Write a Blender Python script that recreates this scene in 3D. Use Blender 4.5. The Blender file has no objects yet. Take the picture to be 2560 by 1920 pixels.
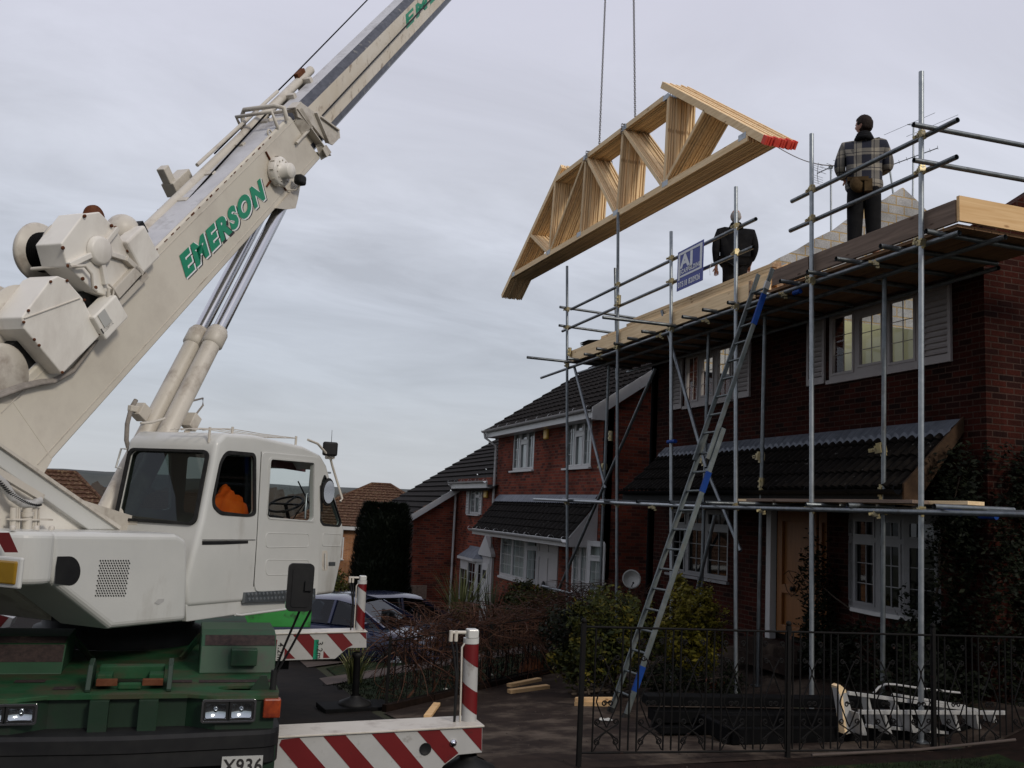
import bpy, bmesh, random
from math import *
from mathutils import Vector, Matrix, noise
from mathutils.geometry import tessellate_polygon
random.seed(7)
SC = bpy.context.scene
COL = SC.collection
V = Vector
# ---------------- camera ----------------
F, CX, CY = 2340.0, 1280.0, 960.0
CAM = V((0, 0, 2.4))
cd = bpy.data.cameras.new('camera'); cam = bpy.data.objects.new('camera', cd); COL.objects.link(cam)
RM = Matrix.Rotation(radians(-18.35), 3, 'Z') @ Matrix.Rotation(pi/2+radians(7.66), 3, 'X') @ Matrix.Rotation(radians(2.86), 3, 'Z')
cam.matrix_world = Matrix.Translation(CAM) @ RM.to_4x4()
cd.sensor_width = 36; cd.lens = 36*F/2560; cd.clip_end = 3000; cd.clip_start = .05
SC.camera = cam
SC.render.resolution_x = 1024; SC.render.resolution_y = 768
SC.render.engine = 'CYCLES'
SC.view_settings.view_transform = 'Standard'; SC.view_settings.look = 'None'
SC.view_settings.exposure = 0.0; SC.view_settings.gamma = 1.0
# ---------------- sky and sun ----------------
SUN_AZ, SUN_EL = radians(160), radians(31)
W = bpy.data.worlds.new("World"); SC.world = W; W.use_nodes = True
nt = W.node_tree; nt.nodes.clear()
def N(nt, t, **k):
    n = nt.nodes.new(t)
    for a, b in k.items():
        if a == 'i':
            for s, v in b.items(): n.inputs[s].default_value = v
        else: setattr(n, a, b)
    return n
def ramp(nt, pts, interp='LINEAR'):
    n = nt.nodes.new('ShaderNodeValToRGB'); e = n.color_ramp; e.interpolation = interp
    while len(e.elements) < len(pts): e.elements.new(.5)
    for el, (p, c) in zip(e.elements, pts):
        el.position = p; el.color = (c, c, c, 1) if isinstance(c, (int, float)) else (*c, 1)
    return n
def mth(nt, op, a, b=None, c=None, clamp=False):
    n = nt.nodes.new('ShaderNodeMath'); n.operation = op; n.use_clamp = clamp
    for i, x in enumerate((a, b, c)):
        if x is None: continue
        if isinstance(x, (int, float)): n.inputs[i].default_value = x
        else: nt.links.new(x, n.inputs[i])
    return n.outputs[0]
def mixc(nt, f, a, b, mode='MIX'):
    n = nt.nodes.new('ShaderNodeMix'); n.data_type = 'RGBA'; n.blend_type = mode
    for s, x in ((n.inputs[0], f), (n.inputs[6], a), (n.inputs[7], b)):
        if isinstance(x, (int, float)): s.default_value = x
        elif isinstance(x, tuple): s.default_value = (*x[:3], 1)
        else: nt.links.new(x, s)
    return n.outputs[2]
tc = N(nt, 'ShaderNodeTexCoord'); L = nt.links
sep = N(nt, 'ShaderNodeSeparateXYZ'); L.new(tc.outputs['Generated'], sep.inputs[0])
zc = mth(nt, 'MAXIMUM', sep.outputs[2], 0.0)
zz = mth(nt, 'ADD', zc, 0.22)
px = mth(nt, 'DIVIDE', sep.outputs[0], zz); py = mth(nt, 'DIVIDE', sep.outputs[1], zz)
cmb = N(nt, 'ShaderNodeCombineXYZ'); L.new(px, cmb.inputs[0]); L.new(py, cmb.inputs[1])
mp = N(nt, 'ShaderNodeMapping'); L.new(cmb.outputs[0], mp.inputs[0]); mp.inputs['Rotation'].default_value = (0, 0, radians(-25)); mp.inputs['Scale'].default_value = (0.85, 1.6, 1)
n1 = N(nt, 'ShaderNodeTexNoise', i={'Scale': 1.9, 'Detail': 8.0, 'Roughness': .6, 'Distortion': .5}); L.new(mp.outputs[0], n1.inputs[0])
n2 = N(nt, 'ShaderNodeTexNoise', i={'Scale': .55, 'Detail': 3.0}); L.new(mp.outputs[0], n2.inputs[0])
cl = mth(nt, 'ADD', mth(nt, 'MULTIPLY', n1.outputs[0], .6), mth(nt, 'MULTIPLY', n2.outputs[0], .4))
grad = ramp(nt, [(0, (.56, .585, .62)), (.07, (.56, .59, .635)), (.13, (.55, .59, .655)), (.20, (.585, .625, .705)), (.33, (.66, .685, .77)), (.5, (.685, .69, .80)), (1, (.74, .745, .86))])
L.new(zc, grad.inputs[0])
cr = ramp(nt, [(.38, 0.0), (.49, .5), (.60, 1.0)]); L.new(cl, cr.inputs[0])
# streaky dark cloud mostly in the middle band
band = ramp(nt, [(.03, .25), (.15, .6), (.25, 1.0), (.36, .7), (.5, .12), (1, .05)]); L.new(zc, band.inputs[0])
mm = mth(nt, 'MULTIPLY', mth(nt, 'SUBTRACT', cr.outputs[0], .5), mth(nt, 'MULTIPLY', band.outputs[0], .34))
mul = mth(nt, 'ADD', mm, 1.0)
cc = mixc(nt, 1.0, grad.outputs[0], (1, 1, 1), 'MULTIPLY')
vm = N(nt, 'ShaderNodeVectorMath', operation='SCALE'); L.new(cc, vm.inputs[0]); L.new(mul, vm.inputs[3])
# cloud deck is brighter ahead of the camera, dimmed behind it
sd = V((sin(SUN_AZ)*cos(SUN_EL), cos(SUN_AZ)*cos(SUN_EL), sin(SUN_EL)))
dp = N(nt, 'ShaderNodeVectorMath', operation='DOT_PRODUCT'); L.new(tc.outputs['Generated'], dp.inputs[0]); dp.inputs[1].default_value = V((.45, .89, 0)).normalized()
sr = ramp(nt, [(.40, 0.), (.62, 1.0)]); L.new(mth(nt, 'MULTIPLY_ADD', dp.outputs['Value'], .5, .5), sr.inputs[0])
vm2 = N(nt, 'ShaderNodeVectorMath', operation='SCALE'); L.new(vm.outputs[0], vm2.inputs[0]); L.new(mth(nt, 'ADD', sr.outputs[0], mth(nt, 'MULTIPLY', mth(nt, 'SUBTRACT', 1.0, sr.outputs[0]), mth(nt, 'MULTIPLY_ADD', zc, .40, .58))), vm2.inputs[3])
sky = N(nt, 'ShaderNodeTexSky', sky_type='NISHITA', sun_disc=False, sun_elevation=SUN_EL, sun_rotation=SUN_AZ)
bg1 = N(nt, 'ShaderNodeBackground', i={'Strength': .05}); L.new(sky.outputs[0], bg1.inputs[0])
bg2 = N(nt, 'ShaderNodeBackground', i={'Strength': .98}); L.new(vm2.outputs[0], bg2.inputs[0])
mx = N(nt, 'ShaderNodeMixShader', i={0: .93}); L.new(bg1.outputs[0], mx.inputs[1]); L.new(bg2.outputs[0], mx.inputs[2])
ow = N(nt, 'ShaderNodeOutputWorld'); L.new(mx.outputs[0], ow.inputs[0])
sl = bpy.data.lights.new('sun', 'SUN'); sl.energy = 1.5; sl.angle = radians(10); sl.color = (1, .93, .82)
so = bpy.data.objects.new('sun', sl); COL.objects.link(so); so.location = sd*60
so.rotation_euler = sd.to_track_quat('Z', 'Y').to_euler()

# ---------------- measuring helpers (photo pixel -> point on a known plane) ----------------
def ray(x, y): return RM @ V(((x-CX)/F, -(y-CY)/F, -1.))
def at(x, y, d): return CAM + ray(x, y)*d
def on(ax, x, y, v):
    r = ray(x, y); return CAM + r*((v-CAM[ax])/r[ax])
def pl(x, y, p0, n):
    r = ray(x, y); return CAM + r*((V(p0)-CAM).dot(n)/r.dot(n))
D = 2560/2212.
def d_(x, y): return (x*D, y*D)
def crop(ox, oy, s): return lambda x, y: (ox+x/s, oy+y/s)
c1 = crop(0, 1280, 2.5925); c2 = crop(640, 1280, 2.5925); c3 = crop(240, 960, 2.765)
ca = crop(0, 480, 4.1475); cb = crop(0, 900, 3.6875); ce = crop(560, 150, 4.147); cf = crop(560, 1080, 4.147)
cq = crop(300, 0, 2.37); ct = crop(1200, 160, 2.5925); cu = crop(1900, 160, 2.765); cv = crop(1560, 700, 2.074)
cw = crop(1400, 1280, 2.5917); cx_ = crop(1960, 1280, 2.5917); cy_ = crop(860, 1380, 3.95); cz = crop(1300, 560, 2.963)

# ---------------- object helpers ----------------
ORG = {}
def meta(o, label=None, cat=None, group=None, kind=None):
    if label: o['label'] = label
    if cat: o['category'] = cat
    if group: o['group'] = group
    if kind: o['kind'] = kind
    return o
def thing(name, label, cat, loc, group=None):
    o = bpy.data.objects.new(name, None); o.empty_display_size = .2; COL.objects.link(o); o.location = loc
    ORG[o.name] = V(loc); return meta(o, label, cat, group)
class MB:
    def __init__(s): s.v = []; s.f = []; s.sm = []
    def add(s, vs, fs, smooth=False):
        b = len(s.v); s.v += [V(p) for p in vs]
        for f in fs: s.f.append(tuple(i+b for i in f)); s.sm.append(smooth)
        return s
    def box(s, c, size, ex=(1, 0, 0), ey=(0, 1, 0), ez=None):
        ex = V(ex).normalized(); ey = V(ey).normalized(); ez = V(ez).normalized() if ez else ex.cross(ey).normalized(); c = V(c)
        hx, hy, hz = ex*size[0]/2, ey*size[1]/2, ez*size[2]/2
        vs = [c+hx*a+hy*b+hz*d for d in (-1, 1) for b in (-1, 1) for a in (-1, 1)]
        return s.add(vs, [(0, 2, 3, 1), (4, 5, 7, 6), (0, 1, 5, 4), (2, 6, 7, 3), (0, 4, 6, 2), (1, 3, 7, 5)])
    def bb(s, a, b):
        a = V(a); b = V(b); return s.box((a+b)/2, [abs(b[i]-a[i]) for i in range(3)])
    def beam(s, p, q, w, h, up=(0, 0, 1)):
        p = V(p); q = V(q); d = (q-p); l = d.length; d.normalize(); side = d.cross(V(up)).normalized(); u2 = side.cross(d)
        return s.box((p+q)/2, (l, w, h), d, side, u2)
    def tube(s, p, q, r, n=12, r2=None, cap=True, hollow=False):
        p = V(p); q = V(q); d = (q-p).normalized(); a = d.orthogonal().normalized(); b = d.cross(a); r2 = r if r2 is None else r2
        ring = lambda c, rr: [c+(a*cos(2*pi*i/n)+b*sin(2*pi*i/n))*rr for i in range(n)]
        s.add(ring(p, r)+ring(q, r2), [(i, (i+1) % n, n+(i+1) % n, n+i) for i in range(n)], True)
        if cap:
            s.add(ring(p, r), [tuple(range(n))[::-1]]); s.add(ring(q, r2), [tuple(range(n))])
        return s
    def pipe(s, pts, r, n=8, cap=True):
        pts = [V(p) for p in pts]; rr = r if isinstance(r, (list, tuple)) else [r]*len(pts); vs = []; fs = []; a = None
        for i, p in enumerate(pts):
            d = ((pts[min(i+1, len(pts)-1)]-pts[max(i-1, 0)])).normalized()
            a = (a - d*a.dot(d)).normalized() if a and (a - d*a.dot(d)).length > 1e-4 else d.orthogonal().normalized()
            b = d.cross(a); vs += [p+(a*cos(2*pi*k/n)+b*sin(2*pi*k/n))*rr[i] for k in range(n)]
        for i in range(len(pts)-1):
            for k in range(n): fs.append((i*n+k, i*n+(k+1) % n, (i+1)*n+(k+1) % n, (i+1)*n+k))
        s.add(vs, fs, True)
        if cap: s.add(vs[:n], [tuple(range(n))[::-1]]); s.add(vs[-n:], [tuple(range(n))])
        return s
    def prism(s, poly, vec, smooth=False):
        poly = [V(p) for p in poly]; vec = V(vec); n = len(poly)
        nrm = V((0, 0, 0))
        for i in range(n): nrm += poly[i].cross(poly[(i+1) % n])
        if nrm.dot(vec) > 0: poly = poly[::-1]
        s.add(poly+[p+vec for p in poly], [tuple(range(n)), tuple(range(2*n-1, n-1, -1))]+[((i+1) % n, i, n+i, n+(i+1) % n) for i in range(n)])
        return s
    def lathe(s, c, axis, prof, n=20, smooth=True):
        c = V(c); d = V(axis).normalized(); a = d.orthogonal().normalized(); b = d.cross(a); vs = []; fs = []
        for (r, h) in prof: vs += [c+d*h+(a*cos(2*pi*k/n)+b*sin(2*pi*k/n))*max(r, 1e-4) for k in range(n)]
        for i in range(len(prof)-1):
            for k in range(n): fs.append((i*n+k, i*n+(k+1) % n, (i+1)*n+(k+1) % n, (i+1)*n+k))
        return s.add(vs, fs, smooth)
    def sphere(s, c, r, n=10, m=8, sc=(1, 1, 1)):
        c = V(c); vs = []; fs = []
        for i in range(m+1):
            t = pi*i/m
            for k in range(n): vs.append(c+V((r*sin(t)*cos(2*pi*k/n)*sc[0], r*sin(t)*sin(2*pi*k/n)*sc[1], r*cos(t)*sc[2])))
        for i in range(m):
            for k in range(n): fs.append((i*n+k, (i+1)*n+k, (i+1)*n+(k+1) % n, i*n+(k+1) % n))
        return s.add(vs, fs, True)
    def quad(s, a, b, c, d): return s.add([a, b, c, d], [(0, 1, 2, 3)])
    def plate(s, outline, holes, O, ex, ey, th):
        """2D outline with holes, front face at O plane, thickness th behind (along -normal)"""
        O = V(O); ex = V(ex); ey = V(ey); nn = ex.cross(ey).normalized()
        loops = [outline]+list(holes)
        flat = [p for l in loops for p in l]
        tris = tessellate_polygon([[V((p[0], p[1], 0)) for p in l] for l in loops])
        fr = [O+ex*p[0]+ey*p[1] for p in flat]; bk = [p-nn*th for p in fr]
        fs = []
        for t in tris:
            a, b, c = [flat[i] for i in t]
            cr_ = (b[0]-a[0])*(c[1]-a[1])-(b[1]-a[1])*(c[0]-a[0])
            if abs(cr_) < 1e-9: continue
            t = t if cr_ > 0 else (t[2], t[1], t[0])
            fs.append(tuple(t)); fs.append(tuple(i+len(flat) for i in reversed(t)))
        k = 0
        for l in loops:
            n = len(l)
            ar = sum(l[i][0]*l[(i+1) % n][1]-l[(i+1) % n][0]*l[i][1] for i in range(n))
            outer = (l is outline)
            for i in range(n):
                a, b = k+i, k+(i+1) % n
                q = (a, b, b+len(flat), a+len(flat))
                if (ar > 0) == outer: q = q[::-1]
                fs.append(q)
            k += n
        return s.add(fr+bk, fs)
    def mesh(s, name, org=V((0, 0, 0))):
        me = bpy.data.meshes.new(name); me.from_pydata([tuple(p-org) for p in s.v], [], s.f)
        me.polygons.foreach_set('use_smooth', s.sm); me.update(); return me
    def build(s, name, mat, parent=None, label=None, cat=None, group=None, kind=None, bevel=0, loc=None, seg=2):
        org = ORG[parent.name] if parent is not None else (V(loc) if loc is not None else V((0, 0, 0)))
        me = s.mesh(name, org); o = bpy.data.objects.new(name, me); COL.objects.link(o)
        if isinstance(mat, (list, tuple)):
            for m in mat: me.materials.append(m)
        else: me.materials.append(mat)
        ORG[o.name] = org
        if parent is not None: o.parent = parent
        else: o.location = org
        if bevel:
            m = o.modifiers.new('bevel', 'BEVEL'); m.width = bevel; m.segments = seg; m.limit_method = 'ANGLE'; m.angle_limit = radians(35); m.harden_normals = False
        return meta(o, label, cat, group, kind)
def rrect(x0, y0, x1, y1, r, n=5):
    out = []
    for (cx, cy, a0) in ((x1-r, y0+r, -90), (x1-r, y1-r, 0), (x0+r, y1-r, 90), (x0+r, y0+r, 180)):
        for i in range(n+1):
            a = radians(a0+90*i/n); out.append((cx+r*cos(a), cy+r*sin(a)))
    return out
def rpoly(pts, r, n=4):
    """round the corners of a 2D polygon"""
    out = []; m = len(pts)
    for i in range(m):
        p = V(pts[i]); a = V(pts[i-1]); b = V(pts[(i+1) % m]); u = (a-p); w = (b-p)
        rr = min(r, u.length*.45, w.length*.45); u = p+u.normalized()*rr; w = p+w.normalized()*rr
        for k in range(n+1):
            t = k/n; q = u*(1-t)**2+p*2*t*(1-t)+w*t*t; out.append((q.x, q.y))
    return out
def copy_tree(o, parent=None, first=True):
    c = o.copy(); COL.objects.link(c); c.parent = parent; ORG[c.name] = ORG.get(o.name, V((0, 0, 0)))
    for ch in [x for x in o.children]: copy_tree(ch, c, False)
    return c
def text(s, O, ex, ey, size, mat, parent, name='lettering', bold=0.0, shear=0.0, off=.003, xs=1.0, align='LEFT', label=None, sp=1.1):
    cu_ = bpy.data.curves.new('t', 'FONT'); cu_.body = s; cu_.space_character = sp; cu_.size = 1; cu_.offset = bold; cu_.shear = shear; cu_.align_x = align; cu_.resolution_u = 4
    o = bpy.data.objects.new('t', cu_); COL.objects.link(o)
    dg = bpy.context.evaluated_depsgraph_get(); dg.update(); me = bpy.data.meshes.new_from_object(o.evaluated_get(dg))
    bpy.data.objects.remove(o)
    ex = V(ex).normalized(); ey = V(ey).normalized(); n = ex.cross(ey).normalized(); O = V(O)
    org = ORG[parent.name]
    for v in me.vertices:
        c = v.co.copy(); v.co = O+ex*(c.x*size*xs)+ey*(c.y*size)+n*off-org
    me.materials.clear(); me.materials.append(mat)
    r = bpy.data.objects.new(name, me); COL.objects.link(r); r.parent = parent; ORG[r.name] = org
    return meta(r, label)

# ---------------- materials ----------------
MATS = {}
def mat(name, c1, c2=None, scale=6., rough=.6, metal=0., bump=0., stretch=(1, 1, 1), lo=.35, hi=.65, spec=None, dirt=None, dscale=2., dlo=.5, dhi=.7, dstretch=(1, 1, 1), coat=0, emit=None):
    m = bpy.data.materials.new(name); m.use_nodes = True; nt = m.node_tree; b = nt.nodes['Principled BSDF']; L = nt.links
    tcn = N(nt, 'ShaderNodeTexCoord'); oi = N(nt, 'ShaderNodeObjectInfo')
    b.inputs['Roughness'].default_value = rough; b.inputs['Metallic'].default_value = metal; b.inputs['Specular IOR Level'].default_value = (.5 if rough < .6 else .12) if spec is None else spec
    if coat: b.inputs['Coat Weight'].default_value = coat; b.inputs['Coat Roughness'].default_value = .08
    mpn = N(nt, 'ShaderNodeMapping'); mpn.inputs['Scale'].default_value = stretch; L.new(tcn.outputs['Object'], mpn.inputs[0])
    no = N(nt, 'ShaderNodeTexNoise', i={'Scale': scale, 'Detail': 6.0, 'Roughness': .6}); L.new(mpn.outputs[0], no.inputs[0])
    r = ramp(nt, [(lo, c1), (hi, c2 or c1)]); L.new(no.outputs[0], r.inputs[0]); col = r.outputs[0]
    if dirt:
        mp2 = N(nt, 'ShaderNodeMapping'); mp2.inputs['Scale'].default_value = dstretch; L.new(tcn.outputs['Object'], mp2.inputs[0])
        n2 = N(nt, 'ShaderNodeTexNoise', i={'Scale': dscale, 'Detail': 9.0, 'Roughness': .65}); L.new(mp2.outputs[0], n2.inputs[0])
        r2 = ramp(nt, [(dlo, 0.), (dhi, 1.)]); L.new(n2.outputs[0], r2.inputs[0])
        col = mixc(nt, r2.outputs[0], col, dirt)
    L.new(col, b.inputs['Base Color'])
    if bump:
        bn = N(nt, 'ShaderNodeBump', i={'Strength': bump, 'Distance': .01}); L.new(no.outputs[0], bn.inputs['Height']); L.new(bn.outputs[0], b.inputs['Normal'])
    if emit: b.inputs['Emission Color'].default_value = (*emit[0], 1); b.inputs['Emission Strength'].default_value = emit[1]
    MATS[name] = m; return m
def brick(name, cols, mortar, bw=.225, bh=.075, ms=.009, sep_=0.5, rough=.9):
    m = bpy.data.materials.new(name); m.use_nodes = True; nt = m.node_tree; b = nt.nodes['Principled BSDF']; L = nt.links
    g = N(nt, 'ShaderNodeNewGeometry'); s = N(nt, 'ShaderNodeSeparateXYZ'); L.new(g.outputs['Position'], s.inputs[0])
    c = N(nt, 'ShaderNodeCombineXYZ'); L.new(mth(nt, 'ADD', s.outputs[0], s.outputs[1]), c.inputs[0]); L.new(s.outputs[2], c.inputs[1])
    br = N(nt, 'ShaderNodeTexBrick', i={'Scale': 1.0, 'Mortar Size': ms, 'Mortar Smooth': .3, 'Brick Width': bw, 'Row Height': bh, 'Bias': 0.0}); L.new(c.outputs[0], br.inputs[0])
    br.inputs['Color1'].default_value = (0, 0, 0, 1); br.inputs['Color2'].default_value = (1, 1, 1, 1); br.inputs['Mortar'].default_value = (.5, .5, .5, 1)
    rp = ramp(nt, cols, 'LINEAR'); L.new(br.outputs['Color'], rp.inputs[0])
    no = N(nt, 'ShaderNodeTexNoise', i={'Scale': 1.3, 'Detail': 8.}); L.new(g.outputs['Position'], no.inputs[0])
    no2 = N(nt, 'ShaderNodeTexNoise', i={'Scale': 40., 'Detail': 4.}); L.new(g.outputs['Position'], no2.inputs[0])
    col = mixc(nt, br.outputs['Fac'], rp.outputs[0], mortar)
    r3 = ramp(nt, [(.3, .6), (.7, 1.25)]); L.new(no.outputs[0], r3.inputs[0]); col = mixc(nt, 1.0, col, r3.outputs[0], 'MULTIPLY')
    r4 = ramp(nt, [(.3, .75), (.7, 1.2)]); L.new(no2.outputs[0], r4.inputs[0]); col = mixc(nt, 1.0, col, r4.outputs[0], 'MULTIPLY')
    L.new(col, b.inputs['Base Color']); b.inputs['Roughness'].default_value = rough; b.inputs['Specular IOR Level'].default_value = .08
    bn = N(nt, 'ShaderNodeBump', i={'Strength': .7, 'Distance': .008}); L.new(mth(nt, 'SUBTRACT', mth(nt, 'MULTIPLY', no2.outputs[0], .4), br.outputs['Fac']), bn.inputs['Height']); L.new(bn.outputs[0], b.inputs['Normal'])
    MATS[name] = m; return m
M = MATS
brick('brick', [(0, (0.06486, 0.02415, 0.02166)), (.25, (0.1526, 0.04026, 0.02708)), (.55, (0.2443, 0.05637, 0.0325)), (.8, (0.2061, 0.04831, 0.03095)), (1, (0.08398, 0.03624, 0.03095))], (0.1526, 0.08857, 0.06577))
brick('brick_dark_shaded', [(0, (0.01206, 0.005598, 0.005142)), (.25, (0.03012, 0.007464, 0.005142)), (.55, (0.04656, 0.01057, 0.006856)), (.8, (0.03834, 0.008707, 0.005714)), (1, (0.01533, 0.006842, 0.006285))], (0.05478, 0.03232, 0.02514))  # dark multi brick, with the shade under the scaffold put into its colour
brick('brick_tan', [(0, (0.245, 0.105, 0.049)), (.5, (0.336, 0.154, 0.07)), (1, (0.28, 0.126, 0.056))], (0.28, 0.196, 0.14))
brick('block', [(0, (0.378, 0.369, 0.3627)), (.5, (0.468, 0.459, 0.4557)), (1, (0.414, 0.405, 0.3906))], (0.468, 0.342, 0.186), .44, .215, .017)
mat('white_paint', (0.72, 0.684, 0.6222), (0.792, 0.762, 0.6954), 1.5, .4, dirt=(0.48, 0.432, 0.3782), dscale=2.2, dlo=.50, dhi=.85, dstretch=(1, 1, .4), bump=.03)
mat('white_clean', (0.5325, 0.5339, 0.5081), (0.5757, 0.5739, 0.5439), 2., .3, dirt=(0.3022, 0.2761, 0.2362), dscale=1.6, dlo=.60, dhi=.85, dstretch=(1, 1, .4), coat=.2)
mat('cream_paint', (0.5208, 0.4788, 0.4116), (0.5712, 0.5292, 0.462), 3., .45, dirt=(0.2352, 0.1848, 0.1428), dscale=4, dlo=.52, dhi=.78)
mat('boom_white', (.60, .555, .465), (.66, .61, .525), .8, .45, dirt=(.42, .375, .31), dscale=1.6, dlo=.45, dhi=.85, dstretch=(1, 1, 1), bump=.02)
mat('boom_stained', (0.576, 0.504, 0.396), (0.648, 0.594, 0.504), 1.5, .5, dirt=(0.198, 0.126, 0.0675), dscale=9, dlo=.56, dhi=.74, dstretch=(1, 1, .6))
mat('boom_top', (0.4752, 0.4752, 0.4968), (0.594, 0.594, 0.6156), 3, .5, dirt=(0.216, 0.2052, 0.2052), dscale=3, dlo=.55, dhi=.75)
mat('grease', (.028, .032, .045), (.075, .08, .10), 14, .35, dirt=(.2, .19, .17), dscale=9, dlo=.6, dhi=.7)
mat('rust', (0.0896, 0.0288, 0.01408), (0.1408, 0.0576, 0.0288), 14, .9)
mat('black', (.008, .008, .009), (.014, .014, .014), 8, .6, spec=.25)
mat('rubber', (.015, .015, .015), (.026, .026, .026), 20, .75, bump=.1)
mat('chrome', (.75, .76, .8), None, 5, .12, 1.)
mat('rod_chrome', (0.6192, 0.6264, 0.648), None, 5, .22, 1.)
mat('green_paint', (0.003856, 0.03871, 0.01285), (0.005569, 0.05217, 0.01799), 4, .55, dirt=(0.01821, 0.02188, 0.01234), dscale=4, dlo=.50, dhi=.68, bump=.08)
mat('green_deck', (0.01188, 0.05443, 0.02178), (0.02178, 0.07258, 0.03168), 5, .65, dirt=(0.04752, 0.04925, 0.02772), dscale=3.5, dlo=.45, dhi=.62, bump=.1)
mat('green_dark', (0.0021, 0.0168, 0.00595), (0.00315, 0.02436, 0.00875), 4, .5, dirt=(0.0105, 0.0147, 0.0098), dscale=4, dlo=.5, dhi=.7)
mat('bright_green', (0.0168, 0.2016, 0.028), (0.0224, 0.2352, 0.0392), 4, .5, dirt=(0.0112, 0.0336, 0.0112), dscale=6, dlo=.55, dhi=.7)
mat('grip', (0.027, 0.021, 0.021), (0.051, 0.036, 0.033), 30, .95, dirt=(0.108, 0.084, 0.066), dscale=7, dlo=.6, dhi=.7)
mat('letter_green', (0, 0.22, 0.115), (0.005, 0.25, 0.13), 8, .45)
mat('letter_black', (.02, .018, .018), None, 8, .5)
mat('stripe_red', (0.1257, 0.002856, 0.004284), (0.1428, 0.00476, 0.00595), 5, .45, dirt=(0.05712, 0.00714, 0.00476), dscale=8, dlo=.62, dhi=.75)
mat('stripe_white', (0.4039, 0.3978, 0.383), (0.4406, 0.4345, 0.4189), 5, .45, dirt=(0.1836, 0.1591, 0.1316), dscale=7, dlo=.6, dhi=.76)
mat('amber', (0.238, 0.133, 0.007), (0.294, 0.168, 0.0105), 6, .25, coat=.5)
mat('orange_lens', (.10, .012, .008), (.36, .06, .015), 7, .25, coat=.4)
mat('plate_white', (0.432, 0.432, 0.408), None, 4, .4)
mat('galv', (0.1469, 0.1652, 0.1775), (0.2203, 0.2387, 0.2509), 9, .42, .75, dirt=(0.09792, 0.0918, 0.07956), dscale=6, dlo=.55, dhi=.75, dstretch=(1, 1, .4), bump=.05)
mat('galv_new', (0.3072, 0.3392, 0.3584), (0.3968, 0.4224, 0.4416), 14, .38, .7, dirt=(0.192, 0.1984, 0.1984), dscale=8, dlo=.55, dhi=.75, dstretch=(1, 1, .3))
mat('coupler', (.42, .34, .16), (.30, .26, .18), 20, .45, .7)
mat('blue_tape', (0.005, 0.035, 0.19), (0.01, 0.05, 0.225), 10, .6)
mat('alu', (0.0918, 0.1102, 0.1102), (0.1469, 0.1652, 0.1683), 8, .5, .55, dirt=(0.1224, 0.1224, 0.1102), dscale=7, dlo=.5, dhi=.7)
def wood(name, a, b_, knots=True, ax=1, sc=1.):
    m = bpy.data.materials.new(name); m.use_nodes = True; nt = m.node_tree; b = nt.nodes['Principled BSDF']; L = nt.links
    t = N(nt, 'ShaderNodeTexCoord'); oi = N(nt, 'ShaderNodeObjectInfo'); mp = N(nt, 'ShaderNodeMapping')
    st = [14*sc, 14*sc, 14*sc]; st[ax] = .9*sc; mp.inputs['Scale'].default_value = st; L.new(t.outputs['Object'], mp.inputs[0])
    ad = N(nt, 'ShaderNodeVectorMath', operation='ADD'); L.new(mp.outputs[0], ad.inputs[0])
    sc_ = N(nt, 'ShaderNodeVectorMath', operation='SCALE'); sc_.inputs[0].default_value = (13, 37, 71); L.new(oi.outputs['Random'], sc_.inputs[3]); L.new(sc_.outputs[0], ad.inputs[1])
    n_ = N(nt, 'ShaderNodeTexNoise', i={'Scale': 1.6, 'Detail': 6., 'Distortion': .8}); L.new(ad.outputs[0], n_.inputs[0])
    r = ramp(nt, [(.3, a), (.7, b_)]); L.new(n_.outputs[0], r.inputs[0]); col = r.outputs[0]
    if knots:
        mp3 = N(nt, 'ShaderNodeMapping'); s3 = [7, 7, 7]; s3[ax] = 2.5; mp3.inputs['Scale'].default_value = s3; L.new(t.outputs['Object'], mp3.inputs[0])
        vo = N(nt, 'ShaderNodeTexVoronoi', i={'Scale': 1.0}); L.new(mp3.outputs[0], vo.inputs[0])
        rk = ramp(nt, [(.06, 1.), (.13, 0.)]); L.new(vo.outputs['Distance'], rk.inputs[0]); col = mixc(nt, mth(nt, 'MULTIPLY', rk.outputs[0], .75), col, (a[0]*.4, a[1]*.3, a[2]*.25))
    rr = ramp(nt, [(0, .80), (1, 1.12)]); L.new(oi.outputs['Random'], rr.inputs[0]); col = mixc(nt, 1., col, rr.outputs[0], 'MULTIPLY')
    L.new(col, b.inputs['Base Color']); b.inputs['Roughness'].default_value = .75; b.inputs['Specular IOR Level'].default_value = .15
    bn = N(nt, 'ShaderNodeBump', i={'Strength': .15, 'Distance': .004}); L.new(n_.outputs[0], bn.inputs['Height']); L.new(bn.outputs[0], b.inputs['Normal'])
    MATS[name] = m
wood('wood_y', (0.7656, 0.5488, 0.3045), (0.9744, 0.7504, 0.4725), ax=1)
wood('wood_z', (0.7656, 0.5488, 0.3045), (0.9744, 0.7504, 0.4725), ax=2)
wood('wood_x', (0.638, 0.399, 0.19), (0.77, 0.525, 0.28), ax=0)
wood('board_old', (.13, .095, .075), (.24, .175, .135), ax=1)
wood('board_under', (.22, .13, .075), (.32, .19, .11), ax=1)
wood('wood_end', (.30, .19, .12), (.52, .36, .23), knots=False, ax=1, sc=3)
mat('truss_red', (.80, .08, .06), (.88, .14, .10), 12, .6)
mat('upvc', (0.504, 0.504, 0.4968), (0.5472, 0.5472, 0.54), 3, .35, dirt=(0.288, 0.2736, 0.252), dscale=3, dlo=.6, dhi=.8)
mat('upvc_shaded', (0.2, 0.2, 0.205), (0.23, 0.23, 0.235), 3, .4, dirt=(0.1, 0.1, 0.095), dscale=3, dlo=.55, dhi=.8)  # white ground-floor frames, darkened in the colour for the shade they stand in
mat('upvc_grey', (0.31, 0.2728, 0.2666), (0.3472, 0.31, 0.3038), 3, .45)
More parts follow.
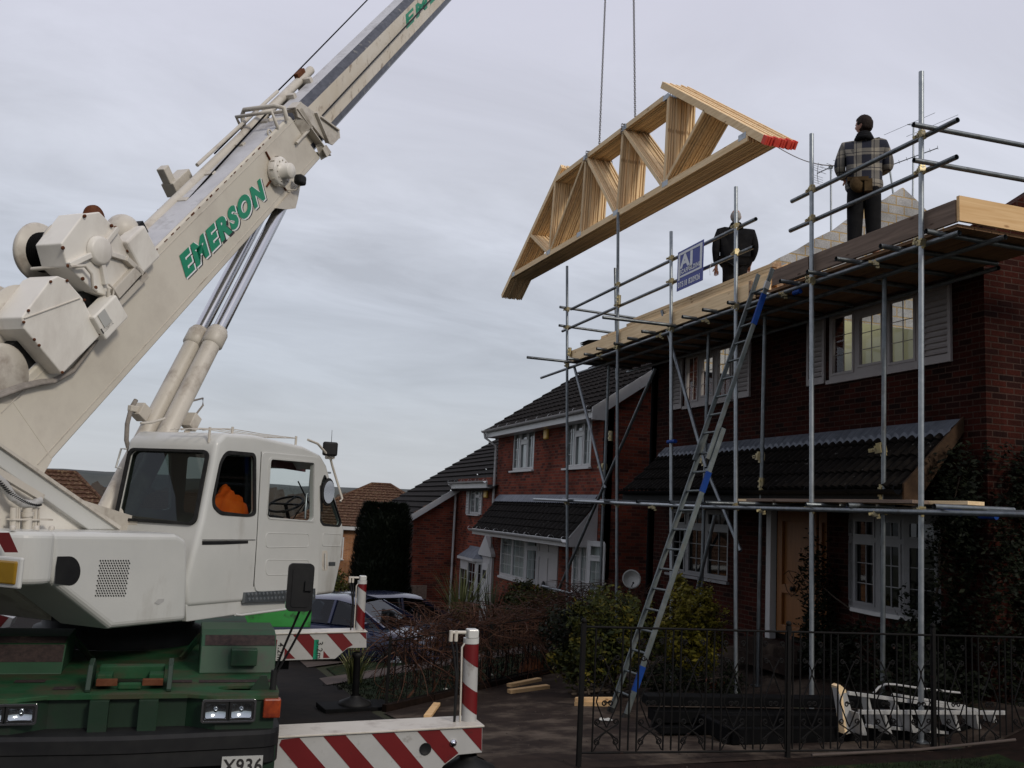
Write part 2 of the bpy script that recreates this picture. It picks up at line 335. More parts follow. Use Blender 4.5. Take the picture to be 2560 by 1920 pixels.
mat('lead', (0.102, 0.114, 0.138), (0.162, 0.18, 0.21), 6, .55, .2, bump=.2)
mat('tile_dark', (0.0042, 0.00336, 0.00294), (0.01176, 0.00924, 0.00756), 9, .9, bump=.5, dirt=(0.0924, 0.0882, 0.0798), dscale=14, dlo=.64, dhi=.68)
mat('tile_mid', (0.005714, 0.004285, 0.003571), (0.01428, 0.01107, 0.009288), 6, .9, bump=.5, dirt=(0.07855, 0.07142, 0.05714), dscale=14, dlo=.66, dhi=.72)
mat('tile_brown', (0.05184, 0.02592, 0.01728), (0.1037, 0.05357, 0.03456), 8, .9, bump=.4, dirt=(0.2074, 0.1469, 0.0864), dscale=9, dlo=.52, dhi=.66)
mat('soffit_black', (.012, .012, .012), None, 5, .6)
mat('door_orange', (0.2, 0.0775, 0.0175), (0.25, 0.1, 0.025), 3, .5, stretch=(6, 6, .7))
mat('door_white', (0.42, 0.406, 0.399), (0.462, 0.448, 0.441), 3, .45)
mat('room', (.60, .58, .34), (.66, .64, .40), 2, .9)
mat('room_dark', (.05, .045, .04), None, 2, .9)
mat('curtain', (.55, .55, .53), (.72, .72, .70), 14, .9, stretch=(6, 6, .2))
mat('iron', (0.00315, 0.0027, 0.0027), (0.0054, 0.0045, 0.00405), 20, .75, spec=.2, dirt=(0.054, 0.018, 0.01125), dscale=8, dlo=.66, dhi=.72)
mat('asphalt', (0.007291, 0.0062, 0.005654), (0.01302, 0.01116, 0.01013), 5, .92, bump=.4, dirt=(0.01953, 0.01488, 0.01225), dscale=1.1, dlo=.45, dhi=.75)
mat('drive', (0.02007, 0.01356, 0.01075), (0.03344, 0.02245, 0.01737), 4, .92, bump=.4, dirt=(0.1377, 0.1073, 0.0812), dscale=1.5, dlo=.47, dhi=.72)
mat('soil', (0.00792, 0.00462, 0.003218), (0.01584, 0.00847, 0.006078), 9, .95, bump=.6)
mat('paving', (0.081, 0.0648, 0.0567), (0.108, 0.0864, 0.0756), 3, .9, bump=.2)
mat('grass', (0.007, 0.014, 0.0042), (0.014, 0.0238, 0.007), 14, .95, bump=.6, dirt=(0.042, 0.035, 0.014), dscale=4, dlo=.55, dhi=.7)
mat('terrain', (.03, .034, .02), (.05, .05, .032), .4, .95)
mat('hill', (0.0675, 0.0765, 0.0765), (0.099, 0.1035, 0.099), .03, 1.)
def leafmat(name, a, b_, c=None):
    m = bpy.data.materials.new(name); m.use_nodes = True; nt = m.node_tree; b = nt.nodes['Principled BSDF']; L = nt.links
    g = N(nt, 'ShaderNodeNewGeometry'); n_ = N(nt, 'ShaderNodeTexNoise', i={'Scale': 3., 'Detail': 3.}); L.new(g.outputs['Position'], n_.inputs[0])
    f = mth(nt, 'MULTIPLY_ADD', g.outputs['Random Per Island'], .5, mth(nt, 'SUBTRACT', n_.outputs[0], .25))
    r = ramp(nt, [(.2, a), (.6, b_), (.9, c or b_)]); L.new(f, r.inputs[0]); L.new(r.outputs[0], b.inputs['Base Color'])
    b.inputs['Roughness'].default_value = .6; b.inputs['Specular IOR Level'].default_value = .12; MATS[name] = m
leafmat('leaf_conifer', (.004, .006, .0035), (.008, .012, .006), (.009, .012, .006))
leafmat('leaf_dark', (0.003, 0.0042, 0.0021), (0.0066, 0.009, 0.0036), (0.012, 0.0156, 0.0054))
leafmat('leaf_yellow', (0.048, 0.048, 0.00576), (0.1152, 0.096, 0.0096), (0.2016, 0.1584, 0.0216))
leafmat('leaf_mixed', (0.011, 0.0165, 0.0055), (0.0385, 0.04125, 0.0077), (0.132, 0.099, 0.011))
leafmat('leaf_strap', (0.0625, 0.08125, 0.03125), (0.2, 0.2125, 0.075), (0.525, 0.5, 0.25))
leafmat('leaf_strapdark', (.02, .03, .014), (.05, .065, .03), (.12, .13, .07))
leafmat('twig', (0.0225, 0.0105, 0.00675), (0.06375, 0.0285, 0.018), (0.12, 0.06375, 0.04125))
leafmat('bare', (.05, .04, .035), (.09, .075, .065))
mat('bark', (.05, .04, .03), (.09, .07, .055), 12, .95, bump=.5)
mat('car_navy', (.012, .017, .05), (.016, .022, .06), 3, .25, .3, coat=.8)
mat('skin', (.42, .22, .16), (.48, .26, .19), 10, .55)
mat('hair_dark', (.015, .01, .008), (.03, .02, .016), 40, .7, bump=.6)
mat('hair_grey', (.30, .28, .26), (.42, .40, .38), 40, .7, bump=.5)
mat('cloth_black', (.008, .008, .009), (.014, .014, .015), 12, .9, bump=.3)
mat('cloth_navy', (.012, .014, .022), (.02, .022, .032), 12, .9, bump=.3)
mat('hivis', (.85, .10, .01), (.95, .15, .015), 6, .7, bump=.4)
mat('hivis_grey', (.35, .36, .36), None, 6, .4)
mat('leather', (0.06, 0.0375, 0.0175), (0.1, 0.065, 0.03), 12, .8)
mat('sign_blue', (.03, .045, .27), (.04, .06, .33), 4, .5)
mat('sign_white', (.78, .79, .80), None, 4, .5)
mat('alarm', (.70, .42, .06), (.76, .48, .08), 3, .4)
mat('pvc_dark', (0.0036, 0.0036, 0.0039), (0.0066, 0.0066, 0.0072), 6, .7, spec=.06)
mat('verge_wood', (0.03, 0.018, 0.0108), (0.066, 0.039, 0.0228), 6, .85, bump=.3)
mat('steel_chain', (.10, .09, .085), (.16, .15, .14), 20, .5, .6)
mat('hose', (.20, .18, .16), (.30, .27, .24), 12, .7)
mat('visor', (.16, .07, .075), None, 4, .6)
def glass(name, tint, alpha, rough=.03, gl=.9):
    m = bpy.data.materials.new(name); m.use_nodes = True; nt = m.node_tree; nt.nodes.clear(); L = nt.links
    o = N(nt, 'ShaderNodeOutputMaterial'); t = N(nt, 'ShaderNodeBsdfTransparent', i={'Color': (*tint, 1)}); g = N(nt, 'ShaderNodeBsdfGlossy', i={'Roughness': rough, 'Color': (gl, gl*1.03, gl*1.06, 1)})
    lw = N(nt, 'ShaderNodeLayerWeight', i={'Blend': .5}); mxn = N(nt, 'ShaderNodeMixShader'); f5 = mth(nt, 'POWER', lw.outputs['Facing'], 4.0); L.new(mth(nt, 'MULTIPLY_ADD', f5, .9, .04+alpha, clamp=True), mxn.inputs[0]); L.new(t.outputs[0], mxn.inputs[1]); L.new(g.outputs[0], mxn.inputs[2]); L.new(mxn.outputs[0], o.inputs[0])
    MATS[name] = m
glass('glass', (.75, .8, .8), .06); glass('glass_dark', (.25, .27, .27), .05); glass('glass_cab', (.55, .65, .62), .0, gl=.8); glass('glass_tint', (.13, .155, .145), .03, gl=.8); glass('glass_clear', (.9, .93, .92), .0, gl=.8)
glass('glass_car', (.2, .24, .26), .05, gl=.40)
def checkmat():
    m = bpy.data.materials.new('plaid'); m.use_nodes = True; nt = m.node_tree; b = nt.nodes['Principled BSDF']; L = nt.links
    g = N(nt, 'ShaderNodeTexCoord'); s = N(nt, 'ShaderNodeSeparateXYZ'); L.new(g.outputs['Object'], s.inputs[0])
    h = mth(nt, 'ADD', mth(nt, 'MULTIPLY', s.outputs[0], .75), mth(nt, 'MULTIPLY', s.outputs[1], -.66))
    def stripe(x, per, w, ph=0.0):
        fr = mth(nt, 'FRACT', mth(nt, 'ADD', mth(nt, 'DIVIDE', x, per), ph)); return mth(nt, 'LESS_THAN', fr, w)
    a = stripe(h, .20, .55, .1); c = stripe(s.outputs[2], .20, .55); l1 = stripe(h, .20, .04, .42); l2 = stripe(s.outputs[2], .20, .04, .3)
    base = mixc(nt, a, (.30, .27, .22), (.035, .038, .05)); b2 = mixc(nt, c, (.30, .27, .22), (.022, .026, .04))
    col = mixc(nt, .5, base, b2); col = mixc(nt, mth(nt, 'MULTIPLY', a, c), col, (.015, .017, .03))
    col = mixc(nt, mth(nt, 'MAXIMUM', l1, l2), col, (.02, .02, .03)); L.new(col, b.inputs['Base Color']); b.inputs['Roughness'].default_value = .95; MATS['plaid'] = m
checkmat()
for n_, m_ in MATS.items(): m_.name = n_
# ================= GROUND =================
def clamp(x, a, b): return max(a, min(b, x))
def gz(x, y):
    z = .27-.065*max(0, min(y, 60)-8) - .03*max(0, min(y, 160)-60)
    z -= .07*clamp(6.8-x, 0, 4.5)*clamp((y-7.5)/5, .15, 1)
    z += .30*clamp((x-7.6)/.9, 0, 1)*clamp((20-y)/4, 0, 1)
    return z
def G(x, y, off=0.):
    r = ray(x, y); t = 1.
    for _ in range(60):
        p = CAM+r*t; e = p.z-gz(p.x, p.y)-off; t += e/(-r.z)*.8
    return CAM+r*t
def patch(name, a, b, c, d, n, m, off, mt, label=None, kind='structure', amp=0.):
    mb = MB(); vs = []
    for j in range(m+1):
        for i in range(n+1):
            s, t = i/n, j/m
            x = (a[0]*(1-s)+b[0]*s)*(1-t)+(d[0]*(1-s)+c[0]*s)*t; y = (a[1]*(1-s)+b[1]*s)*(1-t)+(d[1]*(1-s)+c[1]*s)*t
            vs.append((x, y, gz(x, y)+off+amp*(noise.noise(V((x*1.7, y*1.7, 0))))))
    mb.add(vs, [(j*(n+1)+i, j*(n+1)+i+1, (j+1)*(n+1)+i+1, (j+1)*(n+1)+i) for j in range(m) for i in range(n)], True)
    return mb.build(name, mt, kind=kind)
def ground():
    mb = MB(); xs = [-2500, -600, -200, -80, -40, -20, -12, -8]+[-6+.6*i for i in range(30)]+[14, 20, 40, 80, 200, 600, 2500]
    ys = [-60, -20, -8, -2]+[.6*i for i in range(0, 60)]+[38, 42, 48, 55, 60, 75, 100, 160, 400, 1000, 2600]
    vs = [(x, y, gz(x, y)-.012) for y in ys for x in xs]; nx = len(xs)
    mb.add(vs, [(j*nx+i, j*nx+i+1, (j+1)*nx+i+1, (j+1)*nx+i) for j in range(len(ys)-1) for i in range(nx-1)], True)
    mb.build('ground', M['terrain'], kind='structure')
ground()
patch('road', (-9, -6), (2.62, -6), (2.2, 60), (-9, 60), 20, 110, .0, M['asphalt'])
patch('driveway', (2.625, 7.72), (8.69, 7.62), (8.69, 17.0), (2.625, 12.55), 14, 20, .006, M['drive'])
patch('front_garden_soil', (2.625, -2), (12, -2), (12, 7.60), (2.625, 7.70), 16, 20, .004, M['soil'], amp=.02)
patch('lawn', (2.62, 12.95), (8.3, 16.65), (8.3, 22.0), (2.62, 18.0), 14, 16, .010, M['grass'], amp=.01)
patch('paving', (2.3, 15.6), (8.3, 18.9), (8.3, 19.9), (2.3, 16.5), 14, 3, .018, M['paving'])
patch('path', (2.3, 18.2), (8.3, 21.2), (8.3, 24.6), (2.3, 24.6), 14, 8, .022, M['paving'])
patch('verge', (4.6, 5.2), (12, 5.2), (12, 7.35), (4.6, 7.35), 14, 6, .012, M['grass'], amp=.012)
# kerb edge between drive and soil along the far fence
mb = MB(); A = V((2.66, 12.72, 0)); B = V((8.2, 16.45, 0))
for i in range(7):
    p = A.lerp(B, i/7); q = A.lerp(B, (i+.985)/7); p.z = gz(p.x, p.y)+.03; q.z = gz(q.x, q.y)+.03; mb.beam(p, q, .08, .10)
mb.build('garden_edging', M['soil'], kind='structure')
# far hills
def hills():
    mb = MB()
    for k, (R, h0, h1) in enumerate(((330, 3, 8), (650, 10, 22))):
        vs = []; n = 120
        for i in range(n+1):
            a = radians(-60+130*i/n); h = h0+(h1-h0)*(.5+.5*noise.noise(V((i*.09+k*9, 3, 0))))+1.6*noise.noise(V((i*1.3, k, 7)))
            for rr, z in ((R, -12), (R+15, h-6), (R+60, h-2.), (R+160, -14)): vs.append((sin(a)*rr, cos(a)*rr, z))
        mb.add(vs, [(i*4+j, i*4+4+j, i*4+5+j, i*4+1+j) for i in range(n) for j in range(3)], True)
    mb.build('hills', M['hill'], kind='structure')
hills()

# ================= BUILDING HELPERS =================
Z = V((0, 0, 1)); FX = V((0, -1, 0)); GX = V((1, 0, 0))   # facade (faces -X) and gable (faces -Y) width axes
def tiles(parent, P, a, u, la, lu, nc, wave, amp, mt, name='roof', step=.03, spw=6, crooked=0.):
    P = V(P); a = V(a).normalized(); u = V(u).normalized(); n = a.cross(u).normalized(); mb = MB()
    if n.z < 0: n = -n
    k = max(1, int(la/wave*spw)) if amp else max(2, int(la/1.))
    rng = random.Random(3)
    for c in range(nc):
        h0 = lu*c/nc; h1 = lu*(c+1)/nc+.03; vs = []
        ph = .5*wave*(c % 2)*0
        for i in range(k+1):
            x = la*i/k; w = amp*(abs(sin(pi*(x+ph)/wave))**.8)
            j = crooked*rng.uniform(-1, 1) if i % spw == 0 else 0
            vs += [P+a*x+u*(h0+j)+n*(w+step), P+a*x+u*h1+n*w, P+a*x+u*(h0+j)+n*(w-.012)]
        mb.add(vs, [(i*3, i*3+3, i*3+4, i*3+1) for i in range(k)]+[(i*3+2, i*3+5, i*3+3, i*3) for i in range(k)])
    return mb.build(name, mt, parent)
def window(parent, O, ex, w, h, lights, fm='upvc', gm='glass_dark', fr=.05, th=.06, sill=True, curtain=None, back=.14, bars=.012, backmat='room_dark', bw=None, lbl=None):
    """O lower-left corner of the opening on the outer face plane; lights = (x0,y0,x1,y1,nx,ny)"""
    O = V(O); ex = V(ex).normalized(); n = ex.cross(Z)
    mb = MB(); holes = [[(a, b), (c, b), (c, d), (a, d)] for (a, b, c, d, _, _) in lights]
    mb.plate([(0, 0), (w, 0), (w, h), (0, h)], holes, O, ex, Z, th)
    g = MB()
    for (a, b, c, d, nx, ny) in lights:
        s = .022
        mb.plate([(a-.012, b-.012), (c+.012, b-.012), (c+.012, d+.012), (a-.012, d+.012)], [[(a+s, b+s), (c-s, b+s), (c-s, d-s), (a+s, d-s)]], O+n*.012, ex, Z, .03)
        for i in range(1, nx): x = a+(c-a)*i/nx; mb.box(O+ex*x+Z*(b+d)/2-n*.022, (bars, .012, d-b-.04), ex, n)
        for i in range(1, ny): y = b+(d-b)*i/ny; mb.box(O+ex*(a+c)/2+Z*y-n*.0205, (c-a-.04, .013, bars), ex, n)
        q = O-n*.03; g.quad(q+ex*a+Z*b, q+ex*c+Z*b, q+ex*c+Z*d, q+ex*a+Z*d)
    wo = mb.build('window', M[fm], parent, label=lbl)
    g.build('pane', M[gm], wo)
    if sill: MB().box(O+ex*w/2-Z*.025+n*.03, (w+.12, .14, .045), ex, n).build('sill', M[fm], wo)
    if curtain:
        cm = MB(); k = 60; vs = []
        for i in range(k+1):
            x = w*i/k; dd = back+.018*sin(i*1.7)+.01*sin(i*.6); vs += [O+ex*x-n*dd+Z*.02, O+ex*x-n*dd+Z*(h-.02)]
        cm.add(vs, [(2*i, 2*i+2, 2*i+3, 2*i+1) for i in range(k)], True); cm.build('curtain', M[curtain], wo)
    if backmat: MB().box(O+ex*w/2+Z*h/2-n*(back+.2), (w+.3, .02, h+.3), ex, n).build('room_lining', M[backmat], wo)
    return wo
def louvre_shutter(parent, O, ex, w, h, mt='upvc_grey', nl=11):
    O = V(O); ex = V(ex); n = ex.cross(Z); mb = MB(); b = .05
    mb.plate([(0, 0), (w, 0), (w, h), (0, h)], [[(b, .1), (w-b, .1), (w-b, h-.07), (b, h-.07)]], O+n*.035, ex, Z, .035)
    hh = (h-.17)
    mb.box(O+ex*w/2+Z*(.1+hh/2)+n*.003, (w-2*b, .004, hh), ex, n)
    for i in range(nl):
        z = .1+hh*(i+.5)/nl; c = O+ex*w/2+Z*z+n*.020
        mb.box(c, (w-2*b-.004, .010, hh/nl*.62), ex, (n+Z*.5).normalized())
    return mb.build('shutter', M[mt], parent)
def wallplate(parent, outline, holes, O, ex, th, mt, name='wall', lbl=None):
    return MB().plate(outline, holes, O, ex, Z, th).build(name, M[mt], parent, label=lbl)
R_ = lambda x0, z0, x1, z1: [(x0, z0), (x1, z0), (x1, z1), (x0, z1)]
def lights3(w, h, f=.06, hd=None, nx=2, ny=4):
    c = (w-4*f)/3; out = []
    for i in range(3):
        x = f+i*(c+f)
        if hd: out += [(x, f, x+c, h-hd-f, nx, ny), (x, h-hd, x+c, h-f, nx, 1)]
        else: out.append((x, f, x+c, h-f, nx, ny))
    return out
def gutter(parent, y0, y1, x, z, mt='upvc', r=.06, name='gutter'):
    mb = MB(); k = 6; 
    prof = [(r*cos(pi+pi*i/k), r*sin(pi+pi*i/k)) for i in range(k+1)]; vs = []
    for y in (y0, y1): vs += [(x+p, y, z+q) for p, q in prof]
    mb.add(vs, [(i, i+1, k+2+i, k+1+i) for i in range(k)], True)
    vs2 = [(v[0]*1., v[1], v[2]) for v in vs]
    for i in range(int(abs(y1-y0)/.8)+1):
        y = y0+(y1-y0)*i/max(1, int(abs(y1-y0)/.8)); mb.lathe((x, y-.012, z), (0, 1, 0), [(r*1.08, 0), (r*1.08, .024)], 12)
    return mb.build(name, M[mt], parent)

# ================= HOUSE UNDER REPAIR =================
FXp = 8.7
def house_one():
    h = thing('brick_house', 'roofless dark red brick house behind the scaffolding, its gable ends standing bare', 'house', (8.7, 12.8, .3))
    y1 = 17.05; y0 = 8.55
    X = lambda y: y1-y                       # distance along facade from its far corner
    # openings: upper windows, lower window, door, bow
    wz0, wz1 = 4.51, 5.50
    up = [(15.72, 14.06), (11.42, 9.62)]
    holes = [R_(X(a), wz0, X(b), wz1) for a, b in up]
    holes += [R_(X(16.2), 1.38, X(14.12), 2.58), R_(X(12.98), .62, X(10.98+.5), 2.62), R_(X(10.92), 1.35, X(9.38), 2.62)]
    wallplate(h, R_(0, .05, X(y0), 5.62), holes, (FXp, y1, 0), FX, .25, 'brick_dark_shaded')
    # gables: near one brick, far one bare blockwork with a brick skin behind
    sl = .66
    prof = [(0, .05), (12.0, .05), (12.0, 6.2)]
    def raked(z0, jag, stepn=.22):
        pts = []; n = 26
        for i in range(n+1):
            x = 12-12*i/n; z = z0+sl*min(x, 12-x)+ (random.uniform(-jag, jag)); pts.append((x, z))
        return pts
    wallplate(h, [(0, .05), (12, .05)]+raked(6.12, .025), [], (FXp-.012, y0, 0), GX, .22, 'brick_dark_shaded')
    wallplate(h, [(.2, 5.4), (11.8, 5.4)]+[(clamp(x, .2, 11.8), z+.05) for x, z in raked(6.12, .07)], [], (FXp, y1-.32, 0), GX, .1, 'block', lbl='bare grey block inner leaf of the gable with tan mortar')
    wallplate(h, [(0, .05), (12, .05)]+raked(6.08, .06), [], (FXp+.0, y1-.2, 0), GX, .2, 'brick_dark_shaded')
    # inside of the open upper floor, lit from above
    MB().bb((8.96, 8.8, 3.30), (20.4, 16.7, 3.42)).build('upper_floor', M['board_old'], h)
    rm = MB(); rm.bb((11.3, 8.8, 3.42), (11.4, 16.7, 5.75)); rm.bb((8.97, 12.6, 3.42), (11.3, 12.7, 5.75))
    rm.build('room_wall', M['room'], h)
    MB().bb((20.4, 8.6, .1), (20.65, 17., 5.6)).build('rear_wall', M['brick_dark_shaded'], h)
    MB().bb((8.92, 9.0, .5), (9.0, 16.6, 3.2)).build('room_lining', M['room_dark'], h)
    for k, (a, b) in enumerate(up):
        w = a-b; hh = wz1-wz0; c = (w-.36)/3
        li = [(.06, .07, .06+c, hh-.07, 2, 3), (.17+c, .12, .17+2*c-.0, hh-.16, 2, 3), (w-.06-c, .07, w-.06, hh-.07, 2, 3)]
        window(h, (FXp-.02, a, wz0), FX, w, hh, li, 'upvc_grey', 'glass_clear', sill=False, backmat=None, bars=.008)
        MB().bb((FXp-.06, a+.03, wz0-.06), (FXp-.003, b-.03, wz0-.003)).build('sill', M['upvc_grey'], h)
        louvre_shutter(h, (FXp-.004, a+.10+.42, wz0-.03), FX, .42, hh+.02)
        louvre_shutter(h, (FXp-.004, b-.06, wz0-.03), FX, .50, hh+.02)
    window(h, (FXp+.04, 16.2, 1.38), FX, 2.08, 1.2, [(.06, .06, .52, .84, 2, 3), (.06, .93, .52, 1.14, 1, 1), (.66, .06, 1.16, .84, 2, 3), (.66, .93, 1.16, 1.14, 2, 1), (1.34, .06, 2.02, .84, 2, 3), (1.34, .93, 2.02, 1.14, 2, 1)], 'upvc_shaded', back=.16)
    # door and side panel
    dm = MB(); dw = .98
    dm.plate(R_(0, 0, dw, 1.88), [R_(.13, .14, dw-.16, .62), R_(.13, .75, dw-.16, 1.72)], (FXp+.07, 12.80, .72), FX, Z, .05)
    dm.box((FXp+.135, 12.80-dw/2, 1.66), (.03, dw, 1.88)); dr = dm.build('door', M['door_orange'], h, bevel=.006)
    MB().sphere((FXp+.03, 12.80-.45, 1.42), .035).lathe((FXp+.05, 12.35, 1.42), (-1, 0, 0), [(.05, 0), (.05, .02)]).build('knocker', M['black'], dr)
    MB().bb((FXp-.01, 12.98, .62), (FXp+.1, 12.86, 2.62)).bb((FXp-.01, 12.86, 2.60), (FXp+.1, 11.48, 2.62)).build('door_frame', M['upvc'], h)
    MB().plate(R_(0, 0, .28, 1.88), [R_(.06, .14, .22, .62), R_(.06, .75, .22, 1.72)], (FXp+.075, 11.76, .72), FX, Z, .05).box((FXp+.13, 11.62, 1.66), (.02, .28, 1.88)).build('side_panel', M['door_orange'], h)
    MB().bb((8.3, 11.6, .3), (8.69, 13.1, .62)).bb((8.05, 11.5, .3), (8.3, 13.2, .46)).build('doorstep', M['drive'], h)
    # bow window
    bow = thing_part = MB(); pts = [(FXp, 11.0), (8.50, 10.66), (8.42, 10.10), (8.46, 9.66), (FXp, 9.30)]
    wo = None
    for i in range(4):
        a = V((*pts[i], 1.34)); b = V((*pts[i+1], 1.34)); ex = (b-a); w = ex.length; ex.normalize()
        li = [(.05, .07, w-.05, .86, 1 if w < .35 else 2, 3), (.05, .95, w-.05, 1.16, 2, 1)]
        window(h, a, ex, w, 1.25, li, 'upvc_shaded', 'glass_dark', th=.05, sill=False, backmat=None)
    MB().prism([(x-.05 if 8.6 > x else x, y, 1.29) for x, y in pts], (0, 0, .05)).build('bay_sill', M['upvc'], h)
    MB().prism([(x, y, .3) for x, y in pts], (0, 0, .985)).build('bay_base', M['brick_dark_shaded'], h)
    MB().prism([(x-.02 if 8.6 > x else x, y, 2.59) for x, y in pts], (0, 0, .06)).build('bay_head', M['soffit_black'], h)
    # porch roof
    ya, yb = 16.45, 8.92; e = V((7.84, ya, 2.86)); t = V((8.69, ya, 3.66)); u = (t-e); lu = u.length
    tiles(h, e, (0, -1, 0), u, ya-yb, lu, 4, .155, .05, M['tile_dark'], 'porch_roof', .035, 8, .012)
    fl = MB(); k = 200; vs = []
    for i in range(k+1):
        y = ya-(ya-yb-.0)*i/k; w = .06*abs(sin(pi*(ya-y)/.155))
        vs += [(8.684, y, 3.76+.0), (8.52, y, 3.575+w), (8.50, y, 3.52+w)]
    fl.add(vs, [(i*3+j, i*3+3+j, i*3+4+j, i*3+1+j) for i in range(k) for j in range(2)], False); fl.build('flashing', M['lead'], h)
    MB().bb((7.80, ya, 2.66), (7.86, yb, 2.85)).bb((7.86, ya-.02, 2.66), (8.69, yb+.02, 2.70)).build('fascia', M['soffit_black'], h)
    MB().prism([(7.8, yb-.03, 2.68), (7.8, yb-.03, 2.93), (8.69, yb-.03, 3.78), (8.69, yb-.03, 3.60), (7.95, yb-.03, 2.68)], (0, .03, 0)).build('bargeboard', M['verge_wood'], h)
    gutter(h, ya, yb, 7.73, 2.86, 'pvc_dark')
    for yy in (16.98,): MB().tube((FXp-.05, yy, .3), (FXp-.05, yy, 5.6), .035).build('downpipe', M['pvc_dark'], h)
    return h
H1 = house_one()

# ================= MIDDLE HOUSE =================
def house_two():
    h = thing('brick_house', 'red brick house with white gutters and alarm box, next door beyond the scaffolding', 'house', (8.7, 23.4, -.7))
    ya, yb = 27.25, 19.45; X = lambda y: ya-y; g = -.9; ez = 4.80
    wa = (25.85, 24.02, 3.52, 4.74); wb = (21.72, 20.12, 3.49, 4.74)
    P = lambda x, y, xx=8.45: on(0, x*D, y*D, xx)
    bayA = (P(1073, 1200).y, P(1142, 1200).y); dr = (P(1162, 1200, 8.7).y, P(1207, 1200, 8.7).y); bayB = (P(1225, 1200).y, P(1281, 1200).y)
    holes = [R_(X(w[0]), w[2], X(w[1]), w[3]) for w in (wa, wb)]
    wallplate(h, R_(0, g, X(yb), ez), holes, (FXp, ya, 0), FX, .25, 'brick')
    for w in (wa, wb):
        W_ = w[0]-w[1]; H_ = w[3]-w[2]; c = (W_-.3)/3
        li = [(.06, .06, .06+c, H_-.06, 2, 4), (.15+c, .06, .15+2*c, H_*.62, 1, 1), (.15+c, H_*.70, .15+2*c, H_-.06, 1, 1), (W_-.06-c, .06, W_-.06, H_-.06, 2, 4)]
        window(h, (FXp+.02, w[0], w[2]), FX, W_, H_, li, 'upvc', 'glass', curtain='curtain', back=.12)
    # bays under the porch
    zs = on(0, 1105*D, 1250*D, 8.4).z; zt = zs+1.22
    for (a, b) in (bayA, bayB):
        pts = [(FXp, a+.05), (8.46, a-.30), (8.46, b+.30), (FXp, b-.05)]
        for i in range(3):
            p = V((*pts[i], zs)); q = V((*pts[i+1], zs)); ex = q-p; w = ex.length; ex.normalize()
            li = [(.05, .06, w-.05, .84, 2, 3), (.05, .92, w-.05, 1.16, 1, 1)] if i != 1 else [(.06, .06, w*.5-.03, 1.16, 2, 4), (w*.5+.03, .06, w-.06, 1.16, 2, 4)]
            window(h, p, ex, w, 1.22, li, 'upvc', 'glass', th=.05, sill=False, backmat=None)
        MB().prism([(x-.06 if x < 8.6 else x, y, zs-.06) for x, y in pts], (0, 0, .055)).build('bay_sill', M['upvc'], h)
        MB().prism([(x, y, g) for x, y in pts], (0, 0, zs-g-.07)).build('bay_base', M['brick'], h)
        MB().bb((8.64, a-.1, zs), (8.66, b+.1, zt)).build('curtain', M['curtain'], h)
        MB().prism([(x, y, zt+.003) for x, y in pts], (0, 0, .03)).build('bay_head', M['upvc'], h)
    d0, d1 = dr; zf = zs-.62; dm = MB(); w = d0-d1
    dm.plate(R_(0, 0, w, 2.0), [R_(.15, .15, w/2-.06, 1.3), R_(w/2+.06, .15, w-.15, 1.3), R_(.15, 1.45, w/2-.06, 1.82), R_(w/2+.06, 1.45, w-.15, 1.82)], (FXp-.03, d0, zf), FX, Z, .03)
    dm.bb((FXp-.012, d0, zf), (FXp-.003, d1, zf+2.0)); do = dm.build('door', M['door_white'], h)
    MB().lathe((FXp-.05, (d0+d1)/2, zf+.62), (-1, 0, 0), [(.02, 0), (.1, .03), (.1, .06), (.03, .07)], 14).build('knocker', M['black'], do)
    # porch roof
    pe = on(0, 1022*D, 1141*D, 8.0); e = V((8.0, 27.1, pe.z)); t = V((8.69, 26.5, 2.70)); yb2 = 19.6
    u = V((t.x-e.x, 0, t.z-e.z)); tiles(h, (e.x, e.y, e.z), (0, -1, 0), u, 27.1-yb2, u.length, 5, .3, .03, M['tile_dark'], 'porch_roof', .03, 6, .01)
    fl = MB(); vs = []; k = 160
    for i in range(k+1):
        y = 26.9-(26.9-yb2)*i/k; vs += [(8.688, y, 2.84), (8.52, y, 2.62+.03*abs(sin(pi*y/.15)))]
    fl.add(vs, [(i*2, i*2+2, i*2+3, i*2+1) for i in range(k)]); fl.build('flashing', M['lead'], h)
    MB().bb((7.97, 27.1, e.z-.16), (8.01, yb2, e.z)).bb((8.01, 27.08, e.z-.16), (8.69, yb2+.02, e.z-.13)).build('fascia', M['upvc'], h)
    gutter(h, 27.1, yb2, 7.9, e.z+.0, 'upvc', .07)
    MB().prism([(7.98, yb2-.02, e.z-.15), (7.98, yb2-.02, e.z+.02), (8.69, yb2-.02, 2.66), (8.69, yb2-.02, e.z-.15)], (0, .02, 0)).build('porch_end', M['door_white'], h)
    # roof
    sl = .67; e = V((8.32, ya+.25, ez-.06)); rx = 13.2; u = V((rx-e.x, 0, (rx-e.x)*sl)); 
    tiles(h, e, (0, -1, 0), u, ya-yb+.45, u.length, 16, .3, .035, M['tile_mid'], 'roof', .035, 4, .01)
    u2 = V((-(rx-e.x), 0, (rx-e.x)*sl)); tiles(h, (2*rx-e.x, yb-.2, e.z), (0, 1, 0), u2, ya-yb+.45, u2.length, 8, .3, 0, M['tile_mid'], 'rear_roof')
    for yy, nm in ((yb, 0), (ya-.25, 1)):
        wallplate(h, [(0, g), (9, g), (9, ez), (4.5, ez+4.5*sl-.05), (0, ez)], [], (FXp+.003, yy, 0), GX, .25, 'brick')
    ex_ = 8.3
    MB().prism([(ex_, yb-.24, ez-.30), (ex_, yb-.24, ez-.02), (rx, yb-.24, ez-.02+(rx-ex_)*sl), (rx, yb-.24, ez-.25+(rx-ex_)*sl), (8.62, yb-.24, ez-.10), (8.62, yb-.24, ez-.30)], (0, .035, 0)).build('bargeboard', M['upvc'], h)
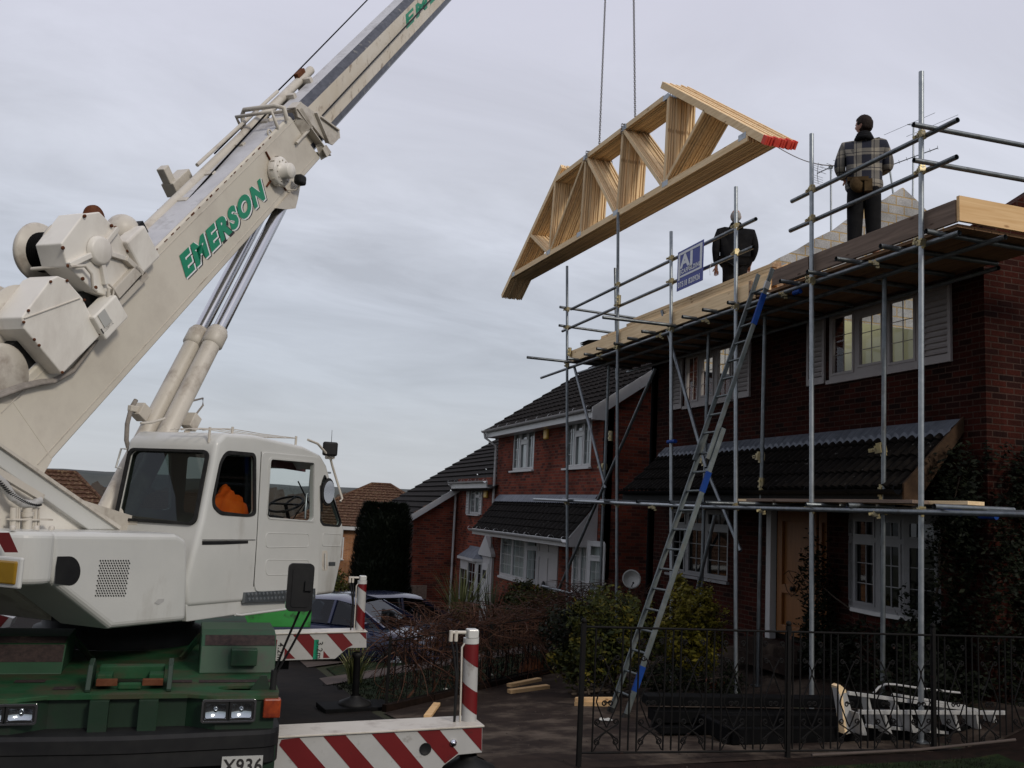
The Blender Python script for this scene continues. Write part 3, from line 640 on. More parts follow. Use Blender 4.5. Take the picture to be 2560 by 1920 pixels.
    MB().bb((8.34, ya+.2, ez-.25), (8.37, yb-.2, ez-.06)).bb((8.37, ya+.2, ez-.25), (8.70, yb-.2, ez-.22)).build('fascia', M['upvc'], h)
    gutter(h, ya+.25, yb-.1, 8.27, ez-.04, 'upvc', .065)
    MB().pipe([(8.27, ya+.12, ez-.1), (8.3, ya+.12, ez-.25), (8.62, ya-.02, ez-.5), (8.62, ya-.02, g+.4)], .04).build('downpipe', M['upvc'], h)
    p = on(0, 1180*D, 935*D, 8.66); ab = MB().box(p, (.08, .26, .34)).build('alarm_box', M['alarm'], h, bevel=.03)
    return h
H2 = house_two()

def house_three():
    h = thing('brick_house', 'red brick house with catslide roof, behind the tall clipped conifer', 'house', (8.7, 30, -1))
    g = -1.5; sl = .655; yc = 31.6
    zr = lambda x: 2.06+sl*(x-7.06)
    ez = 3.38; ya, yb = yc, 27.3; X = lambda y: ya-y
    P = lambda x, y: on(0, x*D, y*D, 8.7)
    wa = (P(1011, 1050).y, P(1044, 1050).y, P(1028, 1111).z, P(1028, 1049).z)
    wallplate(h, R_(0, g, X(yb), ez), [R_(X(wa[0]), wa[2], X(wa[1]), wa[3])], (FXp, ya, 0), FX, .25, 'brick')
    W_ = wa[0]-wa[1]; H_ = wa[3]-wa[2]; s = W_*.16
    window(h, (FXp+.02, wa[0]-s, wa[2]), FX, W_-2*s, H_, [(.05, .05, (W_-2*s)/2-.03, H_-.05, 2, 4), ((W_-2*s)/2+.03, .05, W_-2*s-.05, H_*.6, 1, 1), ((W_-2*s)/2+.03, H_*.66, W_-2*s-.05, H_-.05, 1, 1)], 'upvc', 'glass', curtain='curtain')
    louvre_shutter(h, (FXp-.003, wa[0], wa[2]), FX, s, H_, 'upvc', 8); louvre_shutter(h, (FXp-.003, wa[1]+s, wa[2]), FX, s, H_, 'upvc', 8)
    p = P(1053, 1063); MB().box((8.65, p.y, p.z), (.08, .3, .36)).build('alarm_box', M['alarm'], h, bevel=.03)
    # bow window, lead hood, door with pediment
    b0 = on(0, 992*D, 1215*D, 8.5); b1 = on(0, 1036*D, 1215*D, 8.5); zt = on(0, 1010*D, 1208*D, 8.5).z; zb = zt-1.3
    pts = [(FXp, b0.y+.1), (8.45, b0.y-.3), (8.45, b1.y+.2), (FXp, b1.y)]
    for i in range(3):
        a = V((*pts[i], zb)); q = V((*pts[i+1], zb)); ex = q-a; w = ex.length; ex.normalize()
        window(h, a, ex, w, 1.3, [(.06, .06, w/2-.03, 1.0, 2, 3), (w/2+.03, .06, w-.06, 1.24, 2, 4)] if i == 1 else [(.06, .06, w-.06, 1.24, 2, 4)], 'upvc', 'glass_dark', sill=False, backmat=None)
    MB().prism([(x, y, g) for x, y in pts], (0, 0, zb-g)).build('bay_base', M['brick'], h)
    mb = MB(); mb.prism([(x-.12 if x < 8.6 else x, y, zt) for x, y in pts], (0, 0, .08)); mb.build('bay_cornice', M['upvc'], h)
    lo = [V((x-.1 if x < 8.6 else x, y, zt+.083)) for x, y in pts]; hi = [V((8.69, y*.5+.5*(pts[0][1]+pts[3][1])/2, zt+.42)) for x, y in pts]
    MB().add(lo+hi, [(0, 1, 5, 4), (1, 2, 6, 5), (2, 3, 7, 6)]).build('bay_roof', M['lead'], h)
    e0 = P(1043, 1230).y; e1 = P(1067, 1230).y; zp = P(1055, 1195).z
    dm = MB().bb((8.62, e0, g), (8.69, e1, zp-.1)); dm.build('door_surround', M['door_white'], h)
    do = MB().bb((8.58, e0-.25, g), (8.617, e1+.25, zp-.3)).build('door', M['upvc'], h)
    MB().bb((8.57, (e0+e1)/2+.16, zp-.75), (8.579, (e0+e1)/2-.16, zp-.5)).build('door_pane', M['black'], do)
    MB().prism([(8.55, e0+.1, zp-.08), (8.55, e1-.1, zp-.08), (8.55, e1-.1, zp), (8.55, (e0+e1)/2, zp+.55), (8.55, e0+.1, zp)], (.14, 0, 0)).build('pediment', M['upvc'], h)
    # wing with gable verge towards the camera
    wx = 7.06
    wallplate(h, [(wx, g), (8.70, g), (8.70, zr(8.70)-.1), (wx, zr(wx)-.1)], [], (0, yc, 0), GX, .25, 'brick')
    MB().bb((wx, yc+.25, g), (wx+.25, 38, zr(wx)-.2)).build('wall', M['brick'], h)
    rx = 12.4; u = V((rx-6.85, 0, (rx-6.85)*sl)); tiles(h, (6.85, 38.3, zr(6.85)), (0, -1, 0), u, 38.3-yc+.2, u.length, 18, .3, 0, M['tile_mid'], 'roof', .05, 4, .0)
    u = V((rx-8.42, 0, (rx-8.42)*sl)); tiles(h, (8.42, yc-.2, zr(8.42)), (0, -1, 0), u, yc-27.2, u.length, 13, .3, 0, M['tile_mid'], 'roof', .05, 4, .0)
    tiles(h, (rx+4, 27.2, zr(rx)-4*sl), (0, 1, 0), (-4, 0, 4*sl), 11.1, 4.8, 4, .3, 0, M['tile_mid'], 'rear_roof')
    MB().prism([(6.80, yc-.24, zr(6.8)-.2), (6.80, yc-.24, zr(6.8)+.02), (8.75, yc-.24, zr(8.75)+.02), (8.75, yc-.24, zr(8.75)-.2)], (0, .035, 0)).build('bargeboard', M['upvc'], h)
    MB().bb((8.40, yc-.2, ez-.35), (8.43, yb, ez-.14)).bb((8.43, yc-.2, ez-.35), (8.7, yb, ez-.32)).build('fascia', M['upvc'], h)
    gutter(h, yc-.15, yb, 8.34, ez-.14, 'upvc', .06)
    MB().pipe([(8.34, yc-.12, ez-.2), (8.6, yc-.1, ez-.45), (8.62, yc-.1, g+.3)], .04).build('downpipe', M['upvc'], h)
    MB().bb((rx-.5, 31, zr(rx)-.6), (rx+.3, 32.0, zr(rx)+.1)).build('ridge_stub', M['tile_mid'], h)
    return h
house_three()

def hip_house(name, label, cx, cy, w, d, g, ez, rh, ridge, rot, wm, rm, wins=(), zc=0):
    h = thing(name, label, 'house', (cx, cy, g)); a = radians(rot); ex = V((cos(a), sin(a), 0)); ey = V((-sin(a), cos(a), 0)); C0 = V((cx, cy, 0))
    P = lambda x, y, z: C0+ex*x+ey*y+Z*z
    MB().prism([P(-w/2, -d/2, g), P(w/2, -d/2, g), P(w/2, d/2, g), P(-w/2, d/2, g)], (0, 0, ez-g)).build('wall', M[wm], h)
    o = .35; A = [P(-w/2-o, -d/2-o, ez-.05), P(w/2+o, -d/2-o, ez-.05), P(w/2+o, d/2+o, ez-.05), P(-w/2-o, d/2+o, ez-.05)]; r0, r1 = P(-ridge/2, 0, ez+rh), P(ridge/2, 0, ez+rh)
    def slope(q, nm='roof'):
        mb = MB(); n = 16; m_ = 24
        for i in range(n):
            t0, t1 = i/n, (i+1)/n
            l0, l1 = q[0].lerp(q[3], t0), q[0].lerp(q[3], t1); e0, e1 = q[1].lerp(q[2], t0), q[1].lerp(q[2], t1)
            nn = (q[1]-q[0]).cross(q[3]-q[0]).normalized()
            if nn.z < 0: nn = -nn
            vs = []
            for k in range(m_+1):
                wv = .03*abs(sin(k*pi/2))
                vs += [l0.lerp(e0, k/m_)+nn*(.06+wv), l1.lerp(e1, k/m_)+nn*wv, l0.lerp(e0, k/m_)+nn*(wv-.01)]
            mb.add(vs, [(k*3, k*3+3, k*3+4, k*3+1) for k in range(m_)]+[(k*3+2, k*3+5, k*3+3, k*3) for k in range(m_)])
        mb.build(nm, M[rm], h)
    slope([A[0], A[1], r1, r0]); slope([A[1], A[2], r1, r1+(A[2]-A[1])*.001]); slope([A[2], A[3], r0, r1]); slope([A[3], A[0], r0, r0+(A[0]-A[3])*.001])
    rt = MB()
    for a_, b_ in ((r0, r1), (A[0], r0), (A[1], r1), (A[2], r1), (A[3], r0)): rt.tube(a_+Z*.05, b_+Z*.05, .09, 8)
    rt.build('ridge_tiles', M['tile_brown'], h)
    f = MB()
    for i in range(4): f.beam(A[i]-Z*.1, A[(i+1) % 4]-Z*.1, .04, .2)
    f.build('fascia', M['upvc'], h)
    for (x, z, ww, hh) in wins:
        window(h, P(x-ww/2, -d/2-.01, z), ex, ww, hh, [(.06, .06, ww/2-.03, hh-.06, 1, 1), (ww/2+.03, .06, ww-.06, hh-.06, 1, 1)], 'upvc', 'glass_dark', backmat=None)
    return h
hh = hip_house('brick_house', 'tan brick house with mossy brown hipped roof down the hill, past the crane cab', 11.5, 60.6, 9.5, 9, -3.6, 1.0, 2.6, 1.2, -18, 'brick_tan', 'tile_brown', wins=((-3.6, -1.0, 1.0, 1.3), (-1.9, -1.0, 1.0, 1.3), (-3.6, -3.4, 1.2, 1.2), (1, -1., 1.2, 1.3)))
# lean-to of the same house
hip_house('brick_house', 'distant house with red-brown hipped roof seen under the crane boom', -6.4, 46.5, 7.5, 8, -2.6, .2, 2.85, 2.6, 8, 'brick_tan', 'tile_brown')
hip_house('brick_house', 'small far off tiled roof right of the boom cylinders', -1.0, 75, 9, 8, -3.6, .2, 2.2, 3, -6, 'brick', 'tile_brown')
# ================= SCAFFOLD =================
XS, XI = 7.2, 7.82
scaf = thing('scaffold', 'galvanised tube scaffold with boarded platform along the roofless brick house', 'scaffold', (7.2, 12.9, .1))
def P72(x, y): return on(0, x*D, y*D, XS)
stds = []
TR = .0285
def coupler_mesh(mb, c, ax1=(0, 1, 0)):
    c = V(c); mb.box(c, (.075, .062, .062)); mb.box(c+V((-.035, .05, .0)), (.02, .07, .03)); mb.tube(c+V((-.06, .045, 0)), c+V((.03, .045, 0)), .008, 6); mb.tube(c+V((.0, -.02, -.055)), c+V((.0, -.02, .05)), .008, 6); mb.box(c+V((0, -.01, .04)), (.06, .05, .02)); mb.box(c+V((.0, -.02, -.045)), (.03, .04, .025))
_m = MB(); coupler_mesh(_m, (0, 0, 0)); _cme = _m.mesh('coupler'); _cme.materials.append(M['coupler'])
def coupler(p, rz=0., sc=1.):
    o = bpy.data.objects.new('coupler', _cme); COL.objects.link(o); o.parent = scaf; o.location = V(p)-ORG[scaf.name]; o.rotation_euler = (random.uniform(-.2, .2), random.uniform(-.1, .1), rz+random.uniform(-.3, .3)); o.scale = (sc, sc, sc); ORG[o.name] = V(p)
def T(a, b, name='tube', mt='galv', r=TR):
    a = V(a); b = V(b); mb = MB(); d = (b-a).normalized(); mb.tube(a, b, r, 14, cap=False)
    s_, e_ = a+d*.012, b-d*.012; mb.tube(a+d*.0, a+d*.15, r*.82, 12, cap=False); mb.tube(b, b-d*.15, r*.82, 12, cap=False)
    x = d.orthogonal().normalized(); y = d.cross(x)
    for c, in ((a+d*.15,), (b-d*.15,)):
        mb.add([c+(x*cos(2*pi*i/12)+y*sin(2*pi*i/12))*r for i in range(12)], [tuple(range(12))])
    return mb.build(name, M[mt], scaf)
outer = [((7.90, 7.42), (7.99), 'galv_new'), ((9.85, 7.44), 9.77, 'galv_new'), ((11.65, 7.30), 11.42, 'galv_new'), ((13.64, 7.16), 13.23, 'galv_new'), ((15.80, 8.12), 15.20, 'galv'), ((18.34, 7.67), 17.45, 'galv')]
OY = []
for (yt, zt), yb, mt_ in outer:
    zb = gz(XS, yb)+.01; T((XS, yb, zb), (XS, yt, zt), 'standard', mt_); OY.append(lambda z, yt=yt, zt=zt, yb=yb, zb=zb: yb+(yt-yb)*(z-zb)/(zt-zb))
    MB().box((XS, yb, gz(XS, yb)+.012), (.15, .15, .012)).build('base_plate', M['galv'], scaf)
# inner standards
inner = []
for x, yt, yb, top in ((1908, 620, 1378, 5.52), (1647, 680, 1300, 5.5), (1525, 735, 1100, 5.5), (1310, 800, 1250, 5.5)):
    a = on(0, x*D, 900*D, XI); zb = gz(XI, a.y)+.01; T((XI, a.y+.03, zb), (XI, a.y-.03, top), 'standard', 'galv'); inner.append(a.y)
    MB().box((XI, a.y+.03, gz(XI, a.y)+.012), (.15, .15, .012)).build('base_plate', M['galv'], scaf)
for y in (18.35, 15.9):
    if y > 18: T((8.45, 18.3, 5.3), (8.45, 18.6, 7.85), 'standard', 'galv')
T((8.6, 7.72, 5.3), (8.62, 7.70, 6.75), 'standard', 'galv')
zl = 5.47; rx = XS+2*TR+.002
# platform ledgers + first lift ledgers
T((rx, 7.45, zl), (rx, 13.2, zl), 'ledger'); T((rx, 13.22, zl-.01), (rx, 19.8, zl-.06), 'ledger')
T((XI-.055, 7.35, zl), (XI-.055, 18.9, zl-.02), 'ledger'); T((8.55, 8.2, zl-.03), (8.55, 18.0, zl-.03), 'ledger')
T((rx-.11, 6.2, 2.59), (rx-.11, 12.3, 2.585), 'ledger', 'galv'); T((rx-.11, 12.32, 2.59), (rx-.11, 19.6, 2.66), 'ledger', 'galv_new')
T((XI-.055, 7.0, 2.62), (XI-.055, 13.6, 2.63), 'ledger'); T((XI-.055, 13.62, 2.64), (XI-.055, 19.4, 2.70), 'ledger')
# guard rails
for z, a, b in ((6.69, (11.2, 18.15), (7.45, 10.35)), (6.29, (11.25, 18.6), (7.47, 10.38))):
    T((rx, a[0], z), (rx, a[1], z), 'guard_rail', 'galv'); T((rx, b[0], z+.005), (rx, b[1], z), 'guard_rail', 'galv')
    T((6.98, 7.78, z+.03), (8.95, 7.70, z+.03), 'guard_rail', 'galv')
    T((7.05, 18.28, z+.05), (9.0, 18.42, z+.04), 'guard_rail', 'galv')
    for f in (OY if 1 else []):
        y = f(z); coupler((XS+.005, y, z))
# transoms
zt_ = zl+.055
for i, y in enumerate([7.7, 8.35, 9.0, 9.65, 10.2, 10.9, 11.6, 12.2, 12.8, 13.5, 14.2, 14.9, 15.5, 16.2, 16.9, 17.6, 17.95]):
    a = 6.98+.1*random.random(); b = 8.62+.05*random.random()
    if i == 9: a = 5.95
    if i == 16: a = 6.25
    if i == 2: a = 6.93
    T((a, y, zt_), (b, y+random.uniform(-.05, .05), zt_), 'transom', 'galv')
for i, y in enumerate([7.6, 9.0, 9.75, 11.2, 12.0, 13.2, 14.4, 15.6, 17.3]):
    T((7.0+.1*random.random(), y, 2.645), (8.1+.3*random.random(), y+random.uniform(-.3, .2), 2.66), 'transom', 'galv')
for f in OY:
    coupler((XS, f(zl), zl)); coupler((XS, f(2.6), 2.6)); coupler((XS+.05, f(zl)+.1, zl+.05), 1.5)
for y in inner: coupler((XI, y, zl)); coupler((XI, y, 2.62)); coupler((XI, y+.05, 3.35), 0, 1.5)
for y in (8.7, 10.5, 12.5, 14.0, 16.5): coupler((rx, y, zl-.03), 1.0)
for y in (8.6, 10.8, 13.9): coupler((rx-.1, y, 2.56), 1.0)
# braces
BR = [((1240, 790), (1308, 1055), 7.29), ((1415, 797), (1205, 1278), 7.29), ((1430, 672), (1525, 1010), 7.30), ((1525, 1010), (1600, 1190), 7.62)]
for a, b, x in BR: T(on(0, a[0]*D, a[1]*D, x), on(0, b[0]*D, b[1]*D, x), 'brace', 'galv')
p = on(0, *cw(1005, 20), 7.80); q = G(*cw(765, 1035)); T((p.x, p.y, p.z), (q.x, q.y, gz(q.x, q.y)+.02), 'brace', 'galv')
p = on(0, 1190*D, 1272*D, 7.0); T((7.05, p.y+.6, p.z), (7.25, p.y-2., p.z-.05), 'brace', 'galv')
# blue taped tube ends
for (px, py, xx, dy) in ((1670, 1105, 7.19, .25), (2345, 1281, 7.19, .3), (2120, 1265, 7.3, .22), (2450, 1290, 7.3, .2), (1985, 733, 7.25, .14)):
    a = on(0, px, py, xx); MB().tube(a, a-V((0, dy, 0)), TR+.003, 12).build('tape', M['blue_tape'], scaf)
# joint sleeves
for (px, py, xx) in ((1547, 750, 7.2), (1424, 880, 7.2), (1527, 1090, 7.2), (1904, 1210, XI), (2206, 1230, XI)):
    a = on(0, px, py, xx); MB().tube(a-Z*.09, a+Z*.09, TR+.012, 10).box(a+V((-.03, 0, .04)), (.03, .06, .03)).box(a+V((-.03, 0, -.04)), (.03, .06, .03)).build('sleeve', M['coupler'], scaf)
# boards of the platform
zb_ = zt_+TR+.02
for k in range(6):
    x0 = 7.30+k*.232
    for (a, b) in ((7.52, 11.3), (11.32, 14.9), (14.92, 18.05)):
        j = random.uniform(-.03, .03)
        MB().bb((x0, a+j*(a > 8), zb_-.018), (x0+.225, b+j*(b < 18), zb_+.020)).build('board', M['board_under'], scaf, bevel=.003)
# toe boards
MB().bb((7.255, 7.50, zb_+.025), (7.293, 10.4, zb_+.265)).build('toe_board', M['board_old'], scaf, label='dark weathered toe board')
MB().bb((7.235, 9.95, zb_+.035), (7.252, 10.75, zb_+.25)).build('toe_board', M['board_old'], scaf, label='short dark weathered board end')
MB().bb((7.27, 7.455, zb_+.03), (9.6, 7.495, zb_+.30)).build('toe_board', M['wood_x'], scaf, label='new pale toe board across the platform end')
for a, b, z0, z1, x in ((11.22, 18.1, zb_-.04, zb_+.20, 7.245), (10.9, 14.6, zb_+.02, zb_+.24, 7.285)):
    MB().bb((x, a, z0), (x+.038, b, z1)).build('toe_board', M['wood_y'], scaf, label='new pale toe board')
MB().bb((7.22, 11.24, zb_-.02), (7.243, 11.30, zb_+.22)).build('batten', M['wood_end'], scaf)
# lower board laid on first lift
a = on(0, *cv(640, 1152), 7.72); b = on(0, *cv(1850, 1168), 7.72)
MB().bb((7.55, b.y, 2.685), (7.77, a.y, 2.725)).build('board', M['wood_y'], scaf, bevel=.003)
MB().bb((7.30, 8.2, 2.684), (7.52, 11.4, 2.722)).build('board', M['board_old'], scaf, bevel=.003)

# ================= STACKED BATTENS ON THE PLATFORM =================
def battens():
    g = 'long pale timbers stacked on the scaffold platform'
    z = zb_+.05; x0 = 7.34; first = None; k = 0
    rows = 8; cols = 6; hh = .052; ww = .098
    for r in range(rows):
        for c in range(cols):
            if r == rows-1 and c not in (1, 3): continue
            y0 = 10.93+random.uniform(-.03, .04)+.012*c; ln = (17.2 if r < 5 else 16.2) - r*.12-.1*random.random() - y0
            o = MB().box((0, ln/2, hh*.46), (ww*.93, ln, hh*.90)).build('timber_batten', M['wood_y'], loc=(0, 0, 0))
            o.data.materials.append(M['wood_end'])
            for p in o.data.polygons:
                if abs(p.normal.y) > .9: p.material_index = 1
            o.location = (x0+c*ww+ww/2+random.uniform(-.005, .005), y0, z+r*hh)
            meta(o, 'pale sawn timber in the long stack on the platform, before the man in black', 'timber', g)
battens()

# ================= SIGN =================
def sign():
    s = thing('scaffolder_sign', 'blue and white plastic sign reading AJ SCAFFOLDING tied to the guard rails', 'sign', (7.16, 13.0, 6.4))
    tl = on(0, *cz(1170, 213), 7.15); tr = on(0, *cz(1362, 112), 7.15); br_ = on(0, *cz(1350, 430), 7.15); bl = on(0, *cz(1160, 502), 7.15)
    ex = (tr-tl); w = ex.length; ex.normalize(); ey = (tl-bl); h = ey.length; ey.normalize(); n = ex.cross(ey)
    MB().plate(R_(0, 0, w, h), [], bl, ex, ey, .006).build('panel', M['sign_blue'], s)
    fr = MB(); t = .055*w/.8
    def rc(x0, y0, x1, y1): fr.plate(R_(x0*w, y0*h, x1*w, y1*h), [], bl+n*.004, ex, ey, .003)
    rc(.04, .89, .96, .95); rc(.04, .26, .11, .89); rc(.88, .36, .96, .89); rc(.11, .31, .96, .36)
    fr.build('frame_lines', M['sign_white'], s)
    text('AJ', bl+ex*w*.13+ey*h*.56, ex, ey, h*.44, M['sign_white'], s, bold=.045, xs=1.45)
    text('SCAFFOLDING', bl+ex*w*.12+ey*h*.40, ex, ey, h*.155, M['sign_white'], s, bold=.035, xs=.93)
    text('07518 820926', bl+ex*w*.05+ey*h*.07, ex, ey, h*.19, M['sign_white'], s, bold=.03, xs=.90)
    tie = MB(); tie.pipe([on(0, *cz(1420, 280), 7.15), on(0, *cz(1405, 330), 7.15), on(0, *cz(1408, 380), 7.15)], .003, 4); tie.build('tie', M['sign_white'], s)
sign()

# ================= LADDER =================
def ladder():
    b0 = G(1527, 1778); b1 = G(1562, 1801); t0 = on(0, 1902, 693, 7.13); t1 = on(0, 1939, 683, 7.13)
    m = (b0+b1)/2; mt = (t0+t1)/2; ax = (mt-m); Ln = ax.length; ax.normalize(); side = V((0, -1, 0)); side = (side-ax*side.dot(ax)).normalized()
    w = .40; nn = side.cross(ax).normalized()
    l = thing('ladder', 'long aluminium ladder with blue marks leaning against the scaffold platform', 'ladder', m)
    L2 = Ln*.60
    for s in (-1, 1):
        MB().box(m+side*s*w/2+ax*(Ln*.62)/2, (.03, .065, Ln*.62), side, nn, ax).build('stile', M['alu'], l, bevel=.006)
        MB().box(m+side*s*(w/2-.035)+nn*(-.0)+ax*(Ln*.55+Ln*.45/2)+nn*.055, (.028, .06, Ln*.46), side, nn, ax).build('stile', M['alu'], l, bevel=.006)
        MB().box(m+side*s*w/2+ax*.03, (.045, .085, .06), side, nn, ax).build('foot', M['rubber'], l)
    n = int(Ln/.26)
    for i in range(1, n):
        d = Ln*i/n; up = d > Ln*.58; c = m+ax*d+(nn*.055 if up else V((0, 0, 0))); ww = w-(.07 if up else 0)
        MB().tube(c-side*ww/2, c+side*ww/2, .016, 8).build('rung', M['alu'], l)
    for d0, d1, s, o in ((.055*Ln, .105*Ln, 1, 0), (.475*Ln, .52*Ln, 1, 0), (.865*Ln, .94*Ln, 1, 1)):
        c = m+side*s*(w/2-(.035 if o else 0))+ax*(d0+d1)/2+(nn*.055 if o else V((0, 0, 0)))
        MB().box(c, (.036, .071, d1-d0), side, nn, ax).build('blue_band', M['blue_tape'], l)
    c = m+side*(w/2-.035)+ax*(Ln*.962)+nn*.055; MB().box(c, (.038, .073, .11), side, nn, ax).build('label_sticker', M['plate_white'], l)
ladder()

# ================= TRUSSES =================
def trusses():
    az = radians(-2.7); u = V((sin(az), cos(az), 0)); n = V((u.y, -u.x, 0)); O = V((7.6, 12, 0))
    P = lambda s, z, k=0.: O+u*s+Z*z+n*k
    th = .031; g = 'identical roof trusses in the hanging bundle'
    def make():
        t = thing('roof_truss', '', 'roof truss', P(0, 8.2), g)
        def mem(nm, a, b, w, mt='wood_y', off=0):
            a = P(*a); b = P(*b); d = (b-a).normalized(); up = n.cross(d).normalized()
            return MB().box((a+b)/2+n*(th/2+off), ((b-a).length, w, th), d, up, n).build(nm, M[mt], t)
        mem('bottom_chord', (-.02, 8.27), (9.98, 8.27), .12)
        mem('top_chord', (2.60, 9.98), (7.42, 9.98), .10)
        mem('rafter', (10.62, 7.86), (7.12, 10.20), .12); mem('rafter', (-.44, 8.08), (2.68, 10.27), .12)
        for a, b in (((2.42, 9.93), (2.48, 8.33)), ((2.45, 8.35), (1.22, 9.20)), ((4.12, 9.93), (2.58, 8.33)), ((4.16, 9.93), (4.28, 8.33)), ((5.78, 9.93), (4.40, 8.33)), ((5.84, 9.93), (5.96, 8.33)), ((5.95, 9.93), (7.55, 8.33)), ((7.45, 9.93), (7.62, 8.33)), ((8.85, 9.05), (7.72, 8.33))):
            mem('web', a, b, .072, 'wood_z')
        e = V((-.42-.0, 0, 0))
        d = (P(2.68, 10.27)-P(-.44, 8.08)).normalized(); up = n.cross(d).normalized(); c = P(-.44, 8.08)
        MB().box(c+d*.0+n*th/2, (.10, .128, th+.004), d, up, n).build('painted_end', M['truss_red'], t)
        for (s, z) in ((2.45, 8.31), (4.34, 8.31), (6.02, 8.31), (7.65, 8.31), (.12, 8.33), (2.5, 9.96), (4.1, 9.98), (5.85, 9.98), (9.85, 8.28)):
            MB().box(P(s, z, -.002), (.20, .10, .002), u, Z).build('nail_plate', M['galv_new'], t)
        return t
    t0 = make(); ts = [t0]; N_ = 12
    for k in range(1, N_):
        c = copy_tree(t0); ts.append(c)
    for k, c in enumerate(ts):
        j = random.uniform(-.025, .025); c.location = ORG[t0.name]+n*(k*.046)+u*j+Z*random.uniform(-.012, .012)
        c['label'] = 'pale timber roof truss, front one of the bundle hanging from the two chains' if k == 0 else ('pale timber roof truss, rearmost of the hanging bundle' if k == N_-1 else 'pale timber roof truss sandwiched inside the bundle hanging from two chains')
    # chains
    for k, (s0, xt, lbl) in enumerate(((5.72, 1318, 'left lifting chain holding up the truss bundle'), (4.12, 1366, 'right lifting chain holding up the truss bundle'))):
        base = P(s0, 10.03, .25); tp = on(0, xt*D, -260*D, 7.62); d = (tp-base); Ln = d.length; d.normalize()
        ch = thing('lifting_chain', lbl, 'chain', base, 'lifting chains')
        x = d.orthogonal().normalized(); y = d.cross(x); lk = .062; mb = MB(); nl = int(Ln/(lk*.74))
        def link(c, a, b, R=.018, r=.0055, Lh=.018):
            pts = []
            for i in range(12):
                an = 2*pi*i/12; pts.append(c+a*cos(an)*R+b*(sin(an)*R+(Lh if sin(an) > 0 else -Lh)))
            vs = []
            for i, p in enumerate(pts):
                tn = (pts[(i+1) % 12]-pts[i-1]).normalized(); o = (p-c).normalized(); nn = tn.cross(o).normalized(); o = nn.cross(tn)
                vs += [p+(o*cos(2*pi*q/4)+nn*sin(2*pi*q/4))*r for q in range(4)]
            mb.add(vs, [(i*4+q, i*4+(q+1) % 4, ((i+1) % 12)*4+(q+1) % 4, ((i+1) % 12)*4+q) for i in range(12) for q in range(4)], True)
        for i in range(nl): link(base+d*(lk*.74*i), x if i % 2 else y, d)
        mb.build('chain_run', M['steel_chain'], ch)
        mb = MB()
        loop = [P(s0, 10.05, .25), P(s0+.02, 10.06, -.03), P(s0+.05, 9.86, -.035), P(s0+.05, 9.84, .27), P(s0, 9.88, .56), P(s0, 10.05, .55), P(s0, 10.07, .25)]
        for i in range(len(loop)-1):
            a, b = loop[i], loop[i+1]; dd = (b-a); m_ = max(1, int(dd.length/.046)); dn = dd.normalized(); xx = dn.orthogonal().normalized(); yy = dn.cross(xx)
            for j in range(m_): link(a.lerp(b, (j+.5)/m_), xx if j % 2 else yy, dn)
        mb.build('sling_loop', M['steel_chain'], ch)
    a = P(-.36, 8.04, .3); b = V((7.62, 9.62, 7.0)); pts = [a.lerp(b, i/12)-Z*(.10*sin(pi*i/12)) for i in range(13)]
    MB().pipe(pts, .007, 6).build('tag_line', M['hose'], loc=a, label='thin tag line from the red truss tips to the man in the plaid jacket', cat='rope')
trusses()

# ================= PEOPLE =================
def skinmesh(name, vs, edges, mt, parent, rot, loc, sub=2, root=0):
    me = bpy.data.meshes.new(name); rm = Matrix.Rotation(rot, 3, 'Z'); org = ORG[parent.name]
    me.from_pydata([tuple(rm @ V(v[:3])+V(loc)-org) for v in vs], edges, [])
    o = bpy.data.objects.new(name, me); COL.objects.link(o); o.parent = parent; ORG[o.name] = org; me.materials.append(M[mt])
    o.modifiers.new('skin', 'SKIN').use_smooth_shade = True
    for i, v in enumerate(vs):
        sv = me.skin_vertices[0].data[i]; r = v[3]; sv.radius = (r, v[4] if len(v) > 4 else r); sv.use_root = (i == root)
    m = o.modifiers.new('sub', 'SUBSURF'); m.levels = sub; m.render_levels = sub
    return o
def hand(vs, ed, wi, c, f, up_, r=1.):
    """palm and five fingers growing from wrist vertex wi; c palm centre, f finger direction"""
    f = V(f).normalized(); s = f.cross(V(up_)).normalized(); k = len(vs); c = V(c); u = s.cross(f)
    vs.append((*(c), .03, .02)); ed.append((wi, k))
    for j, (o, ln) in enumerate(((-.028, .07), (-.010, .08), (.010, .075), (.028, .06))):
        a = c+f*.045+s*o; b = a+f*ln*.5-u*.008; e = a+f*ln*.8-u*.03
        i0 = len(vs); vs += [(*a, .0105), (*b, .009), (*e, .0075)]; ed += [(k, i0), (i0, i0+1), (i0+1, i0+2)]
    a = c-s*.035+f*.005; b = a-s*.02+f*.035-u*.01; i0 = len(vs); vs += [(*a, .012), (*b, .010)]; ed += [(k, i0), (i0, i0+1)]
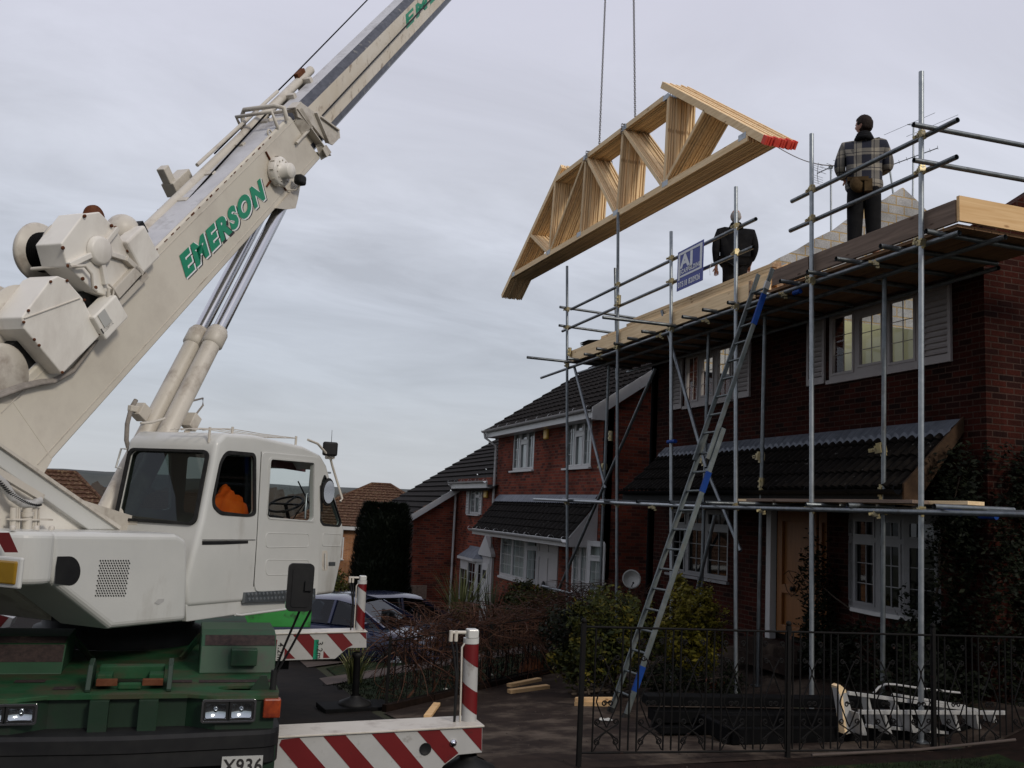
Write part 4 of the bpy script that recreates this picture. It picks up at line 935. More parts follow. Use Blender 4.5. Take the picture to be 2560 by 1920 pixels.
def head_mesh(parent, c, rot, yaw, skin='skin', hair='hair_dark', style='short'):
    """head with face: ellipsoid deformed, features facing local +y"""
    R1 = Matrix.Rotation(rot+yaw, 3, 'Z'); c = V(c)
    mb = MB(); n, m = 28, 22; vs = []
    for i in range(m+1):
        t = pi*i/m
        for k in range(n):
            a = 2*pi*k/n; x = .078*sin(t)*cos(a); y = .098*sin(t)*sin(a); z = .118*cos(t)
            if z < -.02: x *= 1-.28*min(1, (-z-.02)/.09); y = y*(1-.12*min(1, (-z-.02)/.09))+ (.006 if y > 0 else .012)
            if y > .05:
                y += .020*exp(-((x/.014)**2+((z+.012)/.022)**2)) - .010*(exp(-(((x-.03)/.016)**2+((z-.012)/.012)**2))+exp(-(((x+.03)/.016)**2+((z-.012)/.012)**2))) + .007*exp(-((x/.022)**2+((z+.062)/.010)**2))+.008*exp(-((x/.02)**2+((z+.1)/.014)**2))+.004*exp(-((z-.035)/.01)**2)
            vs.append((x, y, z))
    mb.add([R1 @ V(v)+c for v in vs], [(i*n+k, (i+1)*n+k, (i+1)*n+(k+1) % n, i*n+(k+1) % n) for i in range(m) for k in range(n)], True)
    for s in (-1, 1):
        pr_ = MB(); e = c+R1 @ V((s*.080, -.008, -.005)); mb.sphere(e, .022, 10, 8, (.45, .8, 1.45)); mb.sphere(c+R1 @ V((s*.03, .083, .012)), .0125, 10, 8)
    mb.v = mb.v
    o = mb.build('head', M[skin], parent)
    hb = MB(); vs = []; rng = random.Random(5)
    for i in range(m+1):
        t = pi*i/m
        for k in range(n):
            a = 2*pi*k/n; z = cos(t); yy = sin(t)*sin(a)
            lim = (-.55 if yy < -.2 else (-.1 if yy < .45 else .45))
            if style == 'bald': keep = z < .45 and z > -.5 and yy < .25
            else: keep = z > lim
            f = 1.0
            g_ = (.013+.006*rng.random()) if keep else -.006
            if style == 'bald' and keep: g_ = .005
            vs.append((( .078+g_)*sin(t)*cos(a), (.098+g_)*sin(t)*sin(a), (.118+g_)*cos(t)))
    hb.add([R1 @ V(v)+c for v in vs], [(i*n+k, (i+1)*n+k, (i+1)*n+(k+1) % n, i*n+(k+1) % n) for i in range(m) for k in range(n)], True)
    hb.build('hair', M[hair], parent)
    return o
def worker(label, loc, rot, yaw, jacket, hair, style, hood, wide=1., sitting=False, height=1.78):
    p = thing('person', label, 'person', loc); k = height/1.78
    S = lambda L_: [(v[0]*k, v[1]*k, v[2]*k, *[r*k for r in v[3:]]) for v in L_]
    w = wide
    # body (one continuous mesh): pelvis, spine, neck, legs, arms, hands
    el = [(-.255*w, -.01, 1.13), (.25*w, -.01, 1.13)]; wr = [(-.20, .22, 1.08), (.17, .24, 1.14)] if not sitting else [(-.22, .30, 1.10), (.2, .46, 1.12)]
    if style == 'bald': el = [(-.235*w, -.03, 1.14), (.235*w, .0, 1.14)]; wr = [(-.22*w, .05, .88), (.20*w, .16, .95)]
    hip = .95
    vs = [(0, 0, hip, .10, .08), (0, 0, 1.15, .09, .07), (0, -.0, 1.34, .09, .065), (0, .0, 1.49, .05), (0, .015, 1.58, .055)]
    ed = [(0, 1), (1, 2), (2, 3), (3, 4)]
    for s in (0, 1):
        sg = -1 if s == 0 else 1; i = len(vs)
        if sitting: vs += [(sg*.10, .02, hip-.05, .085), (sg*.13, .42, hip-.03, .06), (sg*.13, .5, hip-.42, .045), (sg*.13, .6, hip-.45, .04)]
        else: vs += [(sg*.10, 0, .86, .088), (sg*.12, .015, .48, .058), (sg*.13, -.02, .10, .040), (sg*.14, .10, .03, .036)]
        ed += [(0, i), (i, i+1), (i+1, i+2), (i+2, i+3)]
        i = len(vs); vs += [(sg*.165*w, -.01, 1.41, .04), (*el[s], .036), (*wr[s], .028)]; ed += [(2, i), (i, i+1), (i+1, i+2)]
        wv = V(wr[s]); dv = (wv-V(el[s])).normalized(); hand(vs, ed, i+2, wv+dv*.06, dv, (0, 0, 1))
    skinmesh('body', S(vs), ed, 'skin', p, rot, loc, 2)
    # trousers
    t = [(0, 0, hip+.02, .155*w, .12), (-.09, 0, .84, .115), (-.10, .015, .48, .095), (-.11, -.02, .09, .082), (.09, 0, .84, .115), (.10, .015, .48, .095), (.11, -.02, .09, .082)]
    if sitting: t = [(0, 0, hip, .15, .12), (-.1, .04, hip-.05, .10), (-.13, .42, hip-.03, .08), (-.13, .5, hip-.4, .065), (.1, .04, hip-.05, .10), (.13, .42, hip-.03, .08), (.13, .5, hip-.4, .065)]
    skinmesh('trousers', S(t), [(0, 1), (1, 2), (2, 3), (0, 4), (4, 5), (5, 6)], 'cloth_black', p, rot, loc, 2)
    # jacket
    jw = (.20 if style != 'bald' else .20)*w; hz_ = .78 if not sitting else .95
    j = [(0, -.005, .98, jw*1.04, .15), (0, 0, 1.16, jw, .14), (0, -.01, 1.33, jw*1.02, .14), (0, -.005, 1.46, .09, .08), (0, .0, hz_, jw*1.12, .165)]
    je = [(1, 0), (1, 2), (2, 3), (0, 4)]
    for s in (0, 1):
        sg = -1 if s == 0 else 1; i = len(j); wv = V(wr[s]); ev = V(el[s])
        j += [(sg*.19*w, -.01, 1.40, .09), (*(V((sg*.2*w, -.01, 1.41)).lerp(ev, .5)), .078), (*ev, .072), (*ev.lerp(wv, .9), .050)]; je += [(2, i), (i, i+1), (i+1, i+2), (i+2, i+3)]
    skinmesh('jacket', S(j), je, jacket, p, rot, loc, 2, root=1)
    R0 = Matrix.Rotation(rot, 3, 'Z')
    if hood:
        hb = MB(); c = V(loc)+R0 @ V((0, -.035, 1.49*k)); 
        for q in range(3):
            pts = [c+R0 @ V((.085*cos(a)*(1-.1*q), .075*sin(a)*(1-.1*q), -.02+.03*q+.012*sin(a)*(-1))) for a in [2*pi*i/20 for i in range(21)]]
            hb.pipe(pts, .034-.005*q, 10, cap=False)
        hb.build('hood', M['cloth_black'], p)
    head_mesh(p, V(loc)+R0 @ V((0, .02, 1.675*k)), rot, yaw, hair=hair, style=style)
    if not sitting:
        for s in (-1, 1):
            a = V(loc)+R0 @ V((s*.135*k, .03, .0)); MB().prism([a+R0 @ V((x, y, 0)) for x, y in rpoly([(-.05, -.11), (.05, -.11), (.055, .17), (-.055, .17)], .05)], (0, 0, .095)).build('boot', M['leather'], p, bevel=.03)
    return p
ZP = zb_+.022
m1 = worker('man in blue and cream plaid jacket with black hood, standing on the platform', (7.46, 9.16, ZP), radians(-36), radians(62), 'plaid', 'hair_dark', 'short', True, 1.10, height=1.86)
R0 = Matrix.Rotation(radians(-36), 3, 'Z'); c = V((7.46, 9.16, ZP))+R0 @ V((-.08, -.17, .92))
MB().sphere(c, .10, 12, 8, (1.1, .6, 1.0)).box(c+V((0, 0, .06)), (.24, .1, .05), R0 @ V((1, 0, 0)), R0 @ V((0, 1, 0))).box(c+R0 @ V((.12, 0, -.02)), (.09, .09, .15), R0 @ V((1, 0, 0)), R0 @ V((0, 1, 0))).build('tool_pouch', M['leather'], m1)
worker('grey haired balding man in a black coat behind the stacked timber', (7.95, 12.85, ZP), radians(-24), radians(10), 'cloth_black', 'hair_grey', 'bald', True, 1.30, height=1.82)

# ================= AERIALS =================
def aerial(label, base, top, boomdir, L_, nel, el=.25, refl=True, mt='galv'):
    t = thing('tv_aerial', label, 'aerial', base, 'aerials above the house'); base = V(base); top = V(top); b = V(boomdir).normalized(); s = b.cross(Z).normalized()
    MB().tube(base, top, .022, 8).build('mast', M['galv_new'], t)
    MB().tube(top-b*L_*.25, top+b*L_*.75, .012, 6).box(top, (.07, .07, .07)).build('boom', M[mt], t)
    e = MB()
    for i in range(nel):
        c = top-b*L_*.2+b*L_*.95*i/(nel-1); e.tube(c-s*el/2+Z*.01, c+s*el/2+Z*.01, .005, 5)
    e.build('elements', M[mt], t)
    if refl:
        r = MB(); c = top-b*L_*.25
        for sg in (-1, 1):
            r.tube(c, c+(Z*sg*.24-b*(-.03)), .007, 5)
            for q in range(4): cc = c+Z*sg*(.06+.055*q); r.tube(cc-s*.2, cc+s*.2, .004, 5)
        r.build('reflector', M[mt], t)
pm_ = on(1, 1806*D+0, 355*D, 16.6); pb = on(1, 1806*D, 480*D, 16.6)
aerial('yagi aerial on the bare metal mast left of the man in plaid', (pm_.x+.02, 16.78, pb.z-1.0), (pm_.x, 16.78, pm_.z), (.25, -1, .12), 1.5, 9, .42)
p2 = on(1, 2237, 408, 16.6)
aerial('smaller aerial rising to the right behind the man in plaid', (p2.x+.25, 16.78, p2.z-1.5), (p2.x, 16.78, p2.z), (.7, -.75, .28), 1.4, 9, .22, refl=False)
p3 = on(1, 2250, 343, 18)
aerial('folded dipole aerial above the shoulder of the man in plaid', (p3.x-.35, 17.2, p3.z-2.2), (p3.x-.3, 17.2, p3.z-.05), (.9, .1, .15), .8, 2, 1.5, refl=False)

# ================= FENCES =================
def scroll(c, r, a0, turns, ex, ez, n=14, grow=.35):
    return [c+(ex*cos(a0+2*pi*turns*i/n)+ez*sin(a0+2*pi*turns*i/n))*r*(1-(1-grow)*i/n) for i in range(n+1)]
def near_fence():
    f = thing('iron_fence', 'low black wrought iron fence with scrolls across the front right corner', 'fence', (3.34, 7.74, .28))
    A = V((3.34, 7.74, 0)); B = V((8.75, 7.66, 0)); ex = (B-A).normalized(); zt = lambda x: 1.42-.012*(x-3.34); zb = lambda x: .36-.02*(x-3.34)
    r = .0085
    def bar(mb, p, q, rr=r): mb.tube(p, q, rr, 6)
    for x in (3.34, 5.42, 7.08, 8.74):
        p = V((x, 7.74-.015*(x-3.34), 0)); MB().box(p+Z*(.80+.05), (.038, .038, 1.20)).sphere(p+Z*1.47, .026).build('post', M['iron'], f)
    mb = MB(); 
    for z_ in (zt, zb): bar(mb, A+Z*z_(3.34), B+Z*z_(8.75), .011)
    mb.build('rail', M['iron'], f)
    x = .12
    L_ = (B-A).length; k = 0
    while x < L_-.3:
        p = A+ex*x; X_ = p.x; zt1, zb1 = zt(X_)-.01, zb(X_)+.01; mb = MB(); w = .26; h = zt1-zb1
        for o in (0, w): bar(mb, A+ex*(x+o)+Z*zb1, A+ex*(x+o)+Z*zt1)
        c = A+ex*(x+w/2); q = lambda e_, f_: c+e_+Z*(zb1+f_*h)
        for s in (-1, 1):
            e = ex*s; hw = w/2
            mb.pipe([q(e*0, .64), q(e*hw*.28, .56), q(e*hw*.72, .44), q(e*hw*.80, .40), q(e*hw*.62, .35), q(e*hw*.22, .24), q(e*0, .19)], r*.85, 5)
            mb.pipe([q(e*0, .64), q(e*hw*.06, .68), q(e*hw*.35, .74)]+scroll(q(e*hw*.62, .76), .026, pi if s > 0 else 0, 1.2*s, ex, Z), r*.75, 5)
            mb.pipe(scroll(q(e*hw*.22, .385), .026, 0 if s < 0 else pi, -1.3*s, ex, Z), r*.75, 5)
            mb.pipe(scroll(q(e*hw*.68, .90), .026, -pi/2, 1.3*s, ex, Z), r*.75, 5)
            for zz, up_ in ((.235, 1), (.075, -1)):
                mb.pipe([q(e*0, .16)]+[q(e*hw*.35, .16+.025*up_)]+scroll(q(e*hw*.66, zz), .030, -pi/2*up_, 1.3*s*up_, ex, Z), r*.8, 5)
            mb.pipe([q(e*0, .16), q(e*hw*.4, .12), q(e*hw*.9, .005)], r*.7, 5)
        bar(mb, A+ex*(x+w+.078)+Z*zb1, A+ex*(x+w+.078)+Z*zt1)
        mb.build('scroll_panel', M['iron'], f)
        x += w+.158; k += 1
near_fence()
def far_fence():
    A = V((2.70, 12.80, 0)); B = V((8.1, 16.35, 0)); f = thing('iron_fence', 'low black wrought iron fence under the twiggy hedge at the edge of the lawn', 'fence', (2.7, 12.8, -.35)); ex = (B-A).normalized(); L_ = (B-A).length
    g_ = lambda x: gz(*(A+ex*x)[:2])
    for i in range(4):
        p = A+ex*(L_*i/3); MB().box(V((p.x, p.y, gz(p.x, p.y)+.47)), (.035, .035, .98)).build('post', M['iron'], f)
    mb = MB()
    for z_ in (.08, .90): mb.tube(A+Z*(g_(0)+z_), B+Z*(g_(L_)+z_), .010, 6)
    mb.build('rail', M['iron'], f)
    x = .12
    while x < L_-.1:
        mb = MB(); z0 = g_(x)+.08
        for o in (0, .16): mb.tube(A+ex*(x+o)+Z*z0, A+ex*(x+o)+Z*(z0+.82), .007, 5)
        for s in (-1, 1):
            c = A+ex*(x+.08); mb.pipe([c+Z*(z0+.6), c+ex*s*.07+Z*(z0+.45), c+ex*s*.03+Z*(z0+.3), c+ex*s*.07+Z*(z0+.15)], .006, 4); mb.pipe(scroll(c+ex*s*.04+Z*(z0+.22), .025, 0, 1.1*s, ex, Z, 8), .005, 4)
        mb.build('scroll_panel', M['iron'], f); x += .26
far_fence()
# ================= MOBILE CRANE =================
crane = thing('mobile_crane', 'white and green truck crane with raised telescopic boom and striped outriggers', 'crane', (-.6, 9.9, -.1))
YF = 7.12
zd = on(1, *c1(1300, 1195), YF).z
Dk = lambda x, y: on(2, *c1(x, y), zd)
FY = lambda x, y, Y=YF: on(1, *c1(x, y), Y)
XR = FY(1800, 1250).x; XC = FY(815, 1100).x; XL = 2*XC-XR
def wheel(c, ax=(1, 0, 0), R=.52, w=.3):
    t = MB().lathe(V(c)-V(ax)*w/2, ax, [(R*.6, 0), (R*.9, 0), (R, .05), (R, w-.05), (R*.9, w), (R*.6, w)], 32).build('tyre', M['rubber'], crane)
    MB().lathe(V(c)-V(ax)*w*.3, ax, [(.05, 0), (R*.35, .02), (R*.6, 0), (R*.61, w*.6), (R*.3, w*.5), (.05, w*.62)], 24).build('rim', M['green_dark'], t)
for x in (XL+.2, XR-.2):
    for y in (8.7, 12.9, 14.2): wheel((x, y, gz(x, y)+.52), R=.52)
# deck and chassis
dk = MB(); fz = on(1, *c1(900, 1440), YF).z
front = [(XL, YF), (XL+.35, YF), (XL+.55, YF+.10), (XC-.02-.28, YF+.10), (XC+.30, YF+.10), (XR-.62, YF+.10), (XR-.42, YF+.0), (XR, YF), (XR+.02, YF+.18), (XR+.02, 8.2), (XL, 8.2)]
hole = [(XR-.24+.17*cos(a), YF+.30+.10*sin(a)) for a in [2*pi*i/20 for i in range(20)]]
dk.plate(front, [hole], (0, 0, zd), V((1, 0, 0)), V((0, 1, 0)), .03)
dk.build('deck', M['green_deck'], crane, bevel=.006)
MB().bb((XL, 8.2, zd-.05), (XR, 14.9, zd-.002)).build('deck', M['green_deck'], crane)
MB().prism([(XL, YF+.02, fz-.03), (XL+.35, YF+.02, fz-.03), (XL+.55, YF+.16, fz-.03), (XR-.62, YF+.16, fz-.03), (XR-.42, YF+.02, fz-.03), (XR-.02, YF+.02, fz-.03), (XR-.02, YF+.3, fz-.03), (XL, YF+.3, fz-.03)], (0, 0, zd-fz)).build('front_panel', M['green_dark'], crane)
rb = MB()
for x in (600, 705, 915, 1022):
    p = FY(x, 1200, YF+.14); rb.bb((p.x-.008, YF+.06, fz-.02), (p.x+.008, YF+.162, zd-.035))
rb.build('rib', M['green_paint'], crane)
for x in (655, 970):
    ps = MB(); p = FY(x, 1200, YF+.14); ps.bb((p.x-.06, YF+.03, zd-.25), (p.x+.06, YF+.16, zd-.032)); ps.tube((p.x, YF+.1, zd-.25), (p.x, YF+.1, fz), .045, 10); ps.build('tow_post', M['green_dark'], crane)
MB().bb((XL+.15, 7.5, .05), (XR-.15, 14.6, zd-.055)).build('chassis', M['black'], crane)
MB().bb((XL+.05, 7.47, zd-.42), (XR-.05, 7.9, zd-.06)).build('cross_member', M['green_dark'], crane)
# bumper
bm = MB(); pr_ = []; bt = on(1, *c1(900, 1442), YF-.06).z; bb_ = on(1, *c1(1500, 1572), YF-.09).z
plan = rpoly([(XL-.02, YF+.5), (XL-.02, YF-.02), (XC, YF-.10), (XR+.035, YF-.02), (XR+.035, YF+.5)], .16, 6)
rows = [(bt, 0), (bt-.025, -.02), (bt-.11, -.02), (bt-.12, -.008), (bt-.22, -.012), (bt-.23, .0), (bb_+.03, .0), (bb_, .03)]
vs = [(x, y+o*1.0, z) for z, o in rows for x, y in plan]; n = len(plan)
bm.add(vs, [(j*n+i, (j+1)*n+i, (j+1)*n+i+1, j*n+i+1) for j in range(len(rows)-1) for i in range(n-1)], False)
bm.prism([(x, y, bt-.002) for x, y in plan], (0, 0, .003)); bm.build('bumper', M['black'], crane)
pp = FY(1440, 1588, YF-.07); pq = FY(1705, 1588, YF-.07)
pl_ = MB().bb((pp.x, YF-.068, pp.z-.115), (pq.x, YF-.056, pp.z+.0)).build('number_plate', M['plate_white'], crane)
text('X936', (pp.x+.012, YF-.068, pp.z-.108), (1, 0, 0), Z, .13, M['letter_black'], crane, bold=.02, xs=.86, off=.003)
MB().bb((pq.x+.0, YF+.02, pp.z-.3), (pq.x+.09, YF+.2, pp.z+.05)).build('bracket', M['green_dark'], crane)
# headlights
for (x0, x1) in ((1297, 1664), (-190, 252)):
    a = FY(x0, 1365 if x0 > 0 else 1385); b = FY(x1, 1208 if x0 > 0 else 1238); w = b.x-a.x; h = b.z-a.z; O = V((a.x, YF-.012, a.z))
    fr = MB().plate(rrect(0, 0, w, h, .02), [rrect(.014, .012, w-.014, h-.016, .014)], O-V((0, .012, 0)), V((1, 0, 0)), Z, .035); hl = fr.build('headlight_frame', M['chrome'], crane, bevel=.003)
    hw = (w-.035)/2
    for k in range(2):
        ox = .014+k*(hw+.007)
        MB().plate(rrect(ox, .012, ox+hw, h-.016, .014), [rrect(ox+.016, .028, ox+hw-.016, h-.032, .014)], O-V((0, .006, 0)), V((1, 0, 0)), Z, .02).build('bezel', M['black'], hl)
        c = O+V((ox+hw/2, .03, h/2)); rr = MB(); vs = []; NN = 12
        for j in range(NN+1):
            for i in range(NN+1):
                x = (i/NN-.5)*2; z = (j/NN-.5)*2; vs.append(c+V((x*(hw/2-.014), -.035*(x*x*.6+z*z*.5), z*(h/2-.026))))
        rr.add(vs, [(j*13+i, j*13+i+1, (j+1)*13+i+1, (j+1)*13+i) for j in range(NN) for i in range(NN)], True); rr.sphere(c-V((0, .01, 0)), .014, 10, 8)
        rr.build('reflector', M['chrome'], hl)
        MB().quad(*[O+V((ox+dx, -.003, dz)) for dx, dz in ((.014, .026), (hw-.014, .026), (hw-.014, h-.03), (.014, h-.03))]).build('lens', M['glass_clear'], hl)
# indicator lamp at the corner
a = FY(1700, 1330); b = FY(1812, 1205)
il = MB().bb((a.x, YF-.04, a.z), (b.x+.01, YF+.04, b.z)).build('indicator_lamp', M['orange_lens'], crane, bevel=.01)
# step boxes
def stepbox(xa, xb, yb, ym, yt, strips, nm='step_box', bump=True):
    p0 = Dk(xa, yb); p1 = Dk(xb, yb); y0 = (p0.y+p1.y)/2; m0 = on(1, *c1(xa, ym), y0+.06); t0 = on(1, *c1(xa, yt), y0+.30)
    x0, x1 = p0.x, p1.x
    prof = [(y0, zd-.001), (y0+.06, m0.z), (y0+.14, m0.z+(t0.z-m0.z)*.75), (y0+.30, t0.z), (y0+.75, t0.z), (y0+.75, zd-.001)]
    b_ = MB().prism([(x0, y, z) for y, z in prof], (x1-x0, 0, 0)).build(nm, M['green_paint'], crane, bevel=.008)
    def onface(i, t0_, t1_, xa_, xb_, mt, nm2):
        (ya, za), (yb_, zb__) = prof[i], prof[i+1]; d = V((0, yb_-ya, zb__-za)); nn = V((1, 0, 0)).cross(d).normalized()*.003
        q = [V((xa_, ya, za))+d*t0_+nn, V((xb_, ya, za))+d*t0_+nn, V((xb_, ya, za))+d*t1_+nn, V((xa_, ya, za))+d*t1_+nn]
        MB().quad(*q).build(nm2, mt, b_)
    for (i, s0, s1) in strips: onface(i, s0, s1, x0+.03, x1-.01, M['grip'], 'grip_strip')
    if bump:
        q0 = on(1, *c1(1492, 990), y0+.02); q1 = on(1, *c1(1668, 885), y0+.02); MB().bb((q0.x, y0-.05, q0.z), (q1.x, y0+.09, q1.z)).build('latch_box', M['green_paint'], b_, bevel=.006)
    return b_
stepbox(1287, 1782, 1046, 870, 757, [(1, .05, .98)])
stepbox(-330, 395, 1052, 975, 800, [(1, .0, .98), (2, .1, .9)], bump=False)
# slanted braces beside the ring
for (a, b) in (((1170, 955), (1298, 800)), ((600, 960), (470, 810))):
    p = Dk(*a); q = on(1, *c1(*b), p.y+.25); MB().beam(p, q, .02, .05).build('brace', M['green_deck'], crane)
for_gs = []
for x0, w_ in ((1105, 140), (1290, 480), (345, 170), (95, 200)):
    a = Dk(x0, 1100 if x0 != 345 else 1145); b = Dk(x0+w_, 1100); dy = .055; MB().quad((a.x, a.y-dy, zd+.004), (b.x, a.y-dy, zd+.004), (b.x, a.y+dy, zd+.004), (a.x, a.y+dy, zd+.004)).build('grip_pad', M['grip'], crane)
# tow bracket frame
tb = MB(); yb0 = Dk(600, 1150).y; yb1 = Dk(600, 1000).y
for x in (598, 1082):
    p = FY(x, 1100, yb0); s = 1 if x > 800 else -1
    tb = MB(); tb.prism([(p.x, yb0-.12, zd+.0), (p.x, yb0-.12, zd+.02), (p.x, yb0-.02, zd+.17), (p.x, yb0+.10, zd+.20), (p.x, yb0+.28, zd+.12), (p.x, yb0+.28, zd)], (.035*s, 0, 0)); tb.build('tow_bracket', M['green_dark'], crane, bevel=.006)
xl = FY(625, 1100, yb0).x; xr = FY(1058, 1100, yb0).x
MB().bb((xl, yb0+.16, zd+.04), (xr, yb0+.28, zd+.13)).bb((xl, yb0-.0, zd+.02), (xl+.10, yb0+.16, zd+.10)).bb((xr-.10, yb0-.0, zd+.02), (xr, yb0+.16, zd+.10)).build('tow_cradle', M['green_deck'], crane, bevel=.006)
MB().bb((xl, yb0-.05, zd+.03), (xl+.14, yb0-.003, zd+.075)).build('worn_plate', M['rust'], crane, bevel=.004)
MB().bb((xr-.14, yb0-.05, zd+.03), (xr, yb0-.003, zd+.075)).build('worn_plate', M['rust'], crane, bevel=.004)
MB().bb((xl+.145, yb0-.045, zd+.002), (xr-.145, yb0-.003, zd+.05)).build('step_pad', M['green_deck'], crane, bevel=.012)
# mirror on two arms
ma = Dk(1768, 1150); ma.z = zd
mc = on(1, *c1(1945, 488), 7.02)
arm = MB(); r1 = on(1, *c1(1995, 480), 7.0)
for o in (-.025, .03):
    arm.pipe([ma+V((o*.4, 0, .02)), on(1, *c1(1780, 1050), ma.y)+V((o*.3, 0, 0)), on(1, *c1(1870, 860), ma.y-.05)+V((o, 0, 0)), on(1, *c1(1965+20*(o > 0), 640), 7.06)+V((o, 0, 0)), r1+V((o*.3, 0, 0))], .009, 8)
arm.tube(ma, ma+Z*.14, .024, 10); arm.build('mirror_arm', M['black'], crane)
MB().prism([(ma.x-.16, ma.y+.0, zd), (ma.x-.02, ma.y, zd), (ma.x-.05, ma.y, zd+.10), (ma.x-.09, ma.y, zd+.10)], (0, .02, 0)).build('mirror_gusset', M['green_dark'], crane)
q0 = on(1, *c1(1848, 640), 7.02); q1 = on(1, *c1(2038, 335), 7.02); w = q1.x-q0.x; h = q1.z-q0.z
MB().plate(rrect(0, 0, w, h, .035), [], (q0.x, 6.98, q0.z), (1, 0, 0), Z, .06).plate(rrect(.03, .03, w-.03, h-.03, .02), [], (q0.x, 6.974, q0.z), (1, 0, 0), Z, .01).bb((r1.x-.025, 6.95, r1.z-.03), (r1.x+.025, 6.985, r1.z+.04)).build('wing_mirror', M['black'], crane, bevel=.012)
# outriggers
def outrigger(cr, Yp, outline, reds, jack, dep, label):
    n = V((0, 1, 0)); P = lambda x, y, o=0.: on(1, *cr(x, y), Yp)+V((0, o, 0))
    tl, tr = P(*outline[0]), P(*outline[1]); 
    b = MB().prism([P(*q) for q in outline], (0, dep, 0)).build('outrigger_beam', M['stripe_white'], crane, label=label, bevel=.004)
    ex = (tr-tl).normalized()
    MB().box((tl+tr)/2+V((0, dep/2-.005, .008)), ((tr-tl).length+.02, dep+.03, .014), ex, (0, 1, 0)).build('flange', M['cream_paint'], b, bevel=.003)
    for r_ in reds:
        pts = [P(*q, -.003) for q in r_]; MB().add(pts, [tuple(range(len(pts)))]).build('red_stripe', M['stripe_red'], b)
    return b, P, ex
jkt = lambda **k: None
nb, P1, _ = outrigger(c2, 7.45, [(60, 1468), (1468, 1392), (1465, 1560), (1310, 1575), (1215, 1645), (1100, 1800), (60, 1880)],
    [[(165, 1475), (280, 1462), (520, 1738), (500, 1832), (90, 1850), (60, 1700), (60, 1560), (120, 1480)][:4]+[(420, 1838), (150, 1510)], [(435, 1453), (580, 1446), (880, 1790), (740, 1812)], [(748, 1436), (895, 1428), (1150, 1735), (1100, 1796), (1062, 1800)], [(1045, 1420), (1190, 1412), (1312, 1562), (1225, 1630)], [(1335, 1404), (1464, 1397), (1462, 1550)]], None, .34, 'nearer outrigger beam with red and white stripes')
MB().lathe(P1(1097, 1535, -.005), (0, -1, 0), [(.0001, 0), (.042, 0), (.047, .004), (.047, .0)], 24).build('pin_hole', M['black'], nb)
MB().lathe(P1(1277, 1495, -.0), (0, -1, 0), [(.028, 0), (.026, .02), (.012, .022), (.012, .03), (.0001, .03)], 14).build('bolt', M['chrome'], nb)
fb, P2, _ = outrigger(c2, 12.9, [(20, 797), (716, 779), (716, 880), (595, 882), (512, 952), (20, 968)],
    [[(128, 822), (255, 950), (140, 954)], [(238, 794), (345, 791), (478, 945), (372, 948)], [(458, 788), (560, 785), (628, 862), (592, 880), (562, 905)], [(672, 783), (714, 782), (714, 826)]], None, .34, 'farther outrigger beam with red and white stripes')
e = (P2(716, 779)-P2(20, 797)).normalized()
def distance_label(cr_, P, x, y, s, h_):
    a = P(x, y, -.004); MB().box(a, (.085*h_, .004, .20*h_)).build('distance_plate', M['plate_white'], fb)
    text(s, a+V((-.028*h_, -.0025, .085*h_)), (0, 0, -1), (1, 0, 0), .085*h_, M['letter_black'], fb, bold=.01)
distance_label(c2, P2, 412, 890, '3.2m', 1.25); distance_label(c2, P2, 158, 900, '4.2m', 1.25)
MB().box(P2(388, 890, -.004), (.06, .004, .25)).build('distance_plate', M['letter_green'], fb)
